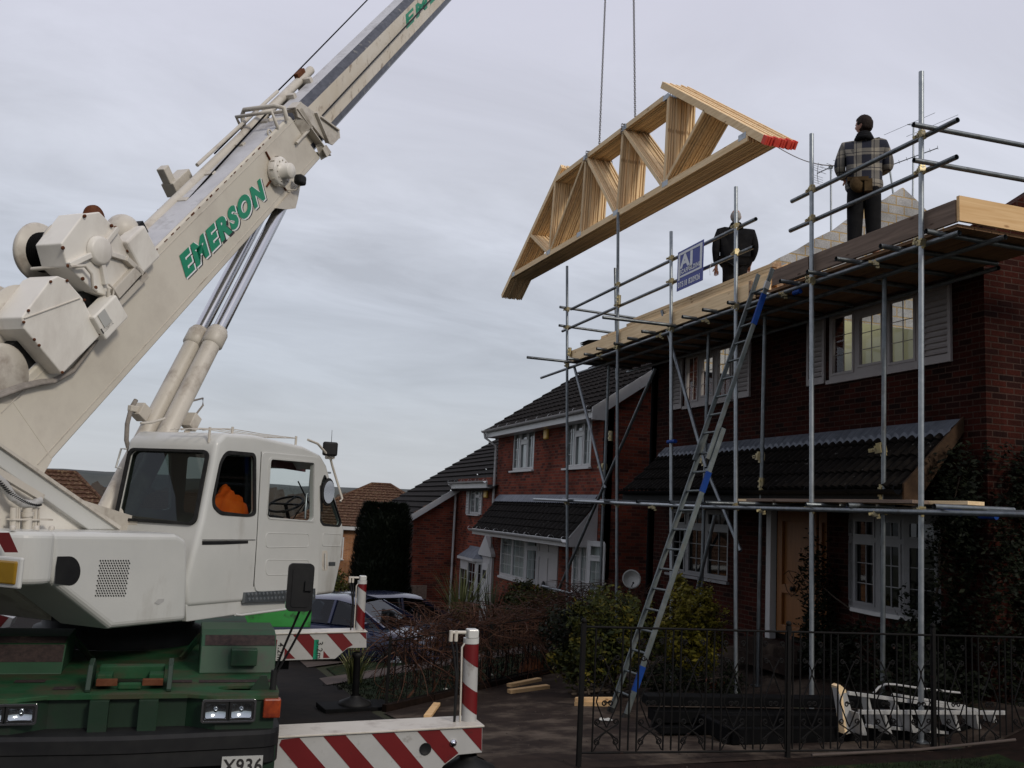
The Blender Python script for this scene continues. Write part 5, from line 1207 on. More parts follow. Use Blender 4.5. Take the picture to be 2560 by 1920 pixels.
# short opposite outrigger seen at the far left
P3 = lambda x, y: on(1, *c1(x, y), 11.5)
ob = MB().prism([P3(-200, 600), P3(85, 690), P3(60, 745), P3(-200, 790)], (0, .34, 0)).build('outrigger_beam', M['stripe_white'], crane)
MB().add([P3(-60, 650)-V((0, .003, 0)), P3(58, 684)-V((0, .003, 0)), P3(5, 745)-V((0, .003, 0)), P3(-80, 760)-V((0, .003, 0))], [(0, 1, 2, 3)]).build('red_stripe', M['stripe_red'], ob)
def jack(Yc, P, cx, yt, ybm, wpx, capy, bands, foot, sgn=1, par=None):
    a = on(1, *c2(cx[0], yt), Yc); b = on(1, *c2(cx[1], ybm), Yc); r = (on(1, *c2(cx[0]+wpx/2, yt), Yc)-a).x; d = (b-a)
    j = MB().tube(a, b, r, 24).build('outrigger_jack', M['stripe_white'], crane)
    MB().tube(a+(a-b).normalized()*.0, a-d.normalized()*r*.7, r*1.06, 24).build('collar', M['white_clean'], j)
    t = on(1, *c2(cx[0], capy), Yc); hh = (t-a).length-r*.7
    MB().box(a+Z*(r*.7+hh/2)+V((.005, 0, 0)), (r*1.5, r*1.6, hh)).build('cap', M['white_clean'], j, bevel=r*.18)
    tocam = V((-a.x, -a.y, 0)).normalized(); side = V((-tocam.y, tocam.x, 0))
    for (l0, l1, r0, r1) in bands:   # left top, left bottom, right top, right bottom (pixels)
        zz = [on(1, *c2(cx[0], q), Yc).z for q in (l0, l1, r0, r1)]; mb = MB(); vs = []; n = 16
        for i in range(n+1):
            t_ = i/n; an = -pi/2*1.05+pi*1.05*t_; f = (sin(an)+1)/2
            for z in (zz[0]*(1-f)+zz[2]*f, zz[1]*(1-f)+zz[3]*f):
                k = (a.z-z)/(a.z-b.z); c = a.lerp(b, k); vs.append(c+(tocam*cos(an)+side*sin(an))*(r+.0015))
        mb.add(vs, [(2*i, 2*i+1, 2*i+3, 2*i+2) for i in range(n)], True); mb.build('red_band', M['stripe_red'], j)
    hs = MB(); L_ = a+V((-r*1.35, -.02, 0))
    hs.pipe([a+V((-.0, -r*.3, -.0))-V((r, 0, 0)), L_+Z*(-r*.5), L_+d*.4, L_+d*.98], r*.13, 8); hs.build('pipe', M['cream_paint'], j)
    h2 = MB()
    for o in (0, 1): h2.pipe([t+V((-r*1.0, 0, -.03)), t+V((-r*(2.0+o*.7), 0, -.03)), t+V((-r*(2.1+o*.7), 0, -r*1.2)), t+V((-r*(1.9+o*.5), -.01, -r*2.6)), L_+V((-r*.5-o*.01, 0, 0))+d*.4, L_+V((-r*.8, 0, 0))+d*.98], r*.17, 8)
    h2.build('hose', M['black'], j)
    f2 = MB()
    for o in (0, 1): c = t+V((-r*(2.05+o*.7), 0, -r*.75)); f2.tube(c-Z*r*.9, c+Z*r*.5, r*.27, 8)
    f2.tube(t+V((-r*.7, 0, -.03)), t+V((-r*2.9, 0, -.03)), r*.24, 8); f2.build('fitting', M['cream_paint'], j)
    if foot:
        fz_ = gz(b.x, b.y); q = on(1, *c2(foot[0], foot[1]), Yc)
        MB().tube((b.x-.01, Yc, b.z-.35), (q.x, Yc, fz_+.16), r*.80, 18).build('ram', M['pvc_dark'], j)
        MB().lathe((b.x-.01, Yc, b.z-.36), (0, 0, 1), [(r*.7, 0), (r*1.1, .03), (r*1.2, .08), (r*.7, .09)], 20).build('gland', M['black'], j)
        MB().lathe((q.x, Yc, fz_+.07), (0, 0, 1), [(.22, 0), (.22, .03), (.08, .09), (.07, .12)], 24).build('foot_pad', M['black'], j)
    return j
jack(7.62, P1, (1394, 1380), 850, 1392, 92, 757, [(852, 940, 852, 1006), (1098, 1236, 1165, 1310)], (1365, 1800))
jack(13.07, P2, (688, 672), 465, 775, 56, 412, [(466, 480, 466, 520), (590, 700, 655, 765)], (642, 1230))
fp = V((2.33, 13.07, gz(2.33, 13.07))); tm = MB()
MB().box(fp+Z*.035, (.95, .5, .07), (1, .12, 0), (-.12, 1, 0)).build('outrigger_mat', M['pvc_dark'], loc=fp, label='black mat under the farther outrigger foot', cat='mat', bevel=.01)
# green rear deck seen beyond the cab
a = on(1, *c2(0, 745), 13.6); b = on(1, *c2(362, 632), 13.6)
MB().bb((a.x-.5, 13.6, a.z), (b.x, 14.6, b.z)).build('rear_locker', M['bright_green'], crane, bevel=.01)
MB().bb((a.x-.5, 13.2, a.z-.5), (b.x-.3, 13.59, a.z-.05)).build('rear_chassis', M['black'], crane)

# ---- superstructure ----
AZb = radians(40); U = V((sin(AZb), cos(AZb), 0)); R = V((cos(AZb), -sin(AZb), 0)); P0 = at(469.6, 1518.8, 8.0)
def S2(px, off=0.):     # pixel -> (s,z) on the plane parallel to the machine's side, off metres outboard
    w = pl(px[0], px[1], P0+R*off, R)-P0; return (w.dot(U), w.z)
def W3(s, z, off=0.): return P0+U*s+Z*z+R*off
MB().lathe((-.55, 9.9, zd-.0), (0, 0, 1), [(.75, 0), (.75, .12), (.68, .14), (.68, .30)], 40).build('slew_ring', M['black'], crane)
# engine housing
o1 = .06; ep = [S2(c1(*q), o1) for q in [(352, 470), (720, 760), (1212, 710), (1222, 440), (1225, 245), (1215, 175), (1150, 140), (330, 128)]]
eh = MB().prism([W3(s, z, o1) for s, z in ep], R*-.55).build('engine_housing', M['white_clean'], crane, bevel=.05, seg=4)
# underside wedge carried across the whole machine
zt0 = ep[7][1]
un = [ep[0], ep[1], (ep[2][0], ep[2][1]), (ep[2][0], ep[2][1]+.25), (ep[0][0], ep[0][1]+.1)]
MB().prism([W3(s, z+.012, -.55+.0) for s, z in un], R*-1.5).build('turntable_frame', M['cream_paint'], crane)
MB().prism([W3(ep[1][0], ep[1][1]+.01, -.2), W3(2.6, -.02, -.2), W3(2.6, .10, -.2), W3(ep[1][0], ep[1][1]+.5, -.2)], R*-1.3).build('turntable_frame', M['black'], crane)
# counterweight with rounded rear corner
cwz0 = ep[0][1]; cwz1 = zt0; s0 = ep[0][0]
pts = [(s0+.0, o1+.012), (s0-.22, o1+.0), (s0-.36, -.10), (s0-.42, -.26), (s0-.44, -2.35), (s0+.0, -2.35)]
pts = rpoly(pts, .16, 6)
cwm = MB().prism([P0+U*s+R*w+Z*cwz0 for s, w in pts], Z*(cwz1-cwz0)).build('counterweight', M['white_clean'], crane, bevel=.045, seg=4)
rp = P0+U*(s0-.445)
def REAR(x, y, o=.004): return pl(*c1(x, y), rp-U*o, U)
MB().add([REAR(-40, 133), REAR(60, 133), REAR(118, 262), REAR(30, 262)], [(0, 1, 2, 3)]).build('red_stripe', M['stripe_red'], cwm)
a = REAR(-60, 455); b = REAR(130, 320)
mk = MB().box((a+b)/2, (abs((b-a).dot(R)), .06, abs((b-a).z)), R, U).build('marker_lamp', M['amber'], cwm, bevel=.012)
MB().box((a+b)/2-U*.0, (abs((b-a).dot(R))+.06, .03, abs((b-a).z)+.05), R, U).build('lamp_housing', M['white_clean'], cwm, bevel=.012)
def C1W(x, y, o=.0): return pl(*c1(x, y), P0+R*(o1+o), R)
ph = [C1W(*q, .003) for q in [(372, 288)]+[(450+72*cos(a_), 382+95*sin(a_)) for a_ in [-pi/2+pi*i/14 for i in range(15)]]+[(355, 465), (362, 350)]]
MB().add(ph, [tuple(range(len(ph)))]).build('filter_opening', M['black'], eh)
gr = MB()
for j in range(15):
    for i in range(12):
        x = 655+(i*16.6)-j*2.2+(4 if j % 2 else -4); y = 316+j*16.2
        c = C1W(x, y, .0035); q = [C1W(x+dx, y+dy, .0035) for dx, dy in ((-5, -5), (2, -6), (6, 4), (1, 6), (-4, 1))]; gr.add(q, [(0, 1, 2, 3, 4)])
gr.build('grille', M['black'], eh)
st = [C1W(*q, .004) for q in [(1000, 590), (1025, 565), (1065, 562), (1062, 580), (1030, 600)]]; MB().add(st, [(0, 1, 2, 3, 4)]).build('torn_sticker', M['stripe_white'], eh)
bl = MB()
for x in (165, 318, 415): bl.lathe(C1W(x, 122)+R*-.12, (0, 0, 1), [(.02, 0), (.02, .02), (.012, .03), (.001, .032)], 10)
bl.build('bolt', M['cream_paint'], eh)
# skirt below the cab
sk = [S2(c1(*q), -.02) for q in [(1205, 600), (1850, 530), (1850, 632), (1540, 665), (1210, 712)]]
MB().prism([W3(s, z, -.02) for s, z in sk], R*-.6).build('cab_platform', M['white_clean'], crane, bevel=.008)
MB().pipe([C1W(1525, 665, 0), C1W(1560, 668, 0), C1W(1850, 630, 0)], .012, 8).build('hand_rail', M['white_clean'], crane)
# ---- cab ----
def evalmesh(o):
    dg = bpy.context.evaluated_depsgraph_get(); dg.update(); return bpy.data.meshes.new_from_object(o.evaluated_get(dg))
def cab():
    Wd = 1.02
    ol = [S2(c3(*q)) for q in [(635, 1545), (622, 1360), (735, 950), (812, 560), (838, 400), (900, 338), (1100, 352), (1440, 430), (1560, 490), (1600, 560), (1722, 1010), (1700, 1220), (1650, 1450), (1510, 1465)]]
    org = ORG[crane.name]
    def solid(poly, o0, dp, bev=0):
        mb = MB().prism([W3(s, z, o0) for s, z in poly], R*-dp); o = mb.build('tmp', M['white_clean'], crane, bevel=bev, seg=5); return o
    body = solid(ol, 0, Wd, .045)
    cx_, cz_ = sum(p[0] for p in ol)/len(ol), sum(p[1] for p in ol)/len(ol)
    inn = [(s+(-.05 if s > cx_ else .05), z+(-.06 if z > cz_ else .06)) for s, z in ol]
    cuts = [solid(inn, -.035, Wd-.07)]
    qw = [S2(c3(*q)) for q in [(905, 480), (1095, 492), (1095, 895), (1050, 905), (860, 885), (818, 840), (815, 790), (865, 540)]]
    dw = [S2(c3(*q)) for q in [(1200, 520), (1500, 545), (1495, 930), (1480, 945), (1185, 920), (1172, 900)]]
    tw = [S2(c3(*q)) for q in [(1580, 632), (1610, 700), (1692, 950), (1680, 980), (1570, 968), (1552, 940), (1548, 860), (1560, 690)]]
    rq, rd, rt = rpoly(qw, .06), rpoly(dw, .035), rpoly(tw, .03)
    for pgn in (rq, rd, rt): cuts.append(solid(pgn, .2, .4)); cuts.append(solid(pgn, -Wd+.2, .4))
    # rear window and windscreen cutters
    b0 = V(ol[2]); b1 = V(ol[4]); dv = (b1-b0); Lb = dv.length; dv.normalize()
    ez = U*dv.x+Z*dv.y; rw = rrect(.075, -.02, Wd-.075, Lb-.10, .06)
    nb_ = (-R).cross(ez).normalized()
    if nb_.dot(U) > 0: nb_ = -nb_
    O = W3(b0.x, b0.y)
    mb = MB().prism([O-R*x+ez*y+nb_*.2 for x, y in rw], nb_*-.4); cuts.append(mb.build('tmp', M['black'], crane))
    f0 = V(ol[10]); f1 = V(ol[9]); fv = (f1-f0); Lf = fv.length; fv.normalize(); fz_ = U*fv.x+Z*fv.y; nf = (-R).cross(fz_).normalized()
    if nf.dot(U) < 0: nf = -nf
    OF = W3(f0.x, f0.y); fw = rrect(.07, -.25*0+.02, Wd-.07, Lf-.02, .06)
    mb = MB().prism([OF-R*x+fz_*y+nf*.3 for x, y in fw], nf*-.6); cuts.append(mb.build('tmp', M['black'], crane))
    for c in cuts:
        m = body.modifiers.new('b', 'BOOLEAN'); m.operation = 'DIFFERENCE'; m.object = c; m.solver = 'EXACT'
    me = evalmesh(body)
    for p in me.polygons: p.use_smooth = True
    me.set_sharp_from_angle(angle=radians(32))
    me.materials.clear(); me.materials.append(M['white_clean'])
    cb_ = bpy.data.objects.new('cab', me); COL.objects.link(cb_); cb_.parent = crane; ORG[cb_.name] = org
    for c in cuts+[body]: bpy.data.objects.remove(c)
    MB().prism([W3(s, z, -.045) for s, z in [(inn[0][0]+.02, inn[0][1]+.01), (inn[13][0], inn[13][1]+.01), (inn[12][0]-.05, inn[12][1]+.4), (inn[1][0]+.1, inn[1][1]+.35)]], R*-(Wd-.09)).build('cab_floor', M['black'], cb_)
    def ring(poly, grow, off, P, ex, ey, th=.02, mt='rubber', nm='window_seal'):
        cx2 = sum(p[0] for p in poly)/len(poly); cy2 = sum(p[1] for p in poly)/len(poly)
        def g(p, k): d = V((p[0]-cx2, p[1]-cy2)); return (p[0]+d.x/d.length*k, p[1]+d.y/d.length*k)
        return MB().plate([g(p, grow) for p in poly], [[g(p, -.008) for p in poly]], P, ex, ey, th).build(nm, M[mt], cb_)
    ring(rq, .028, 0, W3(0, 0, .006), U, Z); ring(rt, .018, 0, W3(0, 0, .006), U, Z)
    ring(rw, .03, 0, O+nb_*.008, -R, ez, mt='rubber')
    def pane(poly, P, ex, ey, mt='glass_cab'):
        MB().add([V(P)+V(ex)*p[0]+V(ey)*p[1] for p in poly], [tuple(range(len(poly)))]).build('window_pane', M[mt], cb_)
    for pgn, mt in ((rq, 'glass_cab'), (rt, 'glass_cab')):
        pane(pgn, W3(0, 0, -.02), U, Z, mt); pane(pgn, W3(0, 0, -Wd+.02), U, Z, mt)
    pane(rw, O-nb_*.015, -R, ez, 'glass_tint'); pane(fw, OF-nf*.01, -R, fz_, 'glass_clear'); pane(rd, W3(0, 0, -Wd+.02), U, Z, 'glass_clear')
    # sliding door, proud of the body
    do = rpoly([S2(c3(*q)) for q in [(1142, 468), (1545, 508), (1552, 600), (1525, 1462), (1100, 1432), (1090, 1390), (1110, 1080)]], .06)
    dr = MB().plate(do, [rd], W3(0, 0, .014), U, Z, .013).build('cab_door', M['white_clean'], cb_, bevel=.005)
    pane(rd, W3(0, 0, .0), U, Z, 'glass_clear')
    rw_ = MB()
    ringp = rpoly([S2(c3(*q)) for q in [(1188, 505), (1510, 535), (1506, 955), (1175, 932)]], .05); cx2 = sum(p[0] for p in ringp)/len(ringp); cy2 = sum(p[1] for p in ringp)/len(ringp)
    MB().plate(ringp, [rd], W3(0, 0, .020), U, Z, .006).build('door_window_frame', M['white_clean'], dr, bevel=.003)
    for ya, yb in ((1035, 1130), (1218, 1320)):
        em = MB(); q = rpoly([S2(c3(*q)) for q in [(1165, ya-5), (1465, ya), (1465, yb-5), (1165, yb)]], .05); em.pipe([W3(s, z, .0145) for s, z in q+[q[0]]], .0035, 6); em.build('pressing', M['white_clean'], dr)
    ln = MB(); ln.pipe([W3(*S2(c3(*q)), .0) for q in [(1142, 468), (1110, 1080), (1088, 1400)]], .004, 5); ln.pipe([W3(*S2(c3(*q)), .001) for q in [(735, 1078), (1100, 1078)]], .004, 5); ln.pipe([W3(*S2(c3(*q)), .001) for q in [(1522, 640), (1520, 1200), (1510, 1460)]], .003, 5); ln.build('panel_gap', M['black'], cb_)
    q = [W3(*S2(c3(*q)), .003) for q in [(732, 1085), (1050, 1083), (1050, 1102), (870, 1110), (732, 1112)]]; MB().add(q, [tuple(range(5))]).build('rail_slot', M['black'], cb_)
    em = MB(); q = rpoly([S2(c3(*q)) for q in [(1568, 1032), (1695, 1040), (1690, 1122), (1562, 1118)]], .03); em.pipe([W3(s, z, .001) for s, z in q+[q[0]]], .0035, 6); em.build('pressing', M['white_clean'], cb_)
    hp = rpoly([S2(c3(*q)) for q in [(1562, 1152), (1600, 1152), (1600, 1290), (1562, 1290)]], .03); MB().plate(hp, [], W3(0, 0, .002), U, Z, .004).build('handle_recess', M['cream_paint'], cb_)
    a, b = S2(c3(1575, 1170)), S2(c3(1575, 1275)); MB().tube(W3(*a, .016), W3(*b, .016), .007, 8).build('door_handle', M['white_clean'], cb_)
    q = [W3(*S2(c3(*q)), .003) for q in [(1607, 1230), (1653, 1230), (1653, 1257), (1607, 1257)]]; MB().add(q, [(0, 1, 2, 3)]).build('maker_plate', M['galv'], cb_)
    q = [W3(*S2(c3(*q)), .03) for q in [(1018, 1440), (1500, 1412), (1500, 1490), (1008, 1510)]]; tp = MB().prism(q, R*-.03).build('tread_plate', M['galv'], cb_); tr = MB()
    for i in range(18):
        for j in range(2): c = W3(*S2(c3(1035+i*26+j*6, 1452+j*34-i*1.3)), .033); tr.box(c, (.022, .004, .022), (U+Z*.8), R)
    tr.build('tread', M['galv_new'], tp)
    # roof rail wires, bar mirror, aerial
    wr = MB(); A = [W3(*S2(c3(*q)), -.1) for q in [(800, 322), (850, 315), (1005, 312), (1200, 345), (1440, 375)]]
    for o in range(4): wr.pipe([p-R*(.12*o)+Z*(.0) for p in A], .004, 5)
    for p in (A[1], A[2], A[4]): wr.tube(p-Z*.12, p+Z*.02, .012, 6); wr.tube(p, p-R*.4, .006, 5)
    wr.build('roof_guard', M['cream_paint'], cb_)
    mr = MB(); mr.pipe([W3(*S2(c3(*q)), .04) for q in [(1442, 385), (1510, 412), (1570, 480), (1600, 520), (1610, 560), (1680, 790), (1665, 812)]], .013, 8); mr.tube(W3(*S2(c3(1600, 505)), -.02), W3(*S2(c3(1600, 505)), .08), .022, 8); mr.build('mirror_bar', M['cream_paint'], cb_)
    a = S2(c3(1585, 448)); MB().box(W3(*a, .06), (.16, .05, .15), (U+R).normalized(), (U-R).normalized()).build('work_lamp', M['black'], cb_, bevel=.02)
    MB().tube(W3(*S2(c3(1596, 470)), .05), W3(*S2(c3(1604, 318)), .05), .004, 6, r2=.002).build('aerial', M['black'], cb_)
    a = S2(c3(1565, 745)); c = W3(*a, .07); q_ = MB(); q_.lathe(c, (-U*.35+R*.95), [(.001, .02), (.05, .018), (.08, .008), (.085, 0), (.07, -.04), (.001, -.05)], 20)
    for i, v in enumerate(q_.v): q_.v[i] = c+(v-c)-Z*0+Z*((v-c).z*.75)
    q_.build('side_mirror', M['rubber'], cb_); g_ = MB().lathe(c+(-U*.35+R*.95).normalized()*.021, (-U*.35+R*.95), [(.001, 0), (.07, .0)], 20)
    for i, v in enumerate(g_.v): g_.v[i] = V((v.x, v.y, c.z+(v.z-c.z)*1.7))
    g_.build('mirror_glass', M['chrome'], cb_)
    a, b = S2(c3(1540, 700)), S2(c3(1545, 880)); MB().tube(W3(*a, .03), W3(*b, .03), .010, 6).build('mirror_bracket', M['black'], cb_)
    p = [W3(*S2(c3(*q)), -Wd+.0) for q in [(470, 425)]]
    hz = W3(b0.x+.12, b0.y+.62, -Wd-.03); MB().pipe([hz, hz-R*.06, hz-R*.06-Z*.18-U*.04, hz-Z*.18-U*.04], .010, 8).build('grab_handle', M['white_clean'], cb_)
    # inside: seat, wheel, visor, screen wiper, control column
    sx = W3(1.18, .74, -.46)
    se = MB().box(sx+U*.10+Z*-.10, (.50, .46, .13), U, R).box(sx-U*.18+Z*.28, (.12, .46, .66), (U+Z*.12).normalized(), R).box(sx-U*.22+Z*.72, (.09, .27, .2), U, R); se.build('seat', M['black'], cb_, bevel=.03)
    vz = MB(); a = S2(c3(1215, 530), -.3); b = S2(c3(1475, 610), -.3); vz.add([W3(a[0], a[1]+.02, -.35), W3(b[0], a[1], -.35), W3(b[0], b[1], -.35), W3(a[0]+.05, b[1]+.02, -.35)], [(0, 1, 2, 3)]); vz.build('sun_visor', M['visor'], cb_)
    wc = W3(*S2(c3(1310, 830), -.5), -.5); sw = MB(); ax_ = (Z*.9-U*.45).normalized(); e1 = R; e2 = ax_.cross(R)
    sw.pipe([wc+e1*.19*cos(2*pi*i/24)+e2*.19*sin(2*pi*i/24) for i in range(25)], .013, 8, cap=False); sw.tube(wc, wc-ax_*.4, .02, 8); sw.tube(wc-e1*.18, wc+e1*.18, .012, 6); sw.tube(wc, wc+e2*.18, .012, 6); sw.build('steering_wheel', M['black'], cb_)
    wi = MB(); wi.pipe([OF-R*.3+fz_*.05-nf*.02, OF-R*.42+fz_*(Lf*.75)-nf*.02], .008, 6); wi.pipe([OF-R*.7+fz_*.05-nf*.02, OF-R*.35+fz_*(Lf*.5)-nf*.02], .007, 6); wi.build('wiper', M['black'], cb_)
    hr = MB(); a = S2(c3(1445, 930), -.06); b = S2(c3(1455, 760), -.06); c = S2(c3(1495, 745), -.06); hr.pipe([W3(*a, -.06), W3(*b, -.06), W3(*c, -.06)], .010, 8); hr.build('inner_grab_rail', M['galv_new'], cb_)
    dsh = W3(1.75, .34, -.55); MB().box(dsh, (.3, .8, .36), U, R).build('dashboard', M['black'], cb_, bevel=.04)
    return cb_, ol
CAB, COL_ = cab()
op = worker('seated crane operator in a dark top, one hand on the controls in the cab', W3(1.30, -.27, -.46), -AZb, 0, 'cloth_black', 'hair_dark', 'short', False, .95, sitting=True, height=1.60)
# hi-vis jacket over the seat back
def jacket_heap():
    c = W3(.66, .78, -.20); t = thing('hi_vis_jacket', 'crumpled orange high visibility jacket behind the cab quarter window', 'jacket', c); mb = MB(); n, m = 36, 20; vs = []
    for i in range(m+1):
        for k in range(n):
            a = 2*pi*k/n; b = pi*i/m; d = V((sin(b)*cos(a), sin(b)*sin(a), cos(b))); nn = 1+.22*noise.noise(d*2.2)+.10*noise.noise(d*6+V((3, 1, 2)))
            vs.append(c+U*(d.x*.27*nn)+R*(d.y*.13*nn)+Z*(d.z*.22*nn-.06*abs(d.x)+(.05*(d.x < 0))))
    mb.add(vs, [(i*n+k, (i+1)*n+k, (i+1)*n+(k+1) % n, i*n+(k+1) % n) for i in range(m) for k in range(n)], True); mb.build('jacket_cloth', M['hivis'], t)
    st = MB()
    for z0, off in ((-.03, 0), (-.13, .02)):
        pts = [c+U*x+R*(.125+off*.3-x*x*.9)+Z*(z0-.18*(x+.1)**2) for x in [-.2+.03*i for i in range(15)]]
        for i in range(len(pts)-1): st.quad(pts[i], pts[i+1], pts[i+1]+Z*.025, pts[i]+Z*.025)
    st.build('reflective_band', M['hivis_grey'], t)
jacket_heap()

# ---- boom ----
AZ2, EL2 = radians(38), radians(47.5); U2 = V((sin(AZ2), cos(AZ2), 0)); R2 = V((cos(AZ2), -sin(AZ2), 0)); B = (U2*cos(EL2)+Z*sin(EL2)); Nn = (-U2*sin(EL2)+Z*cos(EL2)); OB = P0-R2*.85
def BP(b, n, r=0.): return OB+B*b+Nn*n+R2*r
def BL(px, r=0.): w = pl(px[0], px[1], OB+R2*r, R2)-OB; return (w.dot(B), w.dot(Nn))
n0, n1 = 1.39, 2.09; BW = .41
def profile(x0, n0, n1, w, ch, r0=0.): return [(n0, r0-ch), (n0+ch, r0), (n1-ch, r0), (n1, r0-ch), (n1, r0-w+ch), (n1-ch, r0-w), (n0+ch, r0-w), (n0, r0-w+ch)]
pf = profile(0, n0, n1, BW, .014)
def sweep(mb, pf, b0, b1, bf=None):
    k = len(pf); mb.add([BP(b0, n, r) for n, r in pf]+[BP(b1+(bf(n) if bf else 0), n, r) for n, r in pf], [(i, (i+1) % k, k+(i+1) % k, k+i)[::-1] for i in range(k)]+[tuple(range(k)), tuple(range(2*k-1, k-1, -1))])
mb = MB(); sweep(mb, pf, .33, 5.42, lambda n: (n1-n)*.45)
# tapering tail towards the pivot behind the house of the winches
tail = [(.335, n0), (-.05, 1.30), (-.9, 1.32), (-1.5, 1.55), (-1.6, 1.9), (-1.2, 2.1), (.335, n1)]
mb.prism([BP(b, n, -.002) for b, n in tail], R2*-(BW-.004))
bo = mb.build('boom_base', M['boom_white'], crane, bevel=.006)
MB().box(BP(2.6, n1+.003, -BW/2), (5.4, BW-.05, .006), B, R2, Nn).build('top_plate', M['boom_top'], bo)
sm = MB()
for n in (n0+.075, n1-.075): sm.box(BP(2.9, n, .002), (5.4, .004, .008), B, R2, Nn)
sm.build('weld_seam', M['cream_paint'], bo)
fp_ = MB(); 
for i in range(26): fp_.box(BP(1.6+i*.13+random.uniform(-.03, .03), n1-.016, .0015), (random.uniform(.02, .07), .004, random.uniform(.006, .018)), B, R2, Nn)
fp_.build('rust_chip', M['rust'], bo)
# lettering
def letters(s, p_start, p_end, hgt, parent, r, sh=.35, bold=.045):
    a = BL(p_start, r); b = BL(p_end, r); ln = sqrt((b[0]-a[0])**2+(b[1]-a[1])**2); ex = (B*(b[0]-a[0])+Nn*(b[1]-a[1])).normalized(); ey = R2.cross(ex)
    cu_ = bpy.data.curves.new('t', 'FONT'); cu_.body = s; cu_.offset = bold; cu_.shear = sh; cu_.space_character = 1.22; o = bpy.data.objects.new('t', cu_); COL.objects.link(o); bpy.context.evaluated_depsgraph_get().update(); me = bpy.data.meshes.new_from_object(o.evaluated_get(bpy.context.evaluated_depsgraph_get())); wx = max(v.co.x for v in me.vertices); bpy.data.objects.remove(o)
    size = hgt/.72; xs = ln/(wx*size); O = BP(a[0], a[1], r)
    text(s, O+ex*.028-ey*.028, ex, ey, size, M['letter_black'], parent, bold=bold+.012, shear=sh, xs=xs, off=.003, sp=1.22)
    text(s, O+ex*.012-ey*.012, ex, ey, size, M['sign_white'], parent, bold=bold+.022, shear=sh, xs=xs, off=.0045, sp=1.22)
    text(s, O, ex, ey, size, M['letter_green'], parent, bold=bold, shear=sh, xs=xs, off=.006, sp=1.22)
letters('EMERSON', cq(385, 1640), cq(868, 1158), .205, bo, 0.0, sh=.18, bold=.06)
# front collar of the base section
cl = MB(); bcf = lambda n: 5.42+(n1-n)*.45
for n in (n0-.03, n0+.33): pass
Nt = (BP(5.42, n1)-BP(bcf(n0), n0)); tl_ = Nt.length; Nt.normalize(); OC = BP(bcf(n0), n0)+B*.13
cl.plate([(-.03, .075), (tl_+.05, .075), (tl_+.05, -BW-.05), (-.03, -BW-.05)][::-1], [[(.05, -.03), (tl_-.0, -.03), (tl_-.0, -BW+.03), (.05, -BW+.03)]], OC, Nt, R2, .016)
for nn in (n0-.02, n1-.22):
    cl.prism([BP(bcf(nn)-.02, nn, .0), BP(bcf(nn)-.02, nn+.2, .0), BP(bcf(nn+.2)+.12, nn+.2, .07), BP(bcf(nn)+.12, nn, .07)], B*.012)
cl.prism([BP(5.45, n1-.10, .0), BP(5.57, n1+.02, .075), BP(5.66, n1-.25, .075), BP(5.52, n1-.30, 0)], B*.02+R2*.015)
cl.prism([OC+Nt*.0+R2*.07-B*.11, OC+Nt*.0+R2*.07+B*.03, OC+Nt*.14+R2*.07+B*.03, OC+Nt*.14+R2*.07-B*.08], R2*.012)
for q in (((745, 500), (808, 442), (945, 545), (1000, 585), (1188, 728), (1196, 812), (1128, 882), (1072, 858), (1010, 790), (905, 660), (770, 592)),):
    cl.prism([BP(*BL(ce(*v), .06), .06) for v in q], R2*-.018)
cl.prism([BP(*BL(ce(*v), .06), .06) for v in ((745, 500), (808, 442), (800, 430), (738, 490))], R2*-.12)
cl.prism([BP(*BL(ce(*v), .06), .06) for v in ((1188, 728), (1196, 812), (1206, 812), (1198, 722))], R2*-.12)
cl.beam(BP(*BL(ce(945, 545), .07), .07), BP(*BL(ce(1075, 858), .07), .07), .02, .06, R2)
cl.beam(BP(*BL(ce(1000, 585), .075), .075), BP(*BL(ce(1190, 728), .075), .075), .02, .03, R2)
cl.build('boom_collar', M['cream_paint'], bo, bevel=.008)
ra = MB(); t = .028
ra.pipe([BP(5.3, n1, .02), BP(5.33, n1+.14, .02), BP(5.32, n1+.18, -.08), BP(5.30, n1+.18, -BW-.08), BP(5.28, n1+.12, -BW-.12), BP(5.2, n1, -BW-.10)], t, 6)
ra.pipe([BP(5.05, n1, -BW-.02), BP(5.05, n1+.2, -BW-.04), BP(5.1, n1+.2, .0), BP(5.1, n1, .0)], t*.8, 6); ra.build('rope_guard', M['cream_paint'], bo)
lp = MB().pipe([BP(4.95, n1, -.03)+Nn*.05*sin(a)+B*.04*cos(a) for a in [pi*i/8 for i in range(9)]], .012, 6); lp.build('lifting_eye', M['cream_paint'], bo)
# inner telescopic sections
n2, n3 = 1.46, 2.075
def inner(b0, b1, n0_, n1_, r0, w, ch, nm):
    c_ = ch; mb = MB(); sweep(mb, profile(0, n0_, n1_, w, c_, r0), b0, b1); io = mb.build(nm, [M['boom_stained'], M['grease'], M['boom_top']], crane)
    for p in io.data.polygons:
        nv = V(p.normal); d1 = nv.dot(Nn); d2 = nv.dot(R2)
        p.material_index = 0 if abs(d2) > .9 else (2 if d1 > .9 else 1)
    return io
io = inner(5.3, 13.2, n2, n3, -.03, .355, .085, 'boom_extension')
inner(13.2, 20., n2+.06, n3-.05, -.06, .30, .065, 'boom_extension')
letters('EMERSON', cq(1692, 172), (1195, -112), .17, io, -.035, sh=.18, bold=.04)
for n_a, n_b in ((n2+.075, n2+.15),):
    MB().add([BP(5.4, n_a, -.028), BP(13.2, n_a, -.028), BP(13.2, n_b, -.028), BP(5.4, n_b, -.028)], [(0, 1, 2, 3)]).build('grease_band', M['grease'], io)
MB().pipe([BP(5.35, 1.80, .03), BP(9, 1.82, .012), BP(16, 1.86, -.01)], .012, 6).build('cable', M['black'], io)
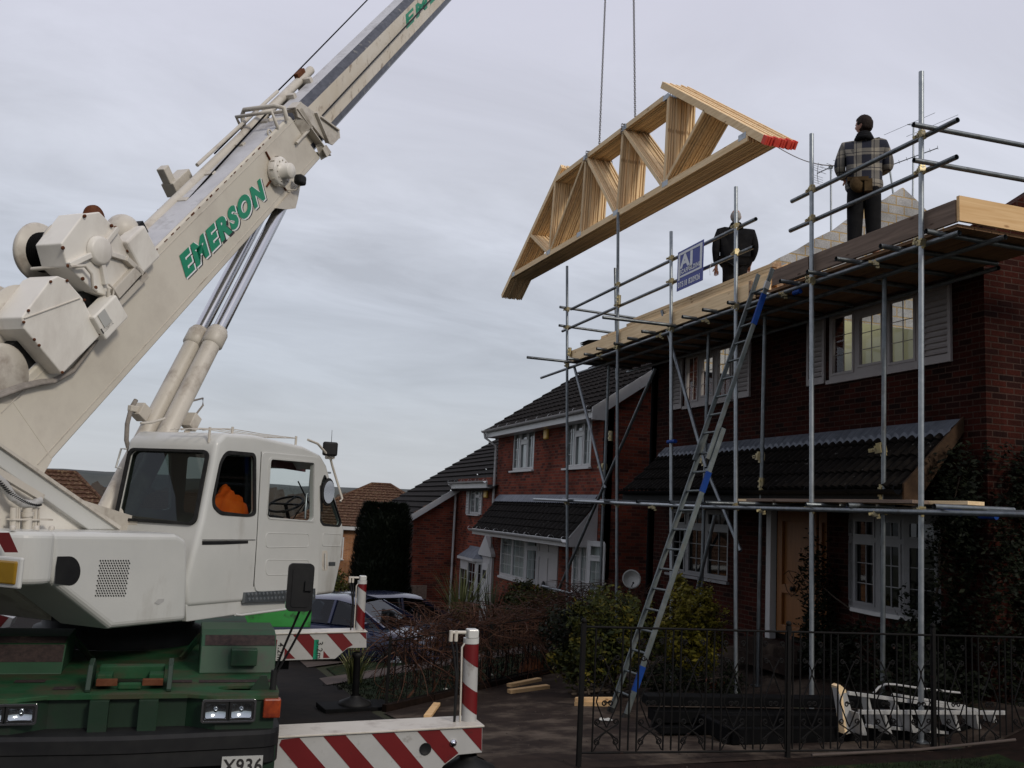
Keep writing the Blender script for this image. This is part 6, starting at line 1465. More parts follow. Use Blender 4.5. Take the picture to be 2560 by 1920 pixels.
MB().tube(BP(5.3, 1.80, .03), BP(5.75, 1.805, .028), .020, 8).build('cable_guide', M['cream_paint'], io)
# cable reel with cap, work lamp
rc_ = BP(*BL(ce(545, 1160), .02), .0)
re = MB().lathe(rc_, R2, [(.001, .0), (.155, .0), (.168, .02), (.168, .09), (.15, .11), (.088, .11), (.088, .21), (.08, .222), (.001, .222)], 32).build('cable_reel', M['white_paint'], bo)
bx = MB()
for i in range(12): a = 2*pi*i/12; bx.lathe(rc_+R2*.13+(B*cos(a)+Nn*sin(a))*.125-R2*.022, R2, [(.009, 0), (.009, .012), (.001, .014)], 6)
for i in range(10): a = 2*pi*i/10; bx.box(rc_+R2*.065+(B*cos(a)+Nn*sin(a))*.169, (.018, .018, .05), B, Nn, R2)
bx.build('bolt', M['cream_paint'], re)
bk = MB()
for q in ((1.9, 0), ): pass
for a in (1.7, 3.3, 4.9): bk.beam(rc_+(B*cos(a)+Nn*sin(a))*.15+R2*.01, rc_+(B*cos(a)+Nn*sin(a))*.27+R2*.005, .012, .03, R2)
bk.build('reel_bracket', M['rust'], re)
lc = BP(*BL(ce(790, 1245), .12), .12); MB().box(lc, (.13, .11, .12), U, R).build('work_light', M['black'], bo, bevel=.03)
MB().pipe([lc-Z*.06, lc-Z*.12-R2*.05, BP(*BL(ce(640, 1345), .0), .01)], .010, 6).build('light_bracket', M['cream_paint'], bo)
# lug for the luffing rams
pin = BP(*BL((712, 505), -.05), -.05); pb_, pn_ = BL((712, 505), -.05)
for r_ in (.0, -.17, -.25, -.43):
    MB().prism([BP(pb_-.30, n0+.02, r_), BP(pb_+.38, n0+.02, r_), BP(pb_+.16, pn_-.06 if pn_ < n0 else n0-.10, r_), BP(pb_+.05, n0-.18, r_), BP(pb_-.12, n0-.10, r_)], R2*.025).build('ram_lug', M['cream_paint'], bo)
pin = BP(pb_+.03, n0-.07, 0)
pinp = pl(712, 500, OB-R2*.10, R2); bs = pl(303, 1307, OB-R2*.10, R2)
dirc = (pinp-bs); Lc = dirc.length; dirc.normalize()
for k, rr in enumerate((-.10, -.335)):
    a = bs+R2*((OB+R2*rr-bs).dot(R2)); 
    kc = BP(*BL(ca(1800, 1000), rr), rr)
    frac = (pl(546, 822, OB-R2*.10, R2)-bs).length/Lc
    cy_o = MB().tube(a-dirc*.6, a+dirc*Lc*frac, .092, 24).build('luffing_cylinder', M['cream_paint'], crane)
    MB().lathe(a+dirc*Lc*(frac-.05), dirc, [(.094, 0), (.112, .02), (.112, .17), (.104, .19), (.05, .2)], 24).build('cylinder_head', M['cream_paint'], cy_o)
    MB().tube(a+dirc*Lc*frac, a+dirc*(Lc-.02), .070, 20).build('piston_rod', M['rod_chrome'], cy_o)
    MB().lathe(a+dirc*Lc-R2*.07, R2, [(.001, 0), (.075, 0), (.075, .14), (.001, .14)], 18).build('rod_eye', M['cream_paint'], cy_o)
    if k == 0:
        vb = pl(*cb(1480, 990)[:2], OB+R2*rr, R2); vq = pl(398+5, 1050, OB+R2*rr, R2)
        c = pl(478, 1055, OB+R2*(rr), R2); MB().box(c, (.16, .12, .12), dirc, R2).box(c+dirc*-.1-Z*.03, (.06, .05, .05)).build('valve_block', M['cream_paint'], cy_o, bevel=.008)
        MB().pipe([c+dirc*.05, c+dirc*.22+U*.05, c+dirc*.30, c+dirc*.25-U*.12], .010, 8).build('hose', M['hose'], cy_o)
    else:
        c = pl(352, 1030, OB+R2*rr, R2); MB().box(c, (.14, .12, .13), dirc, R2).box(c-U2*.10+Z*.02, (.12, .05, .06), U2, R2).build('valve_block', M['cream_paint'], cy_o, bevel=.008)
        q = [pl(x, y, OB+R2*rr, R2) for x, y in ((340, 1000), (328, 1020), (318, 1060), (316, 1100), (325, 1135))]; MB().pipe(q, .022, 8).build('hose', M['hose'], cy_o)
q = [pl(x, y, OB+R2*-.04, R2) for x, y in ((352, 1058), (380, 1056), (412, 1046))]; MB().pipe(q, .012, 6).build('clamp_bar', M['cream_paint'], crane)

# ---- winches ----
def winch(cover, hub, r0, dep, drum_c, Rd, nm, red=False):
    cv_ = [BP(*BL(ca(*q), r0), r0) for q in cover]
    w = MB().prism(cv_, R2*-dep).build('winch_cover', M['white_paint'], crane, bevel=.012, seg=3)
    dc = BL(ca(*drum_c), r0); 
    prof = [(.001, 0), (Rd*1.0, 0), (Rd*1.0, -.02), (Rd*.62, -.03), (Rd*.62, -.26), (Rd*1.0, -.27), (Rd*1.05, -.30), (Rd*.95, -.34), (.3*Rd, -.36), (.3*Rd, -.42), (.001, -.42)]
    dr = MB().lathe(BP(*dc, r0-dep+.02), R2, [(r, h) for r, h in prof][::-1], 36).build('winch_drum', M['cream_paint'], crane)
    rp_ = MB(); c = BP(*dc, r0-dep)
    for i in range(10): rp_.lathe(c-R2*(.03+.022*i), R2, [(Rd*.62, 0), (Rd*.70, -.006), (Rd*.70, -.015), (Rd*.62, -.021)], 30)
    rp_.build('rope_coil', M['pvc_dark'], dr)
    bt_ = MB(); c2_ = c-R2*.32
    for i in range(16): a = 2*pi*i/16; bt_.lathe(c2_+(B*cos(a)+Nn*sin(a))*Rd*.93+R2*.0, -R2, [(.012, 0), (.012, .03), (.001, .032)], 6)
    return w
w2 = winch([(228, 1300), (300, 1200), (525, 905), (600, 868), (690, 905), (860, 1100), (1043, 1488), (648, 1890), (250, 1420)], None, .14, .30, (500, 1340), .30, 'w2')
w1 = winch([(635, 535), (870, 225), (1035, 205), (1205, 380), (1330, 600), (1450, 790), (1180, 1110), (980, 1030), (700, 775)], (1020, 610), .08, .28, (930, 600), .25, 'w1')
def onW(q, r): return BP(*BL(ca(*q), r), r)
# ribs and hub on the upper winch
hb_ = onW((1020, 610), .085); MB().lathe(hb_, R2, [(.13, 0), (.12, .04), (.10, .05), (.001, .052)], 28).build('hub', M['white_paint'], w1)
rb_ = MB()
for q in ((700, 760), (1200, 380), (1310, 700), (1080, 960)): rb_.beam(hb_+R2*.01, onW(q, .085)+R2*.01, .045, .05, R2)
rb_.build('rib', M['white_paint'], w1, bevel=.006)
MB().lathe(onW((960, 275), .0), R2, [(.001, 0), (.115, 0), (.115, .03), (.001, .03)], 24).build('brake_disc', M['rust'], w1)
MB().sphere(onW((1270, 400), -.12), .15, 16, 12).build('motor', M['cream_paint'], w1)
MB().box(onW((1420, 600), .05), (.30, .16, .34), B, R2, Nn).build('gear_box', M['white_paint'], w1, bevel=.02)
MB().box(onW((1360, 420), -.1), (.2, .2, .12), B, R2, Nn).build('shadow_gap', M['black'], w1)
fr = MB(); fr.beam(onW((1180, 1060), .10), onW((1420, 800), .10), .07, .10, Nn); fr.beam(onW((1290, 690), .10), onW((1460, 850), .10), .07, .05, Nn); fr.beam(onW((1150, 1200), .02), onW((1480, 860), .02), .12, .06, Nn); fr.build('winch_frame', M['cream_paint'], w1, bevel=.006)
MB().box(onW((1070, 1300), .10), (.34, .18, .24), B, R2, Nn).build('motor_cover', M['white_paint'], w2, bevel=.015)
MB().box(onW((1085, 1310), .195), (.10, .004, .13), B, R2, Nn).build('warning_label', M['plate_white'], w2)
MB().box(onW((1035, 1395), .11), (.15, .16, .05), B, R2, Nn).build('opening', M['black'], w2)
bts = MB()
for q in ((240, 1350), (290, 1230), (520, 930), (690, 920), (870, 1120), (985, 1300), (1030, 1470), (400, 1590), (350, 1530), (640, 1870)): bts.lathe(onW(q, .142), R2, [(.012, 0), (.012, .012), (.001, .014)], 6)
bts.build('bolt', M['rust'], w2)
bts = MB()
for q in ((645, 580), (870, 250), (1190, 370), (1320, 610), (700, 765), (985, 990), (1150, 350), (850, 900)): bts.lathe(onW(q, .085), R2, [(.016, 0), (.016, .015), (.001, .017)], 6)
bts.build('bolt', M['rust'], w1)
MB().tube(onW((330, 800), -.30), onW((700, 770), .05), .018, 8).build('tie_bar', M['cream_paint'], w1)
MB().beam(onW((250, 1310), .145), onW((830, 1100), .145), .006, .012, R2).build('weld_seam', M['cream_paint'], w2)
# winch bed between the winches and the boom
MB().prism([BP(b, n, -.03) for b, n in ((-1.4, 2.0), (2.2, n1-.01), (2.2, n1+.10), (1.6, n1+.16), (.2, n1+.30), (-1.4, n1+.3))], R2*-.5).build('winch_bed', M['black'], crane)
# third, lower winch end at the picture edge
MB().lathe(onW((60, 1900), .0), R2, [(.001, 0), (.22, 0), (.25, -.03), (.25, -.4), (.001, -.4)], 30).build('idler_drum', M['cream_paint'], crane)
# hoses along the boom foot
hs = MB()
for k in range(3): hs.pipe([onW((x, y), .03+.01*k) for x, y in ((-60, 2100+k*22), (230, 2000+k*18), (420, 1960+k*14), (560, 1950+k*10), (760, 1840+k*9), (900, 1660+k*8), (1060, 1450))], .017, 8)
hs.build('hose', M['hose'], crane)
hs = MB(); hs.pipe([onW(q, .12) for q in ((1130, 1000), (1120, 1080), (1150, 1180), (1150, 1260))], .014, 8); hs.pipe([onW(q, .12) for q in ((1130, 960), (1180, 1000), (1170, 1100), (1120, 1180))], .010, 8); hs.pipe([onW(q, .13) for q in ((730, 775), (880, 765), (950, 850), (960, 1000), (1000, 1030))], .014, 8); hs.build('hose', M['cream_paint'], crane)
# fly jib pipe, sheave brackets and hoist rope above the boom
J = [(cq(120, 1385)), cq(560, 905), cq(860, 640), cq(1135, 410)]
jo = -BW+.02; ja = BP(*BL(cq(125, 1385), jo), jo); jb = BP(*BL(cq(1130, 415), jo), jo)
jb_o = MB().tube(ja, jb, .055, 12).build('fly_jib', M['cream_paint'], crane)
jn = (jb-ja).normalized(); 
MB().tube(ja+jn*1.2+Nn*.12, jb-jn*.9+Nn*.10, .022, 8).build('jib_rod', M['cream_paint'], jb_o)
for t_ in (.16, .30, .47, .62, .80, .92):
    c = ja.lerp(jb, t_); MB().box(c-Nn*.08+R2*.05, (.07, .22, .20), B, R2, Nn).build('jib_bracket', M['cream_paint'], jb_o, bevel=.008)
MB().box(ja.lerp(jb, .93)+Nn*.07, (.20, .06, .06), B, R2, Nn).box(ja.lerp(jb, .60)-Nn*.1, (.16, .12, .05), B, R2, Nn).build('rusted_clamp', M['rust'], jb_o)
c = BP(*BL(cq(345, 1085), -.62), -.62); MB().box(c, (.34, .16, .16), B, R2, Nn).box(c-B*.12+Nn*.16, (.10, .10, .18), B, R2, Nn).prism([c+B*.1+Nn*.08, c+B*.35-Nn*.16, c+B*.1-Nn*.2], R2*.02).build('sheave_block', M['cream_paint'], jb_o, bevel=.012)
c = BP(*BL(cq(270, 1280), -.45), -.45); MB().lathe(c, R2, [(.001, -.06), (.08, -.06), (.09, -.02), (.09, .02), (.08, .06), (.001, .06)], 18).build('guide_roller', M['rust'], jb_o)
rp1 = [BP(*BL(cq(145, 1475), -.2), -.2), BP(*BL(cq(870, 680), -.25), -.25), BP(*BL(cq(1100, 350), -.30), -.30)]
MB().pipe([BP(*BL(cq(130, 1490), -.2), -.2), BP(*BL(cq(560, 1010), -.25), -.25), BP(*BL(cq(880, 660), -.25), -.25)], .012, 6).build('hoist_rope', M['pvc_dark'], crane)
MB().pipe([BP(*BL(cq(560, 910), -.5), -.5), BP(*BL(cq(1035, 440), -.5), -.5), BP(*BL(cq(1465, 0), -.5), -.5), BP(*BL((1020, -110), -.5), -.5)], .010, 6).build('hoist_rope', M['pvc_dark'], crane)
# ---- boom foot support: side frame with white diagonal, hoses ----
ro = -.42
def SF(x, y, o=ro): return P0+U*0+(lambda t: U*t[0]+Z*t[1]+R*o)(S2(cb(x, y), o))
MB().prism([SF(-400, 960, ro-.06), SF(-400, 1620, ro-.06), SF(860, 1620, ro-.06), SF(800, 1560, ro-.06), SF(60, 1010, ro-.06)], R*-.08).build('side_frame', M['white_paint'], crane)
MB().prism([SF(-420, 500), SF(-420, 690), SF(820, 1565), SF(1120, 1565)], R*-.10).build('frame_brace', M['white_clean'], crane, bevel=.01)
MB().prism([SF(-420, 470, ro+.03), SF(-420, 500, ro+.03), SF(1100, 1560, ro+.03), SF(1120, 1535, ro+.03)], R*-.14).build('brace_flange', M['cream_paint'], crane)
MB().beam(SF(-60, 1010, ro+.05), SF(380, 1270, ro+.05), .05, .05).build('pipe', M['cream_paint'], crane)
hs = MB(); hs.pipe([SF(x, y, ro+.06) for x, y in ((-60, 1060), (40, 1150), (110, 1260), (200, 1320), (290, 1330), (370, 1290))], .032, 10); hs.build('spiral_hose', M['stripe_white'], crane)
bd = MB()
for i in range(26):
    t_ = i/25; x = -40+410*t_; y = 1080+ (1-(1-t_)**2)*260; c = SF(x, y, ro+.085); bd.box(c, (.03, .012, .008), U+Z*.4, R)
bd.build('spiral_wrap', M['black'], crane)
vf = MB()
for x, r_ in ((125, .022), (160, .008), (180, .008), (255, .035), (310, .008), (330, .014), (360, .008)): vf.tube(SF(x, 1360, ro+.05), SF(x-8, 1600, ro+.05), r_, 8)
vf.box(SF(280, 1470, ro+.05), (.36, .06, .012), U, R); vf.tube(SF(255, 1400, ro+.05), SF(255, 1440, ro+.05), .045, 8); vf.build('hydraulic_pipe', M['cream_paint'], crane)
# boom pivot block hidden in the frame and the ram foot
MB().prism([W3(-1.6, .5, -.8), W3(1.0, .4, -.8), W3(1.0, .62, -.8), W3(.2, .72, -.8), W3(-1.6, 1.1, -.8)], R*-.9).build('boom_turret', M['cream_paint'], crane)
MB().box(pl(*cb(1100, 1530), P0-R*.95, R), (.10, .5, .12), U, R).build('ram_bracket', M['cream_paint'], crane)
# ================= VEGETATION =================
def leaves(mb, c, rad, n, size, rng, shell=.55, elong=1.5, blob=None, flat=0.):
    c = V(c)
    for _ in range(n):
        while 1:
            d = V((rng.gauss(0, 1), rng.gauss(0, 1), rng.gauss(0, 1)))
            if d.length > .01: break
        d.normalize(); r = shell+(1-shell)*rng.random()**.6; r *= 1+.22*noise.noise(d*2.3+c)
        p = c+V((d.x*rad[0], d.y*rad[1], d.z*rad[2]))*r
        a = V((rng.gauss(0, 1), rng.gauss(0, 1), rng.gauss(0, 1))).normalized(); b = a.orthogonal().normalized(); s = size*rng.uniform(.6, 1.3)
        if flat: a = (a*(1-flat)+d*flat).normalized(); b = a.cross(V((rng.gauss(0, 1), rng.gauss(0, 1), rng.gauss(0, 1)))).normalized()
        mb.add([p-b*s*.35, p+a*s*elong*.5, p+b*s*.35, p-a*s*elong*.5], [(0, 1, 2, 3)])
def stem_tube(mb, p, q, r0, r1, rng, n=6, wob=.05):
    pts = [V(p).lerp(V(q), i/n)+V((rng.uniform(-wob, wob), rng.uniform(-wob, wob), 0))*(0 < i < n) for i in range(n+1)]; mb.pipe(pts, [r0+(r1-r0)*i/n for i in range(n+1)], 7)
# tall clipped conifer
def conifer():
    b = V((4.72, 24.1, gz(4.72, 24)-.1)); t = thing('conifer', 'tall dark clipped conifer column between the crane and the red houses', 'tree', b); rng = random.Random(4)
    top = at(825*D, 1094*D, 24.4).z; H = top-b.z; W_ = 1.42/2*1.14
    mb = MB(); n, m = 28, 16; vs = []
    def rad(t_, a): 
        r = W_*(1.04-.24*t_ - .75*max(0, t_-.84)**1.4*2.6); return r*(1+.07*noise.noise(V((cos(a)*1.5, sin(a)*1.5, t_*5))))
    for i in range(m+1):
        for k in range(n): a = 2*pi*k/n; t_ = i/m; r = rad(t_, a)*.95; vs.append(b+V((cos(a)*r, sin(a)*r, .1+t_*(H-.15))))
    mb.add(vs, [(i*n+k, i*n+(k+1) % n, (i+1)*n+(k+1) % n, (i+1)*n+k) for i in range(m) for k in range(n)], True); mb.add(vs[-n:], [tuple(range(n))])
    for _ in range(15000):
        t_ = rng.random(); a = rng.uniform(0, 2*pi); top_ = rng.random() < .12
        r = rad(t_, a)*(rng.random()**.5 if top_ else rng.uniform(.92, 1.05)); z = (H if top_ else .1+t_*H); 
        if top_: t_ = 1; r = rad(1, a)*rng.random()**.5
        p = b+V((cos(a)*r, sin(a)*r, z-.02)); up = V((cos(a)*.35, sin(a)*.35, 1)).normalized(); sd_ = up.cross(V((cos(a+rng.uniform(-1, 1)), sin(a), .1))).normalized(); s = rng.uniform(.04, .09)
        mb.add([p-sd_*s*.35, p+sd_*s*.35, p+up*s*1.3+V((cos(a), sin(a), 0))*.03], [(0, 1, 2)])
    mb.build('crown', M['leaf_conifer'], t); MB().tube(b-Z*.2, b+Z*.6, .12, 8).build('trunk', M['bark'], t)
conifer()
def bush(name, label, blobs, n, size, mt, seed, base, cat='shrub', stems=6, elong=1.5):
    rng = random.Random(seed); b = V(base); t = thing(name, label, cat, b); mb = MB()
    tot = sum(r[0]*r[1]*r[2] for _, r in blobs)
    for c, r in blobs:
        k = n*(r[0]*r[1]*r[2])/tot; leaves(mb, c, [q*.86 for q in r], int(k*.62), size, rng, .35, elong)
        for _ in range(11):
            d = V((rng.gauss(0, 1), rng.gauss(0, 1), rng.gauss(.3, 1))).normalized(); f = rng.uniform(.16, .40); leaves(mb, V(c)+V((d.x*r[0], d.y*r[1], d.z*r[2]))*rng.uniform(.75, 1.08), (r[0]*f, r[1]*f, r[2]*f*1.2), int(k*.38/11), size*rng.uniform(.7, 1.15), rng, .1, elong)
    mb.build('foliage', M[mt], t); st = MB()
    for i in range(stems):
        c, r = blobs[i % len(blobs)]; stem_tube(st, b+V((rng.uniform(-.2, .2), rng.uniform(-.2, .2), 0)), V(c)+V((0, 0, r[2]*.3)), .02, .008, rng)
    st.build('stems', M['bark'], t); return t
bz = gz(6.3, 12.4)
bush('shrub', 'yellow variegated shrub beside the ladder, in front of the left ground floor window', [((6.95, 12.25, 1.02), (.50, .45, .50)), ((6.75, 12.0, .62), (.45, .45, .45)), ((7.15, 12.35, .72), (.35, .4, .5))], 5200, .055, 'leaf_yellow', 11, (6.9, 12.2, bz))
bush('shrub', 'green and yellow shrub left of the ladder below the satellite dish', [((5.75, 12.4, 1.0), (.60, .5, .45)), ((5.55, 12.2, .55), (.65, .5, .5)), ((6.1, 12.2, .7), (.45, .45, .45)), ((5.3, 12.3, .3), (.5, .4, .35))], 6800, .055, 'leaf_mixed', 12, (5.7, 12.3, bz))
bush('shrub', 'dark green low shrub at the foot of the scaffold, left of the yellow shrub', [((5.2, 12.6, .75), (.45, .4, .40)), ((6.35, 11.7, .25), (.5, .3, .25)), ((7.05, 11.5, .2), (.35, .25, .3))], 3200, .05, 'leaf_dark', 13, (5.3, 12.3, bz))
# climber around the bow window and the corner
bush('climber', 'dark evergreen climber smothering the wall around the bow window and corner', [((8.45, 11.35, 1.3), (.28, .28, 1.0)), ((8.40, 11.15, .7), (.35, .45, .5)), ((8.35, 10.3, .75), (.35, .7, .50)), ((8.30, 9.3, .9), (.38, .6, .6)), ((8.5, 8.9, 1.9), (.30, .38, 1.2)), ((8.45, 8.72, 2.8), (.32, .35, .8)), ((8.9, 8.45, 1.6), (.5, .25, 1.5)), ((9.6, 8.45, 1.5), (.6, .25, 1.4)), ((8.05, 8.7, .6), (.6, .4, .45)), ((9.3, 8.35, 3.0), (.6, .25, .6))], 24000, .05, 'leaf_dark', 14, (8.4, 9.4, .6), 'climber', 10)
# thin climbing stems on door
def vine():
    rng = random.Random(8); t = thing('climbing_stems', 'bare curling climber stems crossing the orange door', 'climber', (8.55, 11.9, .6)); mb = MB()
    for k in range(9):
        p = V((8.58, 11.2+rng.uniform(-.1, .3), .7+rng.random()*.9)); pts = [p]
        for i in range(9): p = p+V((rng.uniform(-.01, .01), .06+rng.uniform(0, .06), .07*sin(i*.8+k)+rng.uniform(-.02, .09))); p.x = clamp(p.x, 8.52, 8.62); pts.append(p)
        mb.pipe(pts, .006, 5)
    mb.build('stems', M['twig'], t); lf = MB(); 
    for _ in range(90): leaves(lf, (8.56, rng.uniform(11.1, 11.75), rng.uniform(.6, 2.4)), (.05, .12, .12), 3, .045, rng)
    lf.build('leaves', M['leaf_dark'], t)
vine()
# twiggy hedge along the far fence
def hedge():
    rng = random.Random(21); A = V((2.9, 13.35, 0)); B_ = V((8.3, 16.85, 0)); ex = (B_-A).normalized(); L_ = (B_-A).length; side = V((ex.y, -ex.x, 0))
    t = thing('hedge', 'tangled leafless brown twig hedge growing over the far fence', 'hedge', A+Z*gz(A.x, A.y)); mb = MB()
    def ht(x): return 1.02+.22*(x/L_)+.10*sin(x*1.7)
    for i in range(1700):
        x = rng.uniform(-.1, L_); g = gz(*(A+ex*x)[:2]); low = rng.random() < .10; h = ht(x); z0 = g+(rng.uniform(.05, .6) if low else rng.uniform(.55, h)); 
        p = A+ex*x+side*rng.uniform(-.35, .35)+Z*z0; d = V((ex.x*rng.uniform(-1, 1), ex.y*rng.uniform(-1, 1), rng.uniform(-.45, .5)))+side*rng.uniform(-.4, .4); d.normalize(); cv_ = V((rng.uniform(-.35, .35), rng.uniform(-.35, .35), rng.uniform(-.5, .3))); pts = [p]; n = rng.randint(5, 9)
        for k in range(n): d = (d+cv_*.3+V((rng.gauss(0, .12), rng.gauss(0, .12), rng.gauss(0, .1)))).normalized(); p = p+d*.11; pts.append(p)
        gm = [q for q in pts]; 
        for q in gm: q.z = min(q.z, g+h+.12)
        r = rng.choice((.004, .005, .007, .010)); mb.pipe(pts, [r*(1-.6*k/n) for k in range(n+1)], 4, cap=False)
    for i in range(12):
        x = L_*(i+.5)/12; g = gz(*(A+ex*x)[:2]); stem_tube(mb, A+ex*x+Z*g, A+ex*(x+rng.uniform(-.3, .3))+side*rng.uniform(-.15, .15)+Z*(g+.8), .022, .012, rng, 6, .06)
    mb.build('twigs', M['twig'], t); lf = MB()
    for i in range(40): x = rng.uniform(0, L_); g = gz(*(A+ex*x)[:2]); leaves(lf, A+ex*x+Z*(g+rng.uniform(.1, .9)), (.25, .25, .12), 12, .035, rng, .1)
    lf.build('leaves', M['leaf_dark'], t)
hedge()
def phormium(label, c, n, ln, mt, seed, spread=1.):
    rng = random.Random(seed); c = V(c); t = thing('strap_leaf_plant', label, 'plant', c); mb = MB()
    for i in range(n):
        a = rng.uniform(0, 2*pi); tilt = rng.uniform(.05, .95)*spread; l = ln*rng.uniform(.65, 1.1); w = rng.uniform(.022, .04); d = V((cos(a), sin(a), 0)); s = V((-sin(a), cos(a), 0)); p = c+d*rng.uniform(0, .12); vs = []; k = 7
        for j in range(k+1):
            q = j/k; th = tilt*(.35+q*.9); vs_w = w*(1-q**2.2)*.5+.001; vs += [p+s*vs_w, p-s*vs_w]; p = p+(d*sin(th)+Z*cos(th))*l/k
        mb.add(vs, [(2*j, 2*j+1, 2*j+3, 2*j+2) for j in range(k)], True)
    mb.build('leaves', M[mt], t)
q = at(768*D, 1395*D, 14.8); phormium('yellow and green striped strap leaf plant behind the farther outrigger jack', tuple(G(938, 1612)), 230, 1.0, 'leaf_strap', 31)
phormium('large dark green strap leaf plant at the left of the middle house bay window', tuple(G(1150, 1600)), 130, 1.75, 'leaf_strap', 32)
phormium('dark strap leaf plant just right of the larger one, by the white bay', tuple(G(1225, 1600)), 90, 1.35, 'leaf_strapdark', 33)
phormium('small strap leaf plant half hidden by the farther red and white beam', (2.75, 15.6, gz(2.75, 15.6)), 60, .75, 'leaf_strap', 34)
bush('shrub', 'dim green bush between the conifer and the crane cab', [((3.15, 21.5, -.1), (.35, .35, .65)), ((3.3, 21.8, .35), (.3, .3, .5))], 2600, .07, 'leaf_mixed', 41, (3.2, 21.5, gz(3.2, 21.5)))
bush('shrub', 'brownish low shrub under the middle house bay window', [((8.1, 22.4, .35), (.35, 1.2, .3)), ((8.0, 20.6, .3), (.35, 1.0, .35)), ((7.6, 21.5, .1), (.4, 1.2, .35))], 4200, .07, 'leaf_mixed', 42, (8., 21.5, -.4))
# low dry growth in the soil strip, distant wood
def grasses():
    rng = random.Random(51); mb = MB()
    def tuft(x, y, n, h):
        z = gz(x, y)
        for _ in range(n):
            a = rng.uniform(0, 6.28); p = V((x+rng.gauss(0, .03), y+rng.gauss(0, .03), z)); w = .005; hh = h*rng.uniform(.5, 1.2); mb.add([p+V((w, 0, 0)), p-V((w, 0, 0)), p+V((cos(a)*hh*.4, sin(a)*hh*.4, hh))], [(0, 1, 2)])
    for _ in range(1500): tuft(rng.uniform(4.8, 8.6), rng.uniform(5.6, 7.3), 6, .05)
    A = V((2.8, 13.0)); B_ = V((8.2, 16.6))
    for _ in range(1500): t = rng.random(); s_ = rng.uniform(.05, 2.6); p = A.lerp(B_, t)+V((-.2, 1)).normalized()*s_; tuft(p.x, p.y, 6, .05)
    mb.build('grass', M['leaf_dark'], kind='stuff')
grasses()
def tree(label, c, H, Wd, seed, leafy=False, cat='tree', n=9):
    rng = random.Random(seed); c = V(c); t = thing('bare_tree' if not leafy else 'tree', label, cat, c); mb = MB()
    def br(p, d, l, r, dep):
        pts = [p]; 
        for i in range(4): d = (d+V((rng.gauss(0, .13), rng.gauss(0, .13), rng.gauss(.03, .08)))).normalized(); p = p+d*l/4; pts.append(p)
        mb2 = tr if dep == 0 else mb; mb2.pipe(pts, [r*(1-.45*i/4) for i in range(5)], 5 if dep > 1 else 7, cap=False)
        if dep < 4:
            for k in range(3 if dep else n): 
                q = pts[rng.randint(2, 4)]; a = rng.uniform(0, 6.28); br(q, (d*.7+V((cos(a), sin(a), rng.uniform(.1, .8)))*.75*Wd/H*1.6).normalized(), l*rng.uniform(.5, .72), r*.5, dep+1)
    tr = MB(); br(c, V((0, 0, 1)), H*.38, H*.022, 0); tr.build('trunk', M['bark'], t)
    if leafy:
        lf = MB()
        for k in range(9): a = rng.uniform(0, 6.28); leaves(lf, c+V((cos(a)*Wd*.22, sin(a)*Wd*.22, H*rng.uniform(.35, .85))), (Wd*.28, Wd*.28, H*.16), 500, H*.03, rng, .3)
        lf.build('crown', M['leaf_dark'], t)
    mb.build('crown' if not leafy else 'branches', M['bare'], t)
p = at(215*D, 1060*D, 95); tree('round bare tree beyond the left roof', (p.x-.6, p.y, gz(p.x, p.y)-1), 8.6, 6, 61)
p = at(216*D, 1050*D, 80); tree('dark leafy tree beside the left roof', (p.x+.6, p.y, gz(p.x, p.y)-1), 5.6, 3.2, 62, True)
p = at(160*D, 1030*D, 120); tree('bare tree just showing over the left roof ridge', (p.x, p.y, -6.5), 11.5, 6, 66)
p = at(752*D, 1060*D, 150); tree('bare tree on the skyline right of the crane cab', (p.x, p.y, -9), 13.5, 8, 63)
p = at(640*D, 1060*D, 170); tree('bare tree on the skyline seen through the crane cab windows', (p.x, p.y, -9), 13, 9, 64)
def farwood():
    rng = random.Random(71); mb = MB()
    for _ in range(2600):
        a = radians(rng.uniform(-38, 20)); r = rng.uniform(150, 300); x, y = sin(a)*r, cos(a)*r; g = -6.; h = rng.uniform(5, 10)+2.5*noise.noise(V((a*14, 1, 1))); 
        for k in range(4): b_ = rng.uniform(0, 6.28); w = rng.uniform(1.2, 2.6); p = V((x+rng.uniform(-2, 2), y, g+h*rng.uniform(.3, 1)-1)); mb.add([p+V((-w, 0, -w*.7)), p+V((w, 0, -w*.6)), p+V((w*.7*cos(b_), 0, w*.8)), p+V((-w*.6, 0, w*.5))], [(0, 1, 2, 3)])
    mb.build('distant_wood', M['bare'], kind='stuff')
farwood()
# street lamp seen through the cab
p = at(665*D, 1095*D, 60); sl_ = thing('street_lamp', 'thin grey street lamp seen through the crane cab window', 'street lamp', (p.x, p.y, -3)); h_ = at(665*D, 1018*D, 60).z
MB().tube((p.x, p.y, -3), (p.x, p.y, h_), .07, 8, r2=.045).build('post', M['galv'], sl_); MB().tube((p.x, p.y, h_), (p.x+1.0, p.y, h_+.0), .04, 8).build('arm', M['galv'], sl_); MB().box((p.x+1.0, p.y, h_), (.6, .25, .12)).build('lamp_head', M['galv'], sl_, bevel=.03)

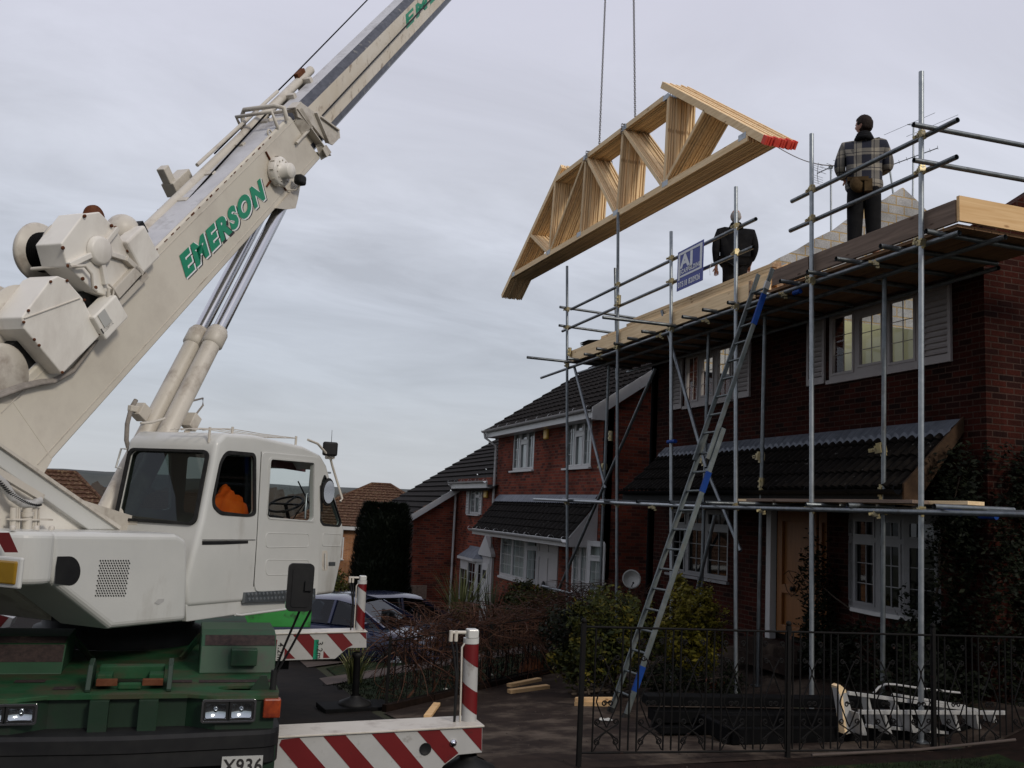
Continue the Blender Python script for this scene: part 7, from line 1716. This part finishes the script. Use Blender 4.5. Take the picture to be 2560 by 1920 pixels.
# ================= CARS =================
def car(label, c, rot, L_=4.3, W_=1.72, H_=1.42, mt='car_navy', est=False):
    t = thing('parked_car', label, 'car', c, 'cars parked on the drive below'); Rm = Matrix.Rotation(rot, 3, 'Z'); c = V(c); P = lambda x, y, z: c+Rm @ V((x, y, z))
    # stations along the length (y: front positive): lower body and cabin lofts
    st = [(-L_/2, .35, .62), (-L_/2+.12, .25, .86), (-L_/2+.6, .22, .94), (-.7, .2, .95), (.6, .2, .93), (L_/2-1.0, .2, .88), (L_/2-.4, .22, .76), (L_/2-.08, .28, .62), (L_/2, .36, .5)]
    if est: st[1] = (-L_/2+.05, .25, .98); st[2] = (-L_/2+.5, .22, 1.0)
    mb = MB(); sec = lambda y, z0, z1, w: [(-w*.86, z0), (-w, z0+.12), (-w*1.0, (z0+z1)/2), (-w*.97, z1-.10), (-w*.86, z1), (0, z1+.02), (w*.86, z1), (w*.97, z1-.10), (w, (z0+z1)/2), (w, z0+.12), (w*.86, z0)]
    vs = []; k = 11
    for y, z0, z1 in st: w = W_/2*(1-.14*(abs(y)/(L_/2))**5); vs += [P(x, y, z) for x, z in sec(y, z0, z1, w)]
    mb.add(vs, [(i*k+j, i*k+(j+1) % k, (i+1)*k+(j+1) % k, (i+1)*k+j) for i in range(len(st)-1) for j in range(k)]+[tuple(range(k)), tuple(range(len(vs)-1, len(vs)-k-1, -1))], True)
    body = mb.build('body', M[mt], t); body.modifiers.new('s', 'SUBSURF').levels = 1
    # cabin: windscreen base front, roof, rear
    cb_ = [(1.05, .90, .72), (.25, H_-.06, .56), (-.15, H_, .55), (-1.05, H_-.03, .55), (-1.35, H_-.10, .55), (-1.95, .92, .66)]
    if est: cb_ = [(1.2, .92, .74), (.35, H_-.05, .60), (-.1, H_, .60), (-1.4, H_-.02, .60), (-1.85, H_-.12, .60), (-2.1, 1.0, .68)]
    def slab(pts, mt2, nm): MB().add([P(*q) for q in pts], [tuple(range(len(pts)))]).build(nm, M[mt2], t)
    y0, y1 = cb_[0][0], cb_[-1][0]; rf = MB(); vs = []
    for (y, z, w) in cb_[1:5]: vs += [P(-w-.02, y, z-.05), P(-w*.85, y, z), P(0, y, z+.025), P(w*.85, y, z), P(w+.02, y, z-.05)]
    rf.add(vs, [(i*5+j, i*5+j+1, i*5+6+j, i*5+5+j) for i in range(3) for j in range(4)], True); rf.build('roof', M[mt], t)
    g = .02
    slab([(-.66, y0-.02, .92), (.66, y0-.02, .92), (.53, cb_[1][0]+.01, cb_[1][1]-.03), (-.53, cb_[1][0]+.01, cb_[1][1]-.03)], 'glass_car', 'windscreen')
    slab([(-.6, y1+.05, .95), (.6, y1+.05, .95), (.52, cb_[4][0], cb_[4][1]-.03), (-.52, cb_[4][0], cb_[4][1]-.03)][::-1], 'glass_car', 'rear_window')
    for s in (-1, 1):
        lo = lambda y: (s*.80, y, .93); hi = lambda y, z: (s*.585, y, z-.06)
        slab([lo(y0-.12), lo(-.12), hi(-.12, H_), hi(cb_[1][0]-.03, cb_[1][1])][::s], 'glass_car', 'side_window'); slab([lo(-.2), lo(-1.0), hi(-1.0, H_-.02), hi(-.2, H_)][::s], 'glass_car', 'side_window'); slab([lo(-1.08), lo(y1+.25), hi(cb_[4][0]+.02, cb_[4][1]), hi(-1.08, H_-.02)][::s], 'glass_car', 'side_window')
        for a, b in ((lo(y0-.02), hi(cb_[1][0]+.02, cb_[1][1])), (lo(-.16), hi(-.16, H_)), (lo(-1.04), hi(-1.04, H_-.02)), (lo(y1+.15), hi(cb_[4][0], cb_[4][1]))): MB().beam(P(*a), P(*b), .05, .07).build('pillar', M[mt], t)
        MB().box(P(s*.95, y0-.35, .98), (.18, .10, .12), Rm @ V((1, 0, 0)), Rm @ V((0, 1, 0))).build('door_mirror', M[mt], t, bevel=.03)
        for y in (-L_/2+.85, L_/2-.85):
            w_ = MB().lathe(P(s*(W_/2-.20), y, .31), Rm @ V((s, 0, 0)), [(.2, 0), (.31, 0), (.31, .19), (.20, .2)], 24).build('wheel', M['rubber'], t); MB().lathe(P(s*(W_/2-.03), y, .31), Rm @ V((s, 0, 0)), [(.001, 0), (.2, .01), (.2, -.04)], 18).build('rim', M['galv_new'], w_)
        MB().box(P(s*.62, L_/2-.10, .63), (.34, .12, .13), Rm @ V((1, 0, 0)), Rm @ V((0, 1, 0))).build('headlight', M['glass_clear'], t, bevel=.03)
    return t
def gcar(px, py, d, H_): p = at(px*D, py*D, d); return p
p = at(768*D, 1296*D, 18.5); car('dark blue saloon car with pale reflecting windscreen, nearest to the crane cab', (p.x+.15, p.y+.6, p.z-1.40), radians(180+52), 4.3)
p = at(850*D, 1282*D, 20.5); car('dark blue estate car parked behind the saloon, in front of the conifer', (p.x+.15, p.y+.3, p.z-1.50), radians(-90+12), 4.6, H_=1.50, est=True)

# ================= THINGS LYING ABOUT =================
def plank(label, a, b, w, h, mt='wood_x', off=0., grp=None, cat='plank'):
    a = V(a); b = V(b); MB().beam(a+Z*(h/2+off), b+Z*(h/2+off), w, h).build('timber_offcut', M[mt], loc=(a+b)/2, label=label, cat=cat, group=grp)
plank('lower of two pale timber offcuts stacked on the drive beside the hedge', G(1272, 1735), G(1370, 1722), .10, .05, off=.01)
plank('upper of two pale timber offcuts stacked on the drive beside the hedge', G(1272, 1728)+Z*.06, G(1348, 1712)+Z*.06, .09, .045)
plank('short pale offcut lying at an angle on the drive near the striped jack', G(1068, 1798), G(1092, 1765), .09, .035, off=.012)
plank('upper pale timber offcut behind the corner post of the iron fence', G(1438, 1765)+Z*.055, G(1530, 1765)+Z*.055, .10, .05)
plank('lower pale timber offcut behind the corner post of the iron fence', G(1438, 1765), G(1532, 1766), .10, .05, off=.008)
plank('broken red brick on the drive under the brace', G(1774, 1724), G(1810, 1718), .09, .06, 'stripe_red' if 0 else 'rust', .02, cat='brick')
# litter
rng = random.Random(91)
for i, (x, y, l) in enumerate([(1116, 1729, 'white paper scrap near the left end of the hedge'), (1225, 1692, 'white paper scrap at the garden edge'), (1033, 1737, 'small pale scrap beside the striped jack'), (1505, 1805, 'white scrap left of the fence post bars'), (1518, 1806, 'crumpled white scrap right of another inside the fence'), (1792, 1642, 'round pale scrap beside the scaffold foot')]):
    p = G(x, y); mb = MB(); vs = [p+V((rng.uniform(-.06, .06), rng.uniform(-.05, .05), rng.uniform(.008, .04))) for _ in range(6)]; c_ = sum(vs, V())/6; vs.sort(key=lambda v: atan2(v.y-c_.y, v.x-c_.x)); mb.add([c_+Z*.03]+vs, [(0, k+1, (k+1) % 6+1) for k in range(6)]); mb.build('paper_scrap', M['plate_white'], loc=p, label=l, cat='litter')
def debris():
    rng = random.Random(77); mb = MB()
    for _ in range(420):
        x = rng.uniform(2.8, 8.4); y = rng.uniform(7.8, 13.5) if rng.random() < .8 else rng.uniform(6.5, 7.7); 
        if y > 12.6+(x-2.7)*.6: continue
        p = V((x, y, gz(x, y)+.014)); s = rng.uniform(.004, .014); mb.box(p, (s, s*rng.uniform(.5, 1.2), s*.5), (rng.uniform(-1, 1), rng.uniform(-1, 1), 0), None or V((0, 0, 1)).cross(V((1, .3, 0))))
    mb.build('rubble_crumbs', M['paving'], kind='stuff')
debris()
def rubble_bag():
    c = G(1330, 1680); t = MB(); n, m = 18, 10; vs = []
    for i in range(m+1):
        for k in range(n): a = 2*pi*k/n; b_ = pi*i/m*.55; r = 1+.15*noise.noise(V((cos(a)*2, sin(a)*2, i*.3))); vs.append(c+V((.18*sin(b_)*cos(a)*r*1.3, .16*sin(b_)*sin(a)*r, .30*cos(b_)*r-.05)))
    t.add(vs, [(i*n+k, (i+1)*n+k, (i+1)*n+(k+1) % n, i*n+(k+1) % n) for i in range(m) for k in range(n)], True).build('rubble_bag', M['rust'], loc=c, label='brown sack slumped at the foot of the hedge', cat='sack')
rubble_bag()
# satellite dish leaning behind the shrubs
c = on(0, 1578, 1448, 7.6); dsh = thing('satellite_dish', 'white satellite dish behind the shrub left of the ladder', 'satellite dish', c)
dn = V((-.25, -.95, .15)).normalized(); dm = MB(); dm.lathe(c, dn, [(.001, 0), (.07, .005), (.13, .02), (.17, .04), (.17, .035), (.001, -.01)], 28); dm.build('dish', M['plate_white'], dsh)
MB().pipe([c-dn*.02, c-dn*.12-Z*.1, V((c.x+.1, c.y+.1, gz(c.x, c.y)))], .018, 8).build('mast', M['galv'], dsh); MB().pipe([c-Z*.15, c+dn*.2-Z*.08], .008, 6).sphere(c+dn*.2-Z*.08, .02).build('feed_arm', M['black'], dsh)
# black fascia boards piled behind the fence
def fpile():
    def pc(nm, label, a, b, w, h, z, mt='pvc_dark', grp='black plastic pieces piled behind the fence'):
        MB().beam(V(a)+Z*z, V(b)+Z*z, w, h).build(nm, M[mt], loc=a, label=label, cat='plastic board', group=grp, bevel=.008)
    g = gz(6, 9)
    pc('plastic_board', 'upper long black plastic board behind the iron fence, reaching the ladder foot', (4.72, 9.25, g), (8.3, 8.75, g), .20, .10, .30)
    pc('plastic_board', 'second long black board right under the top one behind the iron fence', (4.75, 9.15, g), (8.3, 8.62, g), .22, .12, .16)
    pc('plastic_board', 'lowest long black board resting on the drive behind the iron fence', (4.78, 9.10, g), (8.2, 8.55, g), .3, .07, .045)
    pc('plastic_board', 'thin black strip sloping down to the right behind the fence', (5.6, 8.5, g+.08), (8.2, 8.35, g+.02), .1, .04, .05)
    b0 = V((5.18, 8.35, g)); fr = thing('black_frame', 'black plastic frame lying flat behind the fence with a grey panel in it', 'frame', b0); mb = MB()
    q = [(5.18, 8.3), (8.1, 8.1), (8.15, 8.65), (5.22, 8.9)]
    for i in range(4): mb.beam(V((*q[i], g+.13)), V((*q[(i+1) % 4], g+.13)), .07, .16)
    mb.build('frame', M['pvc_dark'], fr, bevel=.01); mb = MB(); mb.add([V((5.25, 8.36, g+.07)), V((7.2, 8.25, g+.05)), V((7.2, 8.5, g+.08)), V((5.25, 8.6, g+.11))], [(0, 1, 2, 3)]); mb.build('panel', M['galv'], fr)
fpile()
# white painted ladder-like steps lying on their side
def white_steps():
    Y = 8.12; P = lambda x, y, Y_=Y: on(1, *cx_(x, y), Y_); b = P(420, 1420); t = thing('white_steps', 'old white wooden steps lying on their side behind the iron fence', 'steps', b)
    def bar(nm, a, b_, w=.03, h=.022, Ya=Y, Yb=None, mt='stripe_white'):
        p = P(*a, Ya); q = P(*b_, Yb or Ya); return MB().beam(p, q, w, h).build(nm, M[mt], t, bevel=.003)
    bar('rail', (415, 1172), (1250, 1285), .035, .035); bar('rail', (485, 1296), (1435, 1300), .035, .04, Y-.15); bar('rail', (530, 1385), (1060, 1430), .035, .03, Y-.02); bar('rail', (700, 1180), (1180, 1260), .025, .025, Y+.10)
    cap = MB().prism([P(*q, Y-.03) for q in ((345, 1130), (365, 1120), (400, 1150), (415, 1200), (470, 1400), (465, 1430), (395, 1440), (380, 1330))], (0, .09, 0)).build('end_board', M['stripe_white'], t, bevel=.004)
    MB().prism([P(*q, Y-.034) for q in ((345, 1130), (365, 1120), (400, 1150), (405, 1170), (360, 1180))], (0, .098, 0)).prism([P(*q, Y-.034) for q in ((365, 1180), (380, 1180), (410, 1440), (395, 1440))], (0, .098, 0)).build('bare_wood', M['wood_z'], cap)
    for x in (480, 645, 810, 950, 1100, 1240, 1350):
        k = 1-(x-480)/2400; a = (x, 1300); MB().prism([P(x, 1302, Y-.16), P(x+14, 1302, Y-.16), P(x+62*k, 1448-(x-480)*.05, Y-.14), P(x+30*k, 1448-(x-480)*.05, Y-.14)], (0, .14, 0)).build('tread', M['stripe_white'], t, bevel=.003)
    for x in (535, 715, 1030, 1180):
        MB().prism([P(x, 1180+(x-415)*.13, Y), P(x+16, 1180+(x-415)*.13, Y), P(x+60, 1380, Y), P(x+40, 1390, Y)], (0, .10, 0)).build('tread', M['stripe_white'], t, bevel=.003)
    MB().pipe([P(*q, Y+.25) for q in ((580, 1175), (615, 1135), (660, 1115), (720, 1118), (900, 1145), (1140, 1172))], .012, 8).build('hand_rail', M['stripe_white'], t)
white_steps()
pg = [on(2, *cx_(180, 1575), gz(6, 7.7)+.03), on(2, *cx_(880, 1540), gz(6, 7.7)+.03), on(2, *cx_(1500, 1475), gz(8, 7.7)+.03)]
MB().pipe(pg, .014, 8).build('grey_pipe', M['paving'], loc=pg[0], label='thin grey pipe lying on the ground along the front of the iron fence', cat='pipe')
# dark roof tiles on the far end of the platform
tq = on(0, 1475, 858, 7.55); tl = thing('tile_stack', 'small stack of dark roof tiles behind the left end of the toe board', 'roof tiles', (7.55, tq.y, zb_+.05)); mb = MB()
for k in range(10): mb.box((7.55+.01*sin(k*2), tq.y+.015*cos(k*3), zb_+.04+(tq.z+.03-zb_-.04)*k/9), (.26, .40+.03*(k % 2), .016), (1, .04*sin(k), .1), (0, 1, 0))
mb.build('tiles', M['tile_mid'], tl)
# operator's wall between the houses and rear fence
f = thing('garden_fence', 'brown boarded fence closing the gap beyond the parked cars', 'fence', (2.5, 30, -1.8)); mb = MB()
for i in range(30): mb.bb((2.3+i*.15, 27.5, gz(3, 27)-.2), (2.44+i*.15, 27.53, gz(3, 27)+1.3))
mb.build('boards', M['board_old'], f)
